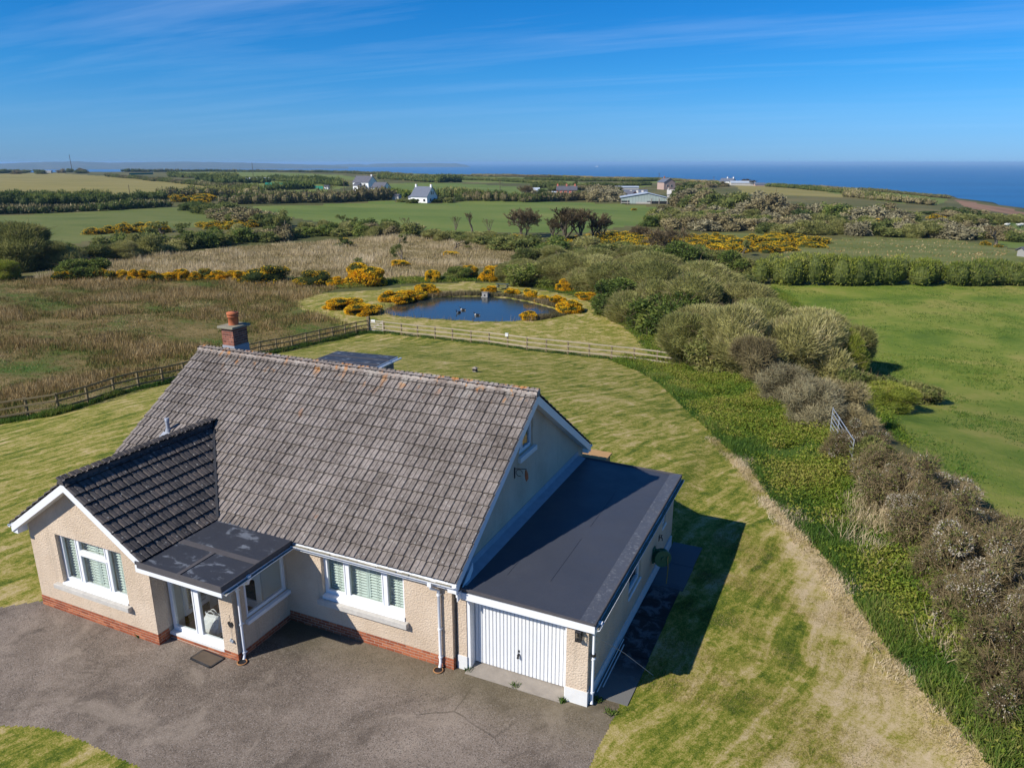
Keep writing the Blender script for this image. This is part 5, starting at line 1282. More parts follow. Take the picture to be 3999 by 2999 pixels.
# the big barn with its pale green end towards us
pb = at(2606, 798); bz = ANG + R(-6)
bn = root('big_barn', (0, 0, 0), 'wide pale green sheeted barn with a low pitched roof at the pasture edge', 'barn')
LW = 17.8
prof = [(-LW, 0), (0, 0), (0, 2.3), (-7.6, 4.0), (-LW, 2.35)]
m = MB(); m.prism([(x, .3, z - .4 if z == 0 else z - .15) for x, z in prof], (0, 11, 0)); m.build('wall', M['dark_metal'], bn)  # near-black body: shade of the open inside is put into its colour
nP = 16
for i in range(nP):
    x0, x1 = -LW + i * LW / nP + .02, -LW + (i + 1) * LW / nP - .02
    top = lambda x: 2.3 + (4.0 - 2.3) * (x / -7.6) if x > -7.6 else 4.0 + (2.35 - 4.0) * ((x + 7.6) / (-LW + 7.6))
    zb = 0.1 if 2 < i < 9 else (1.1 if i >= 9 else 1.2)
    m = MB(); m.hexa([(x0, .2, zb), (x1, .2, zb), (x1, .28, zb), (x0, .28, zb), (x0, .2, top(x0) - .1), (x1, .2, top(x1) - .1), (x1, .28, top(x1) - .1), (x0, .28, top(x0) - .1)]); m.build('sheet', M['barn_metal'], bn)
m = MB(); m.hexa([(.3, -.1, 2.22), (.3, 11.4, 2.22), (-7.6, 11.4, 4.05), (-7.6, -.1, 4.05), (.3, -.1, 2.34), (.3, 11.4, 2.34), (-7.6, 11.4, 4.2), (-7.6, -.1, 4.2)]); m.hexa([(-7.6, -.1, 4.05), (-7.6, 11.4, 4.05), (-LW - .3, 11.4, 2.3), (-LW - .3, -.1, 2.3), (-7.6, -.1, 4.2), (-7.6, 11.4, 4.2), (-LW - .3, 11.4, 2.42), (-LW - .3, -.1, 2.42)]); m.build('roof', M['barn_roof'], bn)
for x in (-.1, -3.2, -6.2, -15.2, -17.7): MB().box(x - .09, x + .09, .05, .19, -.4, 2.2 if x > -14 else 1.6).build('post', M['gate_wood'], bn)
m = MB(); m.box(-LW, -14.2, .08, .12, .35, .6); m.box(-12, -6.5, .08, .12, .1, .75); m.build('low_wall', M['rubble'], bn)
bn.location = tuple(pb); bn.rotation_euler = (0, 0, bz)
# netting fences
def netting(u0, v0, u1, v1, h, label):
    a, b = at(u0, v0), at(u1, v1); n = root('netting_fence', tuple(a), label, 'fence', 'green netting windbreaks in the strip fields')
    MB().bar(a + (0, 0, h / 2), b + (0, 0, h / 2), .06, h).build('netting', M['net_green'], n)
    for k in range(6): p = a + (b - a) * k / 5; MB().box(p[0] - .08, p[0] + .08, p[1] - .08, p[1] + .08, p[2] - .3, p[2] + h + .3).build('post', M['pole_wood'], n)
netting(505, 684, 598, 682, 2.4, 'bright green netting windbreak behind the tan field, farthest left of three')
netting(1035, 724, 1112, 726, 1.8, 'green netting windbreak near the long low grey shed')
netting(1216, 738, 1262, 740, 1.8, 'short green netting windbreak left of the little white hut')
# poles
def pole(u, v, h_px, label, arm=True, lean=0.0):
    p = at(u, v); h = h_px * depth(p) / FPX
    o = root('utility_pole', tuple(p), label, 'utility pole', 'wooden utility poles in the fields')
    MB().tube([p - (0, 0, .3), p + (lean * h, 0, h)], [h * .018 + .06, h * .012 + .05], 6).build('shaft', M['pole_wood'], o)
    if arm:
        t = p + (lean * h, 0, h * .95); MB().bar(t - _r * 1.0, t + _r * 1.0, .12, .12).build('cross_arm', M['pole_wood'], o)
pole(283, 674, 66, 'tall utility pole on the skyline at the top corner of the tan field', lean=-.04)
pole(508, 768, 44, 'short plain pole rising from the hedge below the tan field', False)
pole(989, 690, 52, 'thin mast on the skyline above the long low grey shed', True)
pole(1345, 752, 52, 'pole just left of the tall white house')
pole(1012, 772, 48, 'dark pole at the hedge end left of the tall white house', False)
pole(1953, 752, 46, 'pole with a cross arm in the green field right of the white cottage')
pole(2573, 712, 34, 'dark pole on the skyline above the pale stone gable', True)
pole(2516, 768, 34, 'pole standing behind the navy roofed outbuilding', True)
pole(2786, 722, 30, 'pole left of the white farmhouse near the sea', True)
pole(3030, 760, 22, 'small pole alone in the coast field', False)
pole(1502, 745, 42, 'thin pole behind the low wing of the tall white house', True)
# sheep in the far right field
M['fleece'] = plain('fleece_mat', (.62, .60, .53), .95, .1, .1, 8)
def sheep(u, v, a, label):
    q = at(u, v); s = root('sheep', (0, 0, 0), label, 'sheep', 'sheep in the field by the right edge')
    MB().tube([(-.62, 0, .62), (-.5, 0, .68), (-.2, 0, .70), (.2, 0, .70), (.45, 0, .72), (.56, 0, .80), (.66, 0, .90), (.84, 0, .84), (.95, 0, .78)], [.08, .24, .30, .30, .25, .15, .12, .10, .05], 8).build('body', M['fleece'], s)
    for x in (-.4, .35):
        for y in (-.13, .13): MB().tube([(x, y, .5), (x, y, 0)], [.07, .045], 5).build('leg', M['feather_dark'], s)
    s.location = tuple(q); s.rotation_euler = (0, 0, a); s.scale = (1.25,) * 3
sheep(3930, 890, ANG + .2, 'white sheep grazing left of the larger pair in the far right field')
sheep(3978, 891, ANG + 3.4, 'white sheep, left of the pair at the right edge of the far field')
sheep(3988, 889, ANG + .1, 'white sheep, right of the pair at the right edge of the far field')
# ship on the horizon
d = ray(2330, 645.5); tt = (-62 - EYE[2]) / d[2]; q = EYE + d * min(tt, 14000); 
_d2 = d / math.hypot(d[0], d[1]); rr_ = 12500.0; q = np.array((EYE[0] + _d2[0] * rr_, EYE[1] + _d2[1] * rr_, -62.0))
sp = root('ship', tuple(q), 'tiny white ship far out on the sea', 'ship')
m = MB(); ax = np.array((_r[0], _r[1], 0)); m.bar(q - ax * 24 + (0, 0, 4), q + ax * 24 + (0, 0, 4), 10, 9); m.build('hull', M['far_white'], sp)
m = MB(); m.bar(q + ax * 2 + (0, 0, 13), q + ax * 22 + (0, 0, 13), 8, 10); m.build('superstructure', M['far_white'], sp)

# ------------------------------------------------------------------ vegetation
def unit(a): return a / (np.linalg.norm(a, axis=-1, keepdims=True) + 1e-9)
def leaf_quads(rg, P, AX, ln, wd, taper=.35):
    n = len(P); s = unit(np.cross(AX, rg.normal(size=(n, 3)))); ln = np.broadcast_to(ln, n)[:, None]; wd = np.broadcast_to(wd, n)[:, None]
    a = P - s * wd / 2; b = P + s * wd / 2; c = P + AX * ln + s * wd * taper / 2; d = P + AX * ln - s * wd * taper / 2
    V = np.stack([a, b, c, d], 1).reshape(-1, 3); Q = np.arange(n * 4).reshape(-1, 4)
    return V, Q
def lump_surface(rg, L, n, inner=.9, jit=(.72, 1.04), zmin=.0):
    """n points on the outside of a heap of ellipsoids L = (x, y, z, rx, ry, rz), with outward normals"""
    L = np.asarray(L, float); area = (L[:, 3] * L[:, 4] + L[:, 3] * L[:, 5] + L[:, 4] * L[:, 5]); out = []; on = []; tot = 0
    while tot < n:
        k = rg.choice(len(L), n * 2, p=area / area.sum()); d = unit(rg.normal(size=(n * 2, 3)))
        P = L[k, :3] + d * L[k, 3:] * rg.uniform(jit[0], jit[1], (n * 2, 1)); N = unit(d / L[k, 3:])
        ok = P[:, 2] > zmin
        step_ = 4000
        for j in range(len(L)):
            q = (P - L[j, :3]) / (L[j, 3:] * inner); ok &= ((q * q).sum(1) > 1) | (k == j)
        ok &= (((P - L[k, :3]) / L[k, 3:]) ** 2).sum(1) > .45
        out.append(P[ok]); on.append(N[ok]); tot += ok.sum()
    return np.concatenate(out)[:n], np.concatenate(on)[:n]
def heap(rg, n, spread=.33, r=(.14, .24), top=1.0, lean=.0):
    L = []
    for i in range(n):
        a = rg.uniform(0, 2 * math.pi); d = spread * math.sqrt(rg.uniform(0, 1)); q = rg.uniform(*r)
        h = (top - q) * (1 - (d / .5) ** 2 * .75)
        z = rg.uniform(.25, 1.0) * max(h, q * .7) if i % 5 < 3 else q * rg.uniform(.55, .9)
        L.append((d * math.cos(a) + lean * z, d * math.sin(a), z, q, q, q * rg.uniform(.85, 1.25)))
    return L
LEAF = {
    'willow': [(.2, (.14, .15, .04)), (.42, (.255, .255, .075)), (.62, (.37, .35, .12)), (.85, (.5, .45, .2))],
    'green': [(.2, (0.0688, 0.106, 0.0225)), (.45, (0.144, 0.194, 0.0375)), (.65, (0.25, 0.281, 0.0562)), (.88, (0.388, 0.375, 0.106))],
    'hedge': [(.2, (0.0813, 0.106, 0.0275)), (.45, (0.169, 0.194, 0.0475)), (.65, (0.281, 0.281, 0.0775)), (.88, (0.4, 0.356, 0.131))],
    'dark': [(.2, (0.0475, 0.0725, 0.02)), (.5, (0.112, 0.15, 0.035)), (.8, (0.213, 0.225, 0.0575))],
    'brown': [(.2, (0.112, 0.09, 0.0425)), (.45, (0.231, 0.19, 0.0875)), (.65, (0.356, 0.294, 0.144)), (.88, (0.475, 0.394, 0.213))],
    'purple': [(.2, (0.119, 0.104, 0.0562)), (.5, (0.25, 0.22, 0.122)), (.8, (0.4, 0.35, 0.206))],
    'pale': [(.2, (.19, .18, .055)), (.45, (.35, .325, .11)), (.65, (.5, .45, .19)), (.88, (.64, .56, .31))],
    'gorse': [(.2, (.04, .06, .014)), (.5, (.09, .11, .022)), (.8, (.16, .165, .036))],
    'lime': [(.2, (0.112, 0.15, 0.0225)), (.45, (0.225, 0.263, 0.0338)), (.65, (0.35, 0.362, 0.0575)), (.88, (0.488, 0.45, 0.1))],
    'twig': [(.2, (.075, .054, .026)), (.5, (.175, .13, .064)), (.8, (.3, .23, .125))],
    'bark': [(.2, (.08, .065, .045)), (.5, (.15, .122, .086)), (.8, (.24, .2, .15))],
}
for k, st in LEAF.items(): M['leaf_' + k] = leafmat('leaf_%s_mat' % k, st, .38 if k not in ('twig', 'bark', 'brown', 'purple') else .08)
M['bloom'] = leafmat('gorse_bloom_mat', [(.2, (.74, .39, .006)), (.5, (.93, .56, .012)), (.8, (.98, .70, .035))], .3)
M['blossom'] = leafmat('white_blossom_mat', [(.2, (.40, .34, .24)), (.5, (.56, .50, .40)), (.8, (.72, .67, .58))], .3)
def merge(parts):
    V = []; Q = []; I = []; T = []; o = 0
    for v, q, i, t in parts:
        V.append(v); Q.append(q + o); I.append(np.full(len(q), i)); T.append(t); o += len(v)
    return np.concatenate(V), np.concatenate(Q), np.concatenate(I), np.concatenate(T)
def tints(rg, n, P=None, f=3.0):
    t = rg.uniform(.15, .85, n)
    if P is not None: t = .55 * t + .45 * (.5 + .5 * np.sin(P[:, 0] * f + 1.3) * np.cos(P[:, 1] * f * 1.2) * np.cos(P[:, 2] * f))
    return np.repeat(t, 4)
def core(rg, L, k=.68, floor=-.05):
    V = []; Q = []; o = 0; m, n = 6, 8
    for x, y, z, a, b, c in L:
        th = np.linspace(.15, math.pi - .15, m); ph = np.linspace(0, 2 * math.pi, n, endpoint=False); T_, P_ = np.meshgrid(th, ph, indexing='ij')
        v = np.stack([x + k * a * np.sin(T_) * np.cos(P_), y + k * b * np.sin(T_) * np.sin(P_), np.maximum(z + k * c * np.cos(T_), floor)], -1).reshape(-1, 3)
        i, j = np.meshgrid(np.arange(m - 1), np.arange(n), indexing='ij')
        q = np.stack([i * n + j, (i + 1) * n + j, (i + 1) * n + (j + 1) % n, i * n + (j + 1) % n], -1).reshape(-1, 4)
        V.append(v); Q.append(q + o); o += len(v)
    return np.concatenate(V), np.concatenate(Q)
def bush_mesh(kind, seed, n=4200, hi=True):
    rg = np.random.default_rng(seed); parts = []; mats = []
    nl = int(rg.integers(16, 24))
    if kind in ('willow', 'pale', 'lime'):
        L = heap(rg, 8, .24, (.2, .29), 1.0, .05); n = int(n * 2.1); P, N = lump_surface(rg, L, n, jit=(.86, 1.05))
        AX = unit(N * .75 + np.array((.12, 0, 1.0)) * .8 + rg.normal(0, .3, P.shape)); V, Q = leaf_quads(rg, P, AX, rg.uniform(.035, .085, n) * (1 if hi else 1.6), (.0085 if hi else .03))
        mats = [M['leaf_' + kind]]; parts.append((V, Q, 0, tints(rg, n, P, 9)))
        k = n // 40; P, N = lump_surface(rg, L, k); AX = unit(N * .5 + np.array((.1, 0, 1.0)) + rg.normal(0, .2, P.shape)); V, Q = leaf_quads(rg, P - AX * .12, AX, rg.uniform(.10, .2, k), .005); mats.append(M['leaf_twig']); parts.append((V, Q, 1, tints(rg, k)))
        v, q = core(rg, L, .8); parts.append((v, q, 0, np.full(len(v), .35)))
    elif kind == 'gorse' or kind == 'gorse_thin':
        L = heap(rg, nl, .36, (.15, .24), .95); P, N = lump_surface(rg, L, n)
        AX = unit(N + rg.normal(0, .5, P.shape) + (0, 0, .3)); V, Q = leaf_quads(rg, P, AX, rg.uniform(.03, .07, n), .018, .1); mats = [M['leaf_gorse'], M['bloom']]; parts.append((V, Q, 0, tints(rg, n, P, 8)))
        k = int(n * (1.7 if kind == 'gorse' else .4)); P, N = lump_surface(rg, L, k, jit=(.98, 1.07))
        f = np.sin(P[:, 0] * 11 + seed) * np.cos(P[:, 1] * 10 - seed) + np.sin(P[:, 2] * 13 + seed * 2) * .8 + rg.normal(0, .35, k)
        P = P[f > (-.55 if kind == 'gorse' else .35)]; N = N[f > (-.55 if kind == 'gorse' else .35)]
        V, Q = leaf_quads(rg, P, unit(N + rg.normal(0, .6, P.shape) + (0, 0, .5)), rg.uniform(.02, .042, len(P)), .026, .8); parts.append((V, Q, 1, tints(rg, len(P))))
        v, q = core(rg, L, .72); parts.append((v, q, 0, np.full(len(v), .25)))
    elif kind in ('blackthorn', 'blackthorn_bare'):
        L = heap(rg, nl + 10, .43, (.075, .16), .98); m = int(n * 1.45)
        P, N = lump_surface(rg, L, m, inner=.6, jit=(.4, 1.16)); AX = unit(N * .7 + rg.normal(0, .75, P.shape) + (0, 0, .35)); V, Q = leaf_quads(rg, P, AX, rg.uniform(.04, .11, m), .0062, .4)
        mats = [M['leaf_twig'], M['blossom'], M['leaf_hedge']]; parts.append((V, Q, 0, tints(rg, m, P, 7)))
        k = int(n * (2.6 if kind == 'blackthorn' else .6)); P, N = lump_surface(rg, L, k, inner=.75, jit=(.9, 1.1))
        f = np.sin(P[:, 0] * 9 + seed) * np.cos(P[:, 1] * 8 - seed) + .7 * np.sin(P[:, 2] * 10 + seed) + rg.normal(0, .4, k); P = P[f > (.0 if kind == 'blackthorn' else .5)]; N = N[f > (.0 if kind == 'blackthorn' else .5)]
        V, Q = leaf_quads(rg, P, unit(N + rg.normal(0, .7, P.shape)), rg.uniform(.007, .016, len(P)), .010, .9); parts.append((V, Q, 1, tints(rg, len(P))))
        k = int(n * .95); P, N = lump_surface(rg, L, k, jit=(.7, 1.06)); V, Q = leaf_quads(rg, P, unit(N + rg.normal(0, .6, P.shape)), .024, .014); parts.append((V, Q, 2, tints(rg, k)))
        v, q = core(rg, L, .5); parts.append((v, q, 0, np.full(len(v), .2)))
        k = 90; B = np.column_stack([rg.normal(0, .12, k), rg.normal(0, .12, k), np.zeros(k)]); E, _n = lump_surface(rg, L, k, jit=(.95, 1.2)); AX = E - B; ln = np.linalg.norm(AX, axis=1)
        for r_ in (1, 2): V, Q = leaf_quads(rg, B, unit(AX + rg.normal(0, .04, AX.shape)), ln, .014, .3); parts.append((V, Q, 0, np.repeat(rg.uniform(.6, 1.0, k), 4)))
    else:
        L = heap(rg, nl, .35, (.14, .23), 1.0, .05); P, N = lump_surface(rg, L, n)
        if kind in ('purple', 'brown') and hi:
            n = n * 2; P, N = lump_surface(rg, L, n, inner=.7, jit=(.6, 1.1)); AX = unit(N * .6 + rg.normal(0, .6, P.shape) + (.1, 0, .6)); V, Q = leaf_quads(rg, P, AX, rg.uniform(.04, .12, n), .0068, .4)
        else:
            AX = unit(N * .7 + rg.normal(0, .6, P.shape) + (0, 0, .3)); V, Q = leaf_quads(rg, P, AX, rg.uniform(.03, .065, n) * (1 if hi else 1.7), .026 * (1 if hi else 1.7), .5)
        mats = [M['leaf_' + kind], M['leaf_twig']]; parts.append((V, Q, 0, tints(rg, n, P, 9)))
        k = n // 12; P, N = lump_surface(rg, L, k); AX = unit(N * .8 + rg.normal(0, .4, P.shape) + (0, 0, .5)); V, Q = leaf_quads(rg, P - AX * .06, AX, rg.uniform(.08, .17, k), .008); parts.append((V, Q, 1, tints(rg, k)))
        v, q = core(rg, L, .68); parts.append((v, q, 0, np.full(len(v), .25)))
    if hi and not kind.startswith('gorse'):
        k = 420; P, N = lump_surface(rg, L, k, jit=(.9, 1.02)); AX = unit(N * .8 + rg.normal(0, .45, P.shape) + (.1, 0, .5)); V, Q = leaf_quads(rg, P, AX, rg.uniform(.06, .2, k), .0055, .3)
        if M['leaf_twig'] not in mats: mats.append(M['leaf_twig'])
        parts.append((V, Q, mats.index(M['leaf_twig']), tints(rg, k)))
    V, Q, I, T_ = merge(parts)
    return np_mesh(kind + '_bush', V, Q, mats=mats, mat_idx=I, tint=T_)
PROTO = {}
def proto(kind, far):
    k = (kind, far)
    if k not in PROTO: PROTO[k] = [bush_mesh(kind, 31 * i + sum(map(ord, kind)) + far * 7, 900 if far else 5600, not far) for i in range(5 if not far else 4)]
    return random.choice(PROTO[k])
NAMES = {'willow': 'willow_bush', 'pale': 'willow_bush', 'lime': 'leafy_bush', 'green': 'leafy_bush', 'hedge': 'leafy_bush', 'dark': 'evergreen_bush', 'brown': 'bare_bush', 'purple': 'bare_bush', 'gorse': 'gorse_bush', 'gorse_thin': 'gorse_bush', 'blackthorn': 'blackthorn_bush', 'blackthorn_bare': 'blackthorn_bush'}
CATS = {'willow': 'willow bush', 'pale': 'willow bush', 'lime': 'bush', 'green': 'bush', 'hedge': 'bush', 'dark': 'evergreen bush', 'brown': 'bare bush', 'purple': 'bare bush', 'gorse': 'gorse bush', 'gorse_thin': 'gorse bush', 'blackthorn': 'blackthorn bush', 'blackthorn_bare': 'blackthorn bush'}
def plant(kind, p, w, h, label, group=None, rot=None):
    far = depth(p) > 130
    o = link(NAMES[kind], proto(kind, far)); o.location = (p[0], p[1], p[2] - .04 * h)
    o.rotation_euler = (0, 0, random.uniform(-1, 1) * .9 + random.choice((0, math.pi)) if rot is None else rot)
    o.scale = (w, w * random.uniform(.85, 1.15), h)
    return tag(o, label, CATS[kind], group)
def bush(kind, u, v, wpx, hpx, label, group=None):
    p = at(u, v); s = depth(p) / FPX; c = max(.55, 1 - ((EYE[2] - p[2]) / np.linalg.norm(p - EYE)) ** 2) ** .5
    return plant(kind, p, wpx * s, hpx * s / c, label, group)
def scatter(kinds, poly, n, wr, hr, label, group, seed=1, gap=.62):
    """n bushes spread over a patch of ground outlined in the photograph"""
    rg = np.random.default_rng(seed); P = W(poly); xs = [p[0] for p in P]; ys = [p[1] for p in P]; got = []; tries = 0
    while len(got) < n and tries < n * 60:
        tries += 1; x, y = rg.uniform(min(xs), max(xs)), rg.uniform(min(ys), max(ys))
        if not inside(np.array([x]), np.array([y]), P)[0]: continue
        w = rg.uniform(*wr)
        if any(math.hypot(x - a, y - b) < gap * (w + c) / 2 for a, b, c in got): continue
        got.append((x, y, w)); k = kinds[int(rg.integers(len(kinds)))]
        lb = label[k] if isinstance(label, dict) else label
        plant(k, (x, y, float(terrain(x, y))), w, rg.uniform(*hr), lb, (group[k] if isinstance(group, dict) else group))
HEDGE_N = 0
def hedge(line, h, w, mix, label, dens=1.0, name='hedge', wob=.11, blooms=0.0, tops=None, group=None):
    """a hedge along points of the photograph: h and w in metres; mix is a list of leaf kinds"""
    global HEDGE_N
    HEDGE_N += 1; rg = np.random.default_rng(400 + HEDGE_N)
    P = np.array(ats(line)); seg = np.linalg.norm(np.diff(P[:, :2], axis=0), axis=1); cum = np.concatenate([[0], np.cumsum(seg)]); Lh = cum[-1]
    n = max(8, int(Lh / (w * .12))); L = []
    for i in range(n):
        s = Lh * (i + rg.uniform(0, 1)) / n
        x = np.interp(s, cum, P[:, 0]); y = np.interp(s, cum, P[:, 1]); hh = h * (1 + wob * rg.normal()) * (1 + .16 * math.sin(s / (w * 4) + HEDGE_N) + .1 * math.sin(s / (w * 1.3)))
        hh = max(hh, h * .45); r = w * rg.uniform(.26, .4)
        x += rg.normal(0, w * .22); y += rg.normal(0, w * .22); zf = rg.uniform(.42, .55)
        L.append((x, y, float(terrain(x, y)) + hh * zf, r, r, hh * .52))
    L = np.array(L); c = np.array([P[:, 0].mean(), P[:, 1].mean(), P[:, 2].min()])
    dm = depth(P.mean(0)); px = dm / 740.0                       # metres per picture pixel there
    lf = min(max(px * 1.35, .12), h * .26); m = int(min(90000, max(900, dens * 1.5 * (Lh * (h + w * .7)) / (lf * lf * .5))))
    V_, N_ = [], []
    # sample lump by lump so that long hedges stay cheap; drop what lies inside a neighbouring lump
    per = max(6, int(m * 1.6) // n)
    ground = terrain(L[:, 0], L[:, 1])
    d = unit(rg.normal(size=(n, per, 3))); d[..., 2] = np.abs(d[..., 2]) * np.where(rg.uniform(size=(n, per)) < .72, 1, -1)
    PP = L[:, None, :3] + d * L[:, None, 3:] * rg.uniform(.9, 1.06, (n, per, 1)); NN = unit(d / L[:, None, 3:])
    k = PP[..., 2] > ground[:, None] - .05
    for off in (1, 2, 3, 4, 5):
        for sg_ in (1, -1):
            q = np.roll(L, sg_ * off, axis=0); k &= ((((PP - q[:, None, :3]) / (q[:, None, 3:] * .86)) ** 2).sum(-1) > 1)
    PP = PP[k]; NN = NN[k]
    AX = unit(NN * .6 + rg.normal(0, .4, PP.shape) + (0, 0, .7))
    V, Q = leaf_quads(rg, PP, AX, rg.uniform(.9, 2.0, len(PP)) * lf, lf * rg.uniform(.4, .75, len(PP)), .4)
    zone = (np.sin(PP[:, 0] / (w * 2.2) + HEDGE_N) + np.cos(PP[:, 1] / (w * 1.9)) + rg.normal(0, .9, len(PP)))
    idx = np.clip(((zone + 2.2) / 4.4 * len(mix)).astype(int), 0, len(mix) - 1)
    mats = [M['leaf_' + k] if k not in ('bloom', 'blossom') else M[k] for k in mix]
    if blooms:
        mats.append(M['bloom']); f = rg.uniform(size=len(PP)) < blooms * (np.sin(PP[:, 0] / (w * 3.1) + 2) * np.cos(PP[:, 1] / (w * 2.7)) > -.2); idx = np.where(f & (NN[:, 2] > -.1), len(mix), idx)
    cv, cq = core(rg, L, .84, -1e3); cv[:, 2] = np.maximum(cv[:, 2], terrain(cv[:, 0], cv[:, 1]) - .1)
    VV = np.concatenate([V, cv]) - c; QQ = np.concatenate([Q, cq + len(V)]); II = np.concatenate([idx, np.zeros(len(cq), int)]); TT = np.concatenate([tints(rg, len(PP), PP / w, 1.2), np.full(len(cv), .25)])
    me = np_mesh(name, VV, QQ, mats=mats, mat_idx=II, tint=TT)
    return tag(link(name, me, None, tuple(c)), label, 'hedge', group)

# ---- bare and leafy trees: a tapered trunk with limbs that fork down to twigs
def tree_mesh(seed, spread=.5, depth_=6, lean=.12, fork=3, up=.55, stems=1, first=.15):
    rg = np.random.default_rng(seed); TR = MB(); TW = []
    def grow(p, d, ln, r, lv):
        q = p + d * ln * .5; d2 = unit(d + rg.normal(0, .12, 3) + np.array((lean, 0, .05)) * .3); e = q + d2 * ln * .5
        if lv >= depth_ - 2: TW.append((p, q, r)); TW.append((q, e, r * .8))
        else: TR.tube([p, q, e], [r, r * .86, r * .72], 6 if lv < 2 else 4, caps=False)
        if lv >= depth_: return
        for k in range(fork if lv else fork + 1):
            a = rg.uniform(0, 2 * math.pi); s = spread * rg.uniform(.55, 1.35)
            t = unit(np.cross(d2, rg.normal(size=3))); nd = unit(d2 * 1.0 + t * s * 1.1 + np.array((lean, 0, up * .35)))
            b = q + (e - q) * rg.uniform(.2, 1.0) if k else e
            grow(b, nd, ln * rg.uniform(.62, .86), r * rg.uniform(.52, .70), lv + 1)
    for s in range(stems):
        a = rg.uniform(0, 6.28); o = np.array((math.cos(a), math.sin(a), 0)) * (.05 * (s > 0))
        grow(o + (0, 0, -.03), unit(np.array((lean * .6 + .25 * math.cos(a) * (stems > 1), .25 * math.sin(a) * (stems > 1), 1.0))), first, .019 / math.sqrt(stems), 0)
    A = np.array([t[0] for t in TW]); B = np.array([t[1] for t in TW]); rr = np.array([max(t[2] * .9, .0024) for t in TW])
    dd = B - A; s1 = unit(np.cross(dd, (.3, .2, .9))); s2 = unit(np.cross(dd, s1))
    V = np.concatenate([np.stack([A - s * rr[:, None], A + s * rr[:, None], B + s * rr[:, None] * .7, B - s * rr[:, None] * .7], 1).reshape(-1, 3) for s in (s1, s2)])
    Q = np.arange(len(V)).reshape(-1, 4)
    trunk = D.meshes.new('trunk'); tv = np.array(TR.v); tq = np.array([f for f in TR.f if len(f) == 4])
    tips = B
    top = max(V[:, 2].max(), 1e-3); wid = max(np.ptp(V[:, 0]), np.ptp(V[:, 1]))
    sc = np.array((1 / wid, 1 / wid, 1 / top))
    return (np_mesh('trunk', tv * sc, tq, mats=[M['leaf_bark']], tint=np.full(len(tv), .45), smooth=True), np_mesh('crown', V * sc, Q, mats=[M['leaf_twig']], tint=np.repeat(rg.uniform(.2, .8, len(Q)), 4)), tips * sc)
TREES = {}
def tree_proto(style):
    if style not in TREES:
        if style == 'bare': TREES[style] = [tree_mesh(50 + i, .45, 6, .08, 2, .7) for i in range(3)]
        elif style == 'bare_wide': TREES[style] = [tree_mesh(80 + i, .6, 6, .02, 3, .5, 3) for i in range(2)]
        elif style == 'fine': TREES[style] = [tree_mesh(110 + i, .42, 6, .06, 3, .8) for i in range(3)]
        elif style == 'thin': TREES[style] = [tree_mesh(140 + i, .38, 5, .1, 2, .9) for i in range(3)]
        elif style in ('leafy', 'evergreen', 'windswept'):
            out = []
            for i in range(3):
                tr, tw, tips = tree_mesh(170 + i + len(style), .6, 5, .12 if style != 'windswept' else .4, 2, .4); rg = np.random.default_rng(i)
                t = tips[rg.integers(len(tips), size=1500)] + rg.normal(0, .035, (1500, 3)); V, Q = leaf_quads(rg, t, unit(rg.normal(size=t.shape) + (0, 0, .5)), rg.uniform(.03, .07, len(t)), .035)
                out.append((tr, np_mesh('crown', V, Q, mats=[M['leaf_dark' if style == 'evergreen' else 'leaf_hedge']], tint=tints(rg, len(t), t, 8)), tips))
            TREES[style] = out
    return TREES[style][len(D.objects) % len(TREES[style])]
def tree(style, u, v, wpx, hpx, label, group=None, rot=None):
    p = at(u, v); s = depth(p) / FPX; tr, cr_, _ = tree_proto(style)
    r = D.objects.new({'bare': 'bare_tree', 'bare_wide': 'bare_tree', 'fine': 'bare_tree', 'thin': 'bare_tree', 'leafy': 'leafy_tree', 'evergreen': 'evergreen_tree', 'windswept': 'windswept_tree'}[style], None); COL.objects.link(r)
    r.location = tuple(p); r.rotation_euler = (0, 0, random.uniform(0, 6.28) if rot is None else rot); r.scale = (wpx * s, wpx * s, hpx * s); tag(r, label, 'tree', group)
    for nm, me in (('trunk', tr), ('crown', cr_)):
        o = D.objects.new(nm, me); COL.objects.link(o); o.parent = r
    return r

# ---- hedge along the right of the garden
bt = 'blackthorn hedge in white blossom along the bank right of the lawn'
for i, (u, v, w, h, k) in enumerate([(3345, 1800, 250, 190, 'blackthorn'), (3450, 1880, 290, 220, 'blackthorn_bare'), (3530, 2000, 320, 270, 'blackthorn_bare'), (3660, 1990, 330, 200, 'blackthorn'), (3660, 2150, 350, 290, 'blackthorn_bare'), (3800, 2120, 330, 230, 'blackthorn'), (3770, 2320, 380, 340, 'blackthorn'),
        (3900, 2250, 340, 270, 'blackthorn_bare'), (4020, 2240, 300, 230, 'blackthorn'), (3880, 2480, 380, 340, 'blackthorn'), (4010, 2440, 360, 320, 'blackthorn'), (3960, 2680, 400, 380, 'blackthorn_bare'), (4080, 2620, 380, 380, 'blackthorn'), (4060, 2880, 420, 400, 'blackthorn_bare')]):
    bush(k, u, v, w, h, 'blossoming blackthorn bush in the lawn hedge' if k == 'blackthorn' else 'nearly bare brown blackthorn bush in the lawn hedge', 'blackthorn bushes along the lawn hedge')
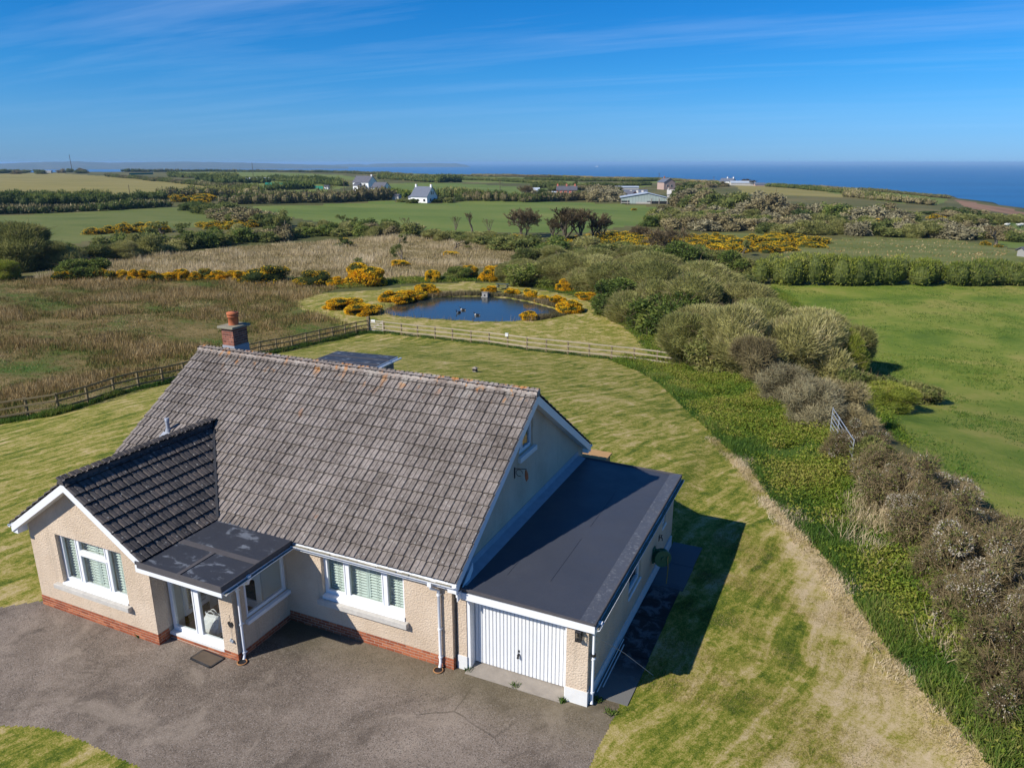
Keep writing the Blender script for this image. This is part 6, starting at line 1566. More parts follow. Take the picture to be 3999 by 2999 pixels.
for i, (u, v, w, h, k) in enumerate([(3400, 1850, 220, 150, 'hedge'), (3500, 1930, 250, 170, 'blackthorn'), (3600, 2080, 280, 210, 'blackthorn'), (3590, 1920, 240, 140, 'blackthorn_bare'), (3740, 2060, 280, 180, 'blackthorn_bare'), (3700, 2240, 300, 230, 'blackthorn_bare'), (3850, 2350, 300, 260, 'blackthorn_bare'), (3810, 2420, 300, 220, 'blackthorn'), (3930, 2560, 330, 280, 'blackthorn'), (3900, 2150, 280, 170, 'blackthorn'), (3980, 2330, 280, 230, 'blackthorn_bare'), (3640, 2250, 210, 110, 'green'), (3790, 2480, 240, 130, 'green'), (3880, 2660, 260, 150, 'hedge'), (3960, 2830, 280, 160, 'green'), (3290, 1790, 170, 120, 'blackthorn_bare')]):
    bush(k, u, v, w, h, {'blackthorn': 'blossoming blackthorn bush in the lawn hedge', 'blackthorn_bare': 'nearly bare brown blackthorn bush in the lawn hedge', 'green': 'low green bramble at the foot of the blackthorn hedge', 'hedge': 'low olive bramble at the foot of the blackthorn hedge'}[k], 'blackthorn bushes along the lawn hedge')
for u, v, w, h, k, lb in [
    (3060, 1570, 250, 170, 'purple', 'bare purplish bush at the corner of the nettle bank nearest the fence end'), (3170, 1650, 260, 200, 'purple', 'bare purplish bush rising between the field gate and the willow clump'), (3270, 1640, 260, 200, 'brown', 'brown bare bush just behind the galvanised field gate'),
    (3330, 1690, 200, 130, 'brown', 'low brown bush above the blossom at the top of the blackthorn hedge'), (3440, 1590, 260, 100, 'lime', 'low lime green bramble spreading into the right hand field'), (3560, 1560, 210, 80, 'hedge', 'low olive bramble farthest out in the right hand field'), (3380, 1560, 230, 140, 'hedge', 'olive bramble between the purplish bushes and the field'),
    (3310, 1480, 190, 230, 'lime', 'lime green bush on the field edge of the willow clump'), (2960, 1490, 240, 190, 'brown', 'tangled bare bush with pale stems beside the fence end'), (2820, 1450, 260, 200, 'hedge', 'olive bush over the right end of the bleached fence')]:
    bush(k, u, v, w, h, lb)
for u, v, w, h, k in [(2720, 1420, 260, 210, 'willow'), (2890, 1450, 300, 250, 'pale'), (3040, 1470, 320, 270, 'pale'), (3180, 1480, 280, 250, 'pale'), (3260, 1440, 230, 190, 'willow'), (2980, 1380, 320, 200, 'willow'), (3110, 1350, 300, 180, 'pale'), (2810, 1350, 300, 180, 'pale')]:
    bush(k, u, v, w * 1.25, h, 'pale budding willow in the rounded clump beyond the fence end', 'willows in the rounded clump beyond the fence end')
for u, v, w, h, k in [(2610, 1300, 240, 190, 'green'), (2680, 1270, 260, 200, 'willow'), (2510, 1250, 240, 170, 'willow'), (2420, 1215, 200, 140, 'green'), (2580, 1200, 280, 170, 'willow'), (2780, 1250, 280, 170, 'willow'), (2900, 1260, 260, 150, 'pale'), (2700, 1170, 280, 140, 'willow'), (2450, 1165, 260, 150, 'willow'), (2320, 1130, 240, 140, 'willow'), (2200, 1115, 200, 120, 'willow'), (2090, 1108, 190, 100, 'green'), (2330, 1085, 240, 110, 'willow'), (2560, 1110, 260, 120, 'willow'), (2830, 1170, 240, 110, 'hedge'), (2020, 1085, 150, 70, 'willow'), (3010, 1290, 220, 120, 'willow')]:
    bush(k, u, v, w * 1.3, h, 'grey green willow bush in the scrub right of the pond', 'willow scrub right of the pond')
for u, v, w, h, k in [(2640, 1085, 220, 150, 'green'), (2740, 1080, 180, 120, 'dark'), (2560, 1040, 200, 90, 'hedge'), (2440, 1040, 190, 90, 'willow'), (2300, 1030, 190, 90, 'hedge'), (2180, 1040, 180, 90, 'willow'), (2080, 1030, 170, 70, 'hedge'), (2850, 1080, 170, 110, 'green'), (2950, 1085, 150, 100, 'hedge'), (2160, 990, 160, 80, 'green'), (2060, 980, 150, 70, 'hedge'), (2270, 985, 160, 70, 'willow'), (2700, 1020, 180, 90, 'green'), (2410, 990, 150, 60, 'hedge'), (2620, 1000, 150, 60, 'brown'), (1960, 975, 140, 60, 'hedge'), (2820, 1030, 160, 70, 'hedge')]:
    bush(k, u, v, w, h, 'mixed green scrub bush between the willows and the gorse slope', 'mixed scrub below the gorse slope')
# ---- gorse: round the pond, along the ditch, on the slope
for u, v, w, h, lb in [(1345, 1200, 130, 50, 'broad low gorse in full flower at the near left corner of the pond'), (1420, 1222, 120, 46, 'low flowering gorse at the pond edge, right end of the near left clump'), (1530, 1172, 90, 60, 'flowering gorse at the upper left bank of the pond'), (1600, 1165, 100, 55, 'flowering gorse in the middle of the far left pond bank'), (1660, 1150, 80, 60, 'tallest flowering gorse on the far left pond bank'), (1705, 1152, 40, 44, 'small flowering gorse left of the reeds on the far pond bank'),
        (1916, 1142, 44, 40, 'small flowering gorse between the duck house and the picnic table'), (1890, 1140, 22, 24, 'tiny flowering gorse right above the duck house'), (2068, 1165, 55, 50, 'single flowering gorse among the reeds at the right of the pond'), (2180, 1190, 60, 55, 'flowering gorse at the far right corner of the pond'), (2222, 1215, 90, 60, 'broad flowering gorse at the right tip of the pond'), (2066, 1248, 60, 46, 'round flowering gorse alone on the near right shore of the pond'),
        (1420, 1110, 150, 110, 'large flowering gorse beneath the leaning thorn at the meadow edge'), (1690, 1098, 60, 62, 'flowering gorse beside the scrub behind the far mown path'), (1920, 1095, 80, 90, 'tall flowering gorse behind the picnic table'), (1830, 1080, 60, 60, 'flowering gorse in the scrub above the duck house'), (2210, 1135, 70, 60, 'flowering gorse at the foot of the willows right of the picnic table'), (2300, 1165, 90, 40, 'low flowering gorse on the bank right of the mown path'), (1320, 1115, 70, 60, 'small gorse right of the round dark bush on the meadow edge'),
        (1570, 1178, 80, 48, 'flowering gorse filling the gap on the upper left bank of the pond'), (1632, 1160, 70, 50, 'flowering gorse behind the reeds of the far left bank'), (2120, 1178, 60, 36, 'low flowering gorse between the reeds and the far right corner of the pond'), (2000, 1146, 50, 30, 'small flowering gorse right of the picnic table'),
        (1563, 1038, 62, 36, 'gorse around the foot of the lone thorn in the dry meadow'), (1762, 998, 56, 26, 'gorse around the foot of the second lone thorn in the dry meadow')]:
    bush('gorse', u, v, w * 1.2, h * .82, lb, 'flowering gorse bushes')
for i, u in enumerate(range(250, 1000, 46)):
    bush('gorse' if i % 4 else 'gorse_thin', u, 1092 + random.uniform(-5, 5), random.uniform(60, 90), random.uniform(34, 50), 'flowering gorse in the long row between the two meadows', 'gorse row between the meadows')
for u, v, w, h, k, lb in [(330, 1085, 180, 95, 'green', 'bright green bush rising from the left part of the gorse row'), (1030, 1100, 190, 75, 'gorse_thin', 'large dark gorse with few flowers at the right end of the gorse row'), (1230, 1112, 150, 62, 'gorse_thin', 'rounded dark gorse left of the leaning thorn'), (40, 1090, 130, 85, 'lime', 'yellow green bush at the left picture edge by the gorse row'), (1342, 963, 84, 46, 'gorse_thin', 'isolated dark bush with a few flowers in the dry meadow'),
        (1780, 1090, 130, 60, 'green', 'green bush behind the far mown path above the pond'), (1990, 1100, 120, 70, 'willow', 'willow bush just behind the picnic table'), (110, 1050, 330, 190, 'willow', 'huge rounded willow at the left picture edge'), (250, 1040, 200, 110, 'willow', 'willow leaning against the right side of the huge rounded willow')]:
    bush(k, u, v, w, h, lb)
scatter(['gorse'], [(2160, 955), (2300, 935), (2420, 925), (2600, 945), (2760, 960), (2920, 985), (2700, 998), (2500, 985), (2350, 985), (2200, 985)], 100, (3.0, 7.0), (1.2, 2.2), 'bright yellow gorse on the slope right of the bare trees', 'gorse on the slope right of the bare trees', 3, .42)
scatter(['gorse'], [(2900, 945), (3010, 925), (3200, 945), (3180, 965), (3050, 985), (2950, 990)], 22, (3.0, 6), (1.2, 2.2), 'yellow gorse at the left end of the ridge pasture', 'gorse at the left end of the ridge pasture', 4, .5)
scatter(['gorse', 'hedge'], [(1850, 935), (2000, 930), (2200, 950), (2300, 965), (2200, 985), (2000, 965)], 20, (2.5, 5), (1.0, 1.8), {'gorse': 'yellow gorse under the bare trees', 'hedge': 'green bush under the bare trees'}, {'gorse': 'gorse under the bare trees', 'hedge': 'bushes under the bare trees'}, 5, .6)
scatter(['gorse'], [(355, 905), (500, 895), (500, 912), (360, 918)], 5, (3, 5), (1.6, 2.6), 'flowering gorse left of the windswept trees', 'gorse left of the windswept trees', 6)
scatter(['gorse'], [(540, 905), (620, 895), (640, 912), (545, 918)], 5, (3.5, 5.5), (2, 3), 'flowering gorse at the foot of the windswept trees', 'gorse at the foot of the windswept trees', 7)
scatter(['gorse'], [(780, 885), (990, 882), (995, 895), (790, 900)], 9, (3.5, 5.5), (1.4, 2.2), 'flowering gorse right of the windswept trees', 'gorse right of the windswept trees', 8)
scatter(['gorse'], [(690, 785), (830, 780), (840, 796), (700, 800)], 7, (5, 9), (2.5, 4), 'gorse at the field corner below the tan field', 'gorse at the field corner below the tan field', 9)
scatter(['gorse'], [(3310, 895), (3420, 890), (3420, 898), (3320, 902)], 6, (5, 8), (2, 3), 'gorse in front of the round topped trees on the ridge', 'gorse in front of the round topped trees', 10)
bush('gorse', 3848, 958, 40, 22, 'gorse left of the lone tree at the right edge of the ridge pasture'); bush('gorse', 3898, 966, 34, 14, 'gorse right of the lone tree at the right edge of the ridge pasture'); bush('gorse', 2476, 822, 26, 10, 'lone gorse in the green pasture below the big barn')
bush('gorse', 3655, 858, 70, 24, 'gorse beside the chalky track at the far right')
scatter(['gorse'], [(2700, 930), (2830, 935), (2920, 958), (2840, 972), (2720, 955)], 18, (3, 6), (1.0, 1.8), 'yellow gorse beside the track below the ridge pasture', 'gorse beside the track below the ridge pasture', 44, .5)
# ---- trees one by one
for st, u, v, w, h, lb in [
    ('bare', 1592, 905, 40, 55, 'small thin bare tree alone at the lower edge of the green pasture'), ('bare', 1778, 912, 46, 66, 'left of the two bare trees left of the great bare tree'), ('bare', 1845, 912, 70, 82, 'taller bare tree just left of the great bare tree'), ('bare', 1908, 922, 44, 66, 'slim bare tree beside the great bare tree'),
    ('bare_wide', 2035, 925, 200, 115, 'great spreading bare tree in the middle distance'), ('fine', 2200, 955, 190, 145, 'dense round topped bare tree right of the great bare tree'), ('fine', 2272, 950, 150, 135, 'second round topped bare tree of the grove'), ('fine', 2310, 945, 120, 115, 'third round topped bare tree at the right of the grove'), ('fine', 2155, 950, 110, 100, 'smaller bare tree left in the grove'), ('fine', 2360, 945, 100, 90, 'last thin bare tree at the right end of the grove'),
    ('bare', 2565, 858, 70, 58, 'gnarled bare tree in the pasture below the barn'), ('bare_wide', 2490, 940, 110, 66, 'low spreading bare tree in the gorse slope'), ('bare_wide', 2590, 1000, 190, 120, 'bare thorn rising out of the scrub below the gorse slope'),
    ('leafy', 1118, 905, 90, 80, 'leafy thorn tree left of the lower pasture edge'), ('leafy', 1345, 895, 70, 55, 'leafy thorn in the scrub belt below the pasture'), ('bare', 1292, 768, 50, 46, 'bare tree before the white house garden'), ('fine', 2055, 788, 100, 62, 'rounded bare tree left of the pink farmhouse'),
    ('windswept', 650, 930, 130, 66, 'left windswept thorn in the belt below the left field'), ('windswept', 725, 932, 130, 62, 'right windswept thorn in the belt below the left field'), ('windswept', 1393, 1055, 80, 50, 'leaning thorn growing out of the large gorse'), ('windswept', 1572, 1022, 66, 66, 'lone thorn with gorse at its foot in the dry meadow'), ('windswept', 1772, 978, 62, 50, 'second lone thorn in the dry meadow'), ('windswept', 1556, 960, 34, 42, 'small leaning thorn at the top of the dry meadow'),
    ('evergreen', 2252, 745, 26, 36, 'dark palm like tree at the right end of the pink farmhouse'), ('evergreen', 3290, 905, 110, 62, 'flat topped evergreen at the left end of the ridge trees'), ('bare', 3890, 960, 110, 80, 'lone ivy covered bare tree at the right edge of the ridge pasture'), ('leafy', 2900, 1000, 60, 62, 'leafy sapling above the long hedge')]:
    tree(st, u, v, w, h, lb)
for i, (u, v, w, h) in enumerate([(2895, 708, 34, 18), (2920, 708, 40, 26), (2945, 709, 36, 22), (2868, 706, 22, 16)]):
    tree('fine', u, v, w, h, 'small bare tree behind the long farm building by the sea', 'trees behind the farm building by the sea')
# ---- woods and scrub on the right
G = lambda a: (a, a)
def sc(kinds, poly, n, wr, hr, where, seed, gap=.6):
    scatter(kinds, poly, n, wr, hr, {k: '%s %s' % ({'purple': 'grey brown tree crown', 'brown': 'brown bare bush', 'dark': 'dark evergreen bush', 'green': 'green leafy bush', 'hedge': 'olive green bush', 'willow': 'pale green willow bush', 'lime': 'yellow green bush', 'pale': 'straw coloured willow bush'}[k], where) for k in kinds},
            {k: '%s bushes %s' % (k, where) for k in kinds}, seed, gap)
sc(['purple', 'hedge', 'brown', 'dark', 'purple'], [(2660, 792), (2760, 800), (2960, 815), (3060, 838), (2950, 852), (2760, 818), (2650, 806)], 34, (8, 14), (4.5, 8), 'in the wood right of the barn', 21)
sc(['purple', 'brown', 'purple'], [(2300, 775), (2420, 770), (2430, 788), (2320, 790)], 9, (7, 12), (5, 7), 'between the pink farmhouse and the barn', 22)
sc(['brown', 'hedge', 'dark', 'purple'], [(2020, 768), (2160, 762), (2310, 774), (2290, 784), (2060, 782)], 12, (5, 9), (2.5, 4.5), 'around the pink farmhouse', 23)
sc(['willow', 'hedge', 'green', 'brown', 'purple'], [(2560, 850), (2700, 842), (2900, 868), (3120, 892), (3080, 918), (2850, 905), (2680, 900), (2520, 885)], 52, (5, 9), (2.5, 4.5), 'in the scrub below the barn', 24)
sc(['dark', 'green', 'purple', 'hedge', 'brown'], [(3100, 850), (3250, 845), (3420, 852), (3560, 872), (3480, 882), (3300, 872), (3120, 872)], 40, (7, 12), (3.5, 6), 'in the ridge wood', 25)
sc(['brown', 'hedge', 'purple', 'willow'], [(3080, 885), (3300, 885), (3500, 890), (3700, 905), (3860, 930), (3700, 935), (3400, 922), (3120, 915)], 50, (5, 9), (2.5, 4.5), 'in the belt above the ridge pasture', 26)
sc(['dark', 'hedge', 'brown'], [(3620, 838), (3760, 832), (3850, 842), (3780, 850), (3640, 852)], 9, (6, 10), (1.6, 3), 'below the red cliff slope', 27)
sc(['hedge', 'brown', 'willow'], [(3700, 862), (3860, 868), (4050, 858), (4050, 875), (3850, 882), (3720, 880)], 18, (6, 10), (2, 3.5), 'beside the far right sheep field', 28)
sc(['hedge', 'brown'], [(3880, 925), (4020, 935), (4020, 948), (3900, 942)], 7, (4, 7), (2, 3.5), 'behind the lone tree at the right edge', 29)
sc(['hedge', 'green', 'willow', 'brown'], [(1150, 908), (1350, 905), (1620, 912), (1680, 922), (1500, 925), (1200, 922)], 30, (4, 7), (2.2, 4), 'in the belt between pasture and dry meadow', 30)
sc(['hedge', 'willow'], [(1640, 930), (1900, 932), (2050, 955), (2000, 965), (1750, 945)], 16, (4, 6), (1.4, 2.4), 'under the slim bare trees', 31)
sc(['willow', 'hedge', 'green', 'brown'], [(230, 1010), (420, 985), (640, 960), (1000, 935), (1150, 925), (1150, 938), (900, 955), (620, 990), (330, 1030)], 42, (4, 8), (2.2, 4.2), 'in the belt behind the dry meadow', 32)
sc(['brown', 'hedge'], [(830, 842), (960, 862), (1110, 885), (1090, 895), (900, 868)], 16, (6, 9), (3, 4.5), 'in the diagonal belt beside the pasture', 33)
sc(['hedge', 'dark'], [(720, 812), (860, 832), (1000, 862), (980, 870), (820, 842)], 12, (6, 10), (3, 5), 'at the corner of the left field', 34)
sc(['dark', 'hedge', 'brown'], [(0, 672), (160, 668), (330, 672), (330, 680), (0, 682)], 14, (12, 20), (5, 8), 'on the left skyline', 35)
sc(['hedge', 'brown', 'dark'], [(1690, 788), (1790, 786), (1800, 792), (1700, 795)], 6, (4, 7), (2, 3), 'beside the white cottage', 36)
sc(['hedge', 'dark'], [(1560, 786), (1630, 790), (1640, 796), (1570, 794)], 5, (3, 4), (1.4, 2.2), 'before the white cottage', 37)
sc(['hedge', 'brown', 'dark'], [(2650, 728), (2780, 726), (2840, 730), (2700, 748)], 10, (7, 12), (3, 5), 'on the rise left of the white farmhouse', 38)
# ---- hedges, one thing each
hedge([(2990, 1108), (3200, 1112), (3500, 1110), (3760, 1108), (4100, 1106)], 2.7, 4.2, ['hedge', 'willow', 'green', 'lime'], 'thick long green hedge between the near field and the ridge pasture', 1.25)
hedge([(-60, 812), (120, 806), (350, 798), (560, 790), (640, 786)], 3.6, 6, ['hedge', 'green', 'dark'], 'broad dark hedge below the tan field, on the left')
hedge([(-60, 838), (200, 832), (420, 822), (640, 808)], 2.4, 4, ['dark', 'brown'], 'low bramble bank in front of the broad dark hedge at the left')
hedge([(-60, 786), (200, 780), (420, 774)], 3.5, 6, ['dark', 'hedge'], 'dark hedge top touching the lower edge of the tan field')
hedge([(650, 780), (800, 776), (960, 772), (1000, 782)], 4.5, 7, ['brown', 'hedge'], 'hedge bank on the right below the tan field')
hedge([(900, 798), (1060, 795), (1260, 792), (1420, 785), (1530, 780)], 3.6, 6, ['brown', 'hedge', 'brown', 'dark'], 'tall brown topped hedge in front of the tall white house')
hedge([(420, 690), (560, 702), (700, 716), (860, 732), (1000, 748)], 2.2, 5, ['hedge', 'brown'], 'thin hedge on the upper right side of the tan field')
hedge([(660, 692), (780, 695), (930, 698)], 4, 6, ['dark', 'hedge'], 'dark hedge between the first two strip fields')
hedge([(780, 714), (900, 718), (1035, 716)], 5, 7, ['dark'], 'dark hedge in the middle of the strip fields')
hedge([(1060, 706), (1200, 716), (1340, 728)], 4, 6, ['hedge', 'dark'], 'hedge running down right from the long low grey shed')
hedge([(1050, 745), (1150, 742), (1215, 738)], 4, 5, ['dark', 'green'], 'short dark hedge left of the little white hut')
hedge([(900, 660), (1100, 664), (1300, 672), (1480, 682), (1600, 688)], 2.6, 6, ['dark', 'brown', 'hedge'], 'skyline hedge along the top of the strip fields')
hedge([(480, 660), (640, 662), (780, 664), (920, 665)], 3.4, 7, ['dark', 'purple'], 'long dark skyline hedge at the far left')
hedge([(1480, 700), (1620, 708), (1720, 714), (1800, 712)], 4, 6, ['dark', 'hedge'], 'hedge behind the chimney of the white cottage, left part')
hedge([(1720, 700), (1900, 706), (2080, 716), (2200, 722)], 2, 5, ['dark', 'hedge'], 'hedge across the far strips above the white cottage')
hedge([(1440, 690), (1600, 694), (1800, 690), (2000, 690)], 1.8, 7, ['brown', 'hedge'], 'far brown hedge near the sea on the skyline, centre left')
hedge([(1850, 680), (2100, 687), (2400, 694), (2650, 700)], 1.5, 8, ['brown', 'brown', 'hedge'], 'low heath hedge along the cliff edge, centre', blooms=.1)
hedge([(2050, 704), (2250, 708), (2450, 710), (2560, 708)], 2, 5, ['dark', 'hedge'], 'hedge between the far strips above the pink farmhouse')
hedge([(2080, 735), (2220, 736), (2420, 728), (2540, 724)], 2, 5, ['hedge', 'dark'], 'hedge just above the roof of the pink farmhouse')
hedge([(2150, 748), (2300, 742), (2420, 745)], 2, 5, ['hedge', 'brown'], 'hedge behind the pink farmhouse chimneys')
hedge([(1810, 784), (1950, 786), (2060, 790), (2150, 786), (2300, 782)], 3.2, 4.5, ['brown', 'dark', 'hedge'], 'dark hedge along the upper edge of the pasture below the pink farmhouse')
hedge([(1720, 776), (1800, 778), (1880, 782)], 4, 5, ['dark', 'hedge'], 'dark hedge right of the white cottage')
hedge([(1500, 768), (1560, 770), (1610, 772)], 3, 4, ['green', 'lime'], 'bright green garden hedge left of the white cottage')
hedge([(2620, 702), (2760, 706), (2860, 712)], 1.5, 7, ['brown', 'hedge'], 'low heath hedge along the cliff edge left of the white farmhouse', blooms=.08)
hedge([(3000, 730), (3120, 738), (3260, 752), (3420, 762)], 1.8, 5, ['dark', 'hedge'], 'hedge between the coast fields, left')
hedge([(3120, 722), (3300, 734), (3500, 748), (3700, 770)], 1.4, 5, ['brown', 'hedge'], 'low hedge along the seaward side of the coast fields')
hedge([(3300, 768), (3480, 788), (3640, 802)], 2.4, 5, ['brown', 'hedge'], 'hedge along the lower side of the right coast field')

# ------------------------------------------------------------------ uncountable growth: rushes, nettles, long grass, reeds
def vnoise(x, y, sc_, seed=0):
    rg = np.random.default_rng(900 + seed); T_ = rg.uniform(size=(64, 64)); out = 0; amp = 0
    for k in range(3):
        u = x * 2 ** k / sc_; v = y * 2 ** k / sc_; i = np.floor(u).astype(int); j = np.floor(v).astype(int); f = sstep(u - i); g = sstep(v - j)
        out = out + .5 ** k * ((T_[i % 64, j % 64] * (1 - f) + T_[(i + 1) % 64, j % 64] * f) * (1 - g) + (T_[i % 64, (j + 1) % 64] * (1 - f) + T_[(i + 1) % 64, (j + 1) % 64] * f) * g); amp += .5 ** k
    return out / amp
def blades(name, poly, n, hgt, wid, mat, lean=.25, tuft=5, seed=1, spread=.12, label=None, poly_is_world=False, keep=None, tint_f=.25, flat_leaf=False, bias=None):
    rg = np.random.default_rng(seed); P = poly if poly_is_world else W(poly)
    xs = np.array([p[0] for p in P]); ys = np.array([p[1] for p in P]); C = []; tot = 0
    while tot < n:
        # more tufts close to the camera, fewer far off
        a = rg.uniform(xs.min(), xs.max(), n * 3); b = rg.uniform(ys.min(), ys.max(), n * 3); ok = inside(a, b, P)
        dd = np.hypot(a - EYE[0], b - EYE[1]); ok &= rg.uniform(size=len(a)) < np.clip(40 / dd, .15, 1) ** 1.2
        if keep is not None: ok &= keep(a, b, rg)
        C.append(np.stack([a[ok], b[ok]], 1)); tot += ok.sum()
    C = np.concatenate(C)[:n]; B = np.repeat(C, tuft, 0) + rg.normal(0, spread, (n * tuft, 2)); m = len(B)
    z = terrain(B[:, 0], B[:, 1]); base = np.column_stack([B, z - .02])
    patch = np.clip((vnoise(B[:, 0], B[:, 1] * 1.5, 1.6 / tint_f, seed) - .5) * 2.8 + .5 - (bias(B[:, 0], B[:, 1]) if bias is not None else 0), 0, 1)
    h = rg.uniform(*hgt, m) * (.45 + .85 * patch); ax = unit(np.column_stack([rg.normal(lean * .5, lean, m), rg.normal(0, lean, m), np.ones(m)]))
    if flat_leaf: base[:, 2] += rg.uniform(0, 1, m) ** .6 * h; ax = unit(rg.normal(size=(m, 3)) + (0, 0, .2)); h = rg.uniform(.6, 1.3, m) * wid * 1.6
    V, Q = leaf_quads(rg, base, ax, h, wid * rg.uniform(.6, 1.4, m), .25)
    t = np.clip(.6 * patch + .4 * np.repeat(rg.uniform(0, 1, n), tuft) + rg.normal(0, .1, m), 0, 1)
    o = link(name, np_mesh(name, V, Q, mats=[mat], tint=np.repeat(t, 4)))
    return tag(o, label, None, None, 'stuff')
M['rush_blade'] = leafmat('rush_blade_mat', [(.15, (.075, .12, .018)), (.32, (.14, .14, .032)), (.48, (.24, .165, .06)), (.66, (.35, .245, .105)), (.85, (.52, .40, .21))], .2)
M['straw_blade'] = leafmat('straw_blade_mat', [(.2, (.20, .165, .06)), (.45, (.37, .29, .145)), (.65, (.53, .43, .25)), (.85, (.66, .55, .37))], .2)
M['long_grass'] = leafmat('long_grass_mat', [(.2, (.035, .085, .015)), (.5, (.075, .15, .022)), (.75, (.15, .21, .033)), (.9, (.28, .27, .08))], .3)
M['nettle'] = leafmat('nettle_mat', [(.2, (.05, .105, .012)), (.5, (.12, .19, .018)), (.75, (.22, .25, .03)), (.9, (.31, .28, .065))], .3)
M['reed'] = leafmat('reed_mat', [(.2, (.08, .08, .03)), (.5, (.22, .17, .09)), (.8, (.36, .29, .17))], .2)
ZP = {z[0]: z[2] for z in ZONES}
WET = W([(-300, 1560), (0, 1480), (300, 1400), (520, 1360), (800, 1300), (1000, 1250), (1180, 1215)])
def wet(x, y): return .55 * np.exp(-(segdist(x, y, WET) / 3.2) ** 2)
blades('rushes', ZP['rough_meadow'], 24000, (.25, .6), .045, M['rush_blade'], tuft=5, seed=2, spread=.16, poly_is_world=True, label='brown rushes and tussocks of the rough meadow', tint_f=.24, bias=wet, keep=lambda x, y, rg: vnoise(x, y * 1.5, 1.6 / .24, 2) - .35 * wet(x, y) + rg.normal(0, .06, len(x)) > .42)
blades('meadow_grass', ZP['rough_meadow'], 22000, (.08, .24), .045, M['rush_blade'], lean=.5, tuft=5, seed=12, spread=.2, poly_is_world=True, label='short matted grass of the rough meadow', tint_f=.19, bias=wet)
blades('dry_grass', ZP['dry_meadow'], 14000, (.4, .85), .06, M['straw_blade'], tuft=4, seed=3, spread=.25, poly_is_world=True, label='tall straw coloured grass of the dry meadow')
BANK = ZP['nettle_bank']
edge = LAWN_EDGE
blades('nettles', BANK, 46000, (.1, .5), .05, M['nettle'], tuft=5, seed=4, spread=.12, poly_is_world=True, label='nettles and green weeds on the bank below the hedge', flat_leaf=True, tint_f=.9, keep=lambda x, y, rg: (segdist(x, y, edge) > .55 + .35 * rg.normal(size=len(x))) & (vnoise(x, y, 1.1, 21) + rg.normal(0, .08, len(x)) > .4))
blades('dead_stems', BANK, 1100, (.25, .75), .022, M['straw_blade'], lean=.5, tuft=4, seed=24, spread=.12, poly_is_world=True, label='dead straw coloured stems among the nettles', keep=lambda x, y, rg: (segdist(x, y, edge) > .9) & (vnoise(x, y, 1.7, 23) > .55) & (y < 17))
blades('long_grass', BANK, 16000, (.16, .42), .026, M['long_grass'], lean=.45, tuft=5, seed=5, spread=.07, poly_is_world=True, label='uncut grass along the edge of the lawn', tint_f=.7, keep=lambda x, y, rg: segdist(x, y, edge) < .9 + .4 * np.abs(rg.normal(size=len(x))))
SIDE = W([(2376, 1232), (2478, 1315), (2580, 1424), (2760, 1400), (2620, 1290), (2480, 1205), (2330, 1140), (2190, 1108), (2085, 1126), (2220, 1152), (2322, 1186)])
blades('nettles', SIDE, 9000, (.1, .5), .06, M['nettle'], tuft=5, seed=14, spread=.16, poly_is_world=True, label='green weeds between the mown pond path and the willows', flat_leaf=True, tint_f=.7)
blades('undergrowth', W([(2960, 1125), (3240, 1350), (3340, 1500), (3440, 1650), (3560, 1760), (3480, 1640), (3400, 1480), (3330, 1350), (3160, 1210), (3030, 1125)]), 9000, (.1, .45), .05, M['nettle'], tuft=5, seed=15, spread=.2, poly_is_world=True, label='rough growth along the field side of the willow clump', flat_leaf=True, tint_f=.7)
blades('undergrowth', W([(1140, 1102), (1330, 1128), (1650, 1105), (1980, 1098), (2090, 1118), (2100, 1080), (1900, 1078), (1600, 1088), (1340, 1105), (1150, 1085)]), 5000, (.15, .5), .09, M['nettle'], tuft=5, seed=16, spread=.25, poly_is_world=True, label='rough growth behind the far mown path', flat_leaf=True, tint_f=.5)
blades('pasture_grass', ZP['pasture'], 14000, (.06, .16), .05, M['long_grass'], lean=.5, tuft=5, seed=31, spread=.16, poly_is_world=True, label='short tussocky grass of the right hand field', tint_f=.35, keep=lambda x, y, rg: (vnoise(x, y, 3.0, 31) + rg.normal(0, .08, len(x)) > .5))
_ed = [(x, y) for x, y in LAWN_EDGE[3:]]
blades('edge_straw', [(x - .55, y - .1) for x, y in _ed] + [(x + .5, y + .15) for x, y in _ed[::-1]], 5200, (.05, .2), .016, M['straw_blade'], lean=.7, tuft=5, seed=41, spread=.1, poly_is_world=True, label='dry straw spilling over the edge between lawn and bank', tint_f=1.5)
def ring(P, w): 
    c = np.mean(P, 0); return [tuple(c + (np.array(p) - c) * (1 + w)) for p in P]
POND_OUT = ring(POND, .13)
blades('reeds', POND_OUT, 2600, (.25, .62), .035, M['reed'], lean=.12, tuft=5, seed=6, spread=.12, poly_is_world=True, label='dry reeds standing round the far shore of the pond', keep=lambda x, y, rg: ~inside(x, y, ring(POND, -.02)) & (((y - POND_C[1]) + .45 * (x - POND_C[0]) > .3) | (rg.uniform(size=len(x)) < .04)))
fl = FENCE_LEFT + FENCE_FAR[:1]
fpoly = [(p[0] - .35, p[1] + .25) for p in fl] + [(p[0] + .45, p[1] - .6) for p in fl[::-1]]
blades('fence_grass', fpoly, 5200, (.15, .38), .03, M['long_grass'], lean=.3, tuft=5, seed=7, spread=.08, poly_is_world=True, label='uncut grass under the brown post and rail fence', tint_f=1.1)
fpoly = [(p[0] - .2, p[1] + .35) for p in FENCE_FAR] + [(p[0] + .1, p[1] - .25) for p in FENCE_FAR[::-1]]
blades('fence_grass', fpoly, 1500, (.1, .26), .03, M['long_grass'], lean=.3, tuft=5, seed=8, spread=.08, poly_is_world=True, label='uncut grass under the bleached rail fence', tint_f=1.1)
blades('field_tufts', ZP['ridge_pasture'], 700, (.08, .22), .25, M['rush_blade'], tuft=4, seed=9, spread=.7, poly_is_world=True, label='grass tufts on the ridge pasture')
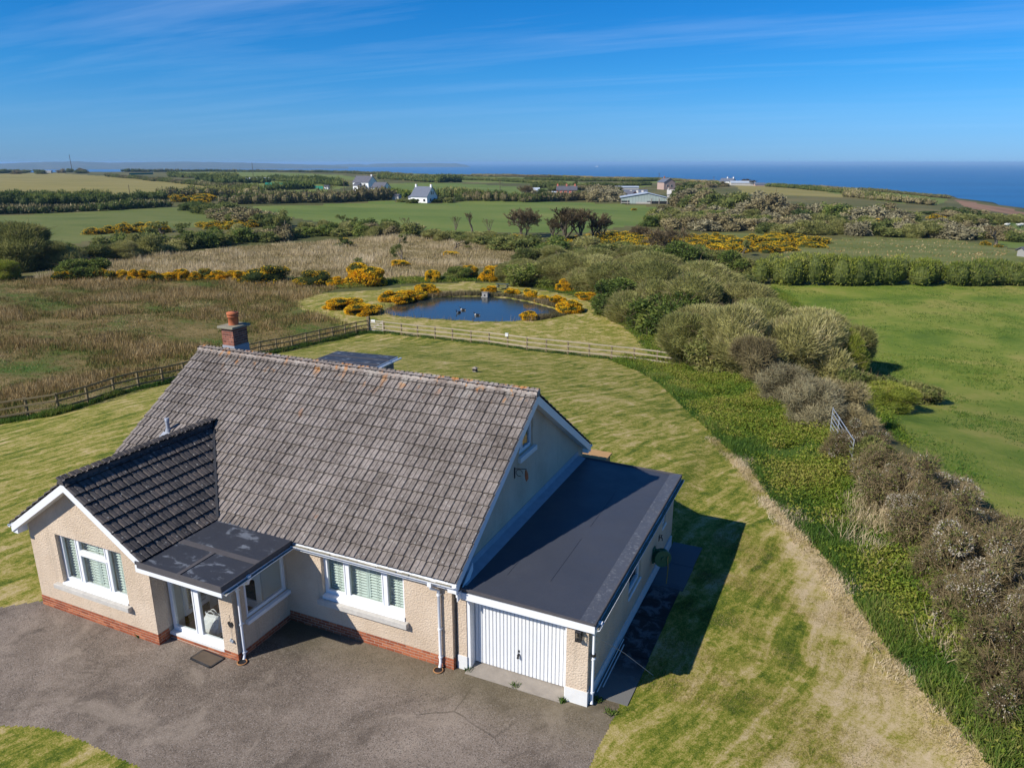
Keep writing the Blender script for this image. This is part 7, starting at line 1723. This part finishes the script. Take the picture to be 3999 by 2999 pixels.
# short turf blades where the lawn comes close to the camera, and weeds at the joints of the tarmac
blades('turf', [(2300, 2999), (2440, 2700), (2560, 2560), (2700, 2300), (2800, 2050), (3100, 2050), (3400, 2450), (3880, 2999)], 42000, (.018, .05), .012, M['turf_blade'] if 'turf_blade' in M else leafmat('turf_blade_mat', [(.2, (.05, .07, .010)), (.45, (.13, .135, .016)), (.65, (.24, .2, .05)), (.85, (.42, .32, .15))], .2), lean=.6, tuft=4, seed=10, spread=.05, label='short turf blades of the side lawn', tint_f=1.4)
def weed(u, v, s, label):
    rg = np.random.default_rng(int(u)); p = at(u, v); n = 60
    P = np.column_stack([rg.normal(0, s * .4, n), rg.normal(0, s * .25, n), np.zeros(n)]); AX = unit(np.column_stack([rg.normal(0, .6, n), rg.normal(0, .6, n), np.ones(n)]))
    V, Q = leaf_quads(rg, P, AX, rg.uniform(.05, .14, n), .022, .3)
    o = link('weed', np_mesh('weed', V, Q, mats=[M['long_grass']], tint=tints(rg, n)), None, tuple(p)); tag(o, label, 'weed')
weed(2013, 2680, .14, 'grass tuft growing at the garage threshold, below the door handle'); weed(2383, 2783, .16, 'grass clump where the tarmac meets the side lawn'); weed(2336, 2736, .10, 'weeds at the foot of the garage downpipe'); weed(1830, 2618, .12, 'weeds at the left end of the garage threshold'); weed(540, 2485, .09, 'small reddish weed at the foot of the wing plinth'); weed(2195, 2740, .09, 'weeds below the right end of the garage door')

# ------------------------------------------------------------------ sea air
hz = D.meshes.new('haze'); _b = MB().box(-75000, 75000, -75000, 75000, -68, 19.5); hz.from_pydata(_b.v, [], _b.f); hz.update()
hm = D.materials.new('haze_mat'); hm.use_nodes = True; hm.node_tree.nodes.remove(hm.node_tree.nodes['Principled BSDF'])
pvn = hm.node_tree.nodes.new('ShaderNodeVolumePrincipled'); pvn.inputs['Color'].default_value = (.40, .68, 1.0, 1); pvn.inputs['Density'].default_value = 7.5e-5; pvn.inputs['Anisotropy'].default_value = 0.0
hm.node_tree.links.new(pvn.outputs[0], hm.node_tree.nodes['Material Output'].inputs['Volume'])
hz.materials.append(hm)
tag(link('haze', hz), kind='stuff')

# ------------------------------------------------------------------ telling alike bushes apart by their order
ORD = 'first second third fourth fifth sixth seventh eighth ninth tenth eleventh twelfth thirteenth fourteenth fifteenth sixteenth seventeenth eighteenth nineteenth twentieth'.split()
by = {}
for o in SC.objects:
    if o.parent is None and 'group' in o and 'label' in o: by.setdefault((o['group'], o['label']), []).append(o)
def col_of(o):
    q = np.array(o.location) - EYE; return float(q @ _r) / float(q @ CF)
for (g, lb), obs in by.items():
    if not 1 < len(obs) <= 20 or o.name.startswith(('brick',)): continue
    along = g == 'blackthorn bushes along the lawn hedge'
    obs.sort(key=(lambda o: -depth(np.array(o.location))) if along else col_of)
    for i, o in enumerate(obs):
        end = 'field gate' if along else 'left'
        t = '%s, %s from the %s' % (lb, ORD[i], end)
        if i == len(obs) - 1 and not along: t = '%s, %s' % (lb, 'rightmost')
        if i == 0 and not along: t = '%s, %s' % (lb, 'leftmost')
        o['label'] = t
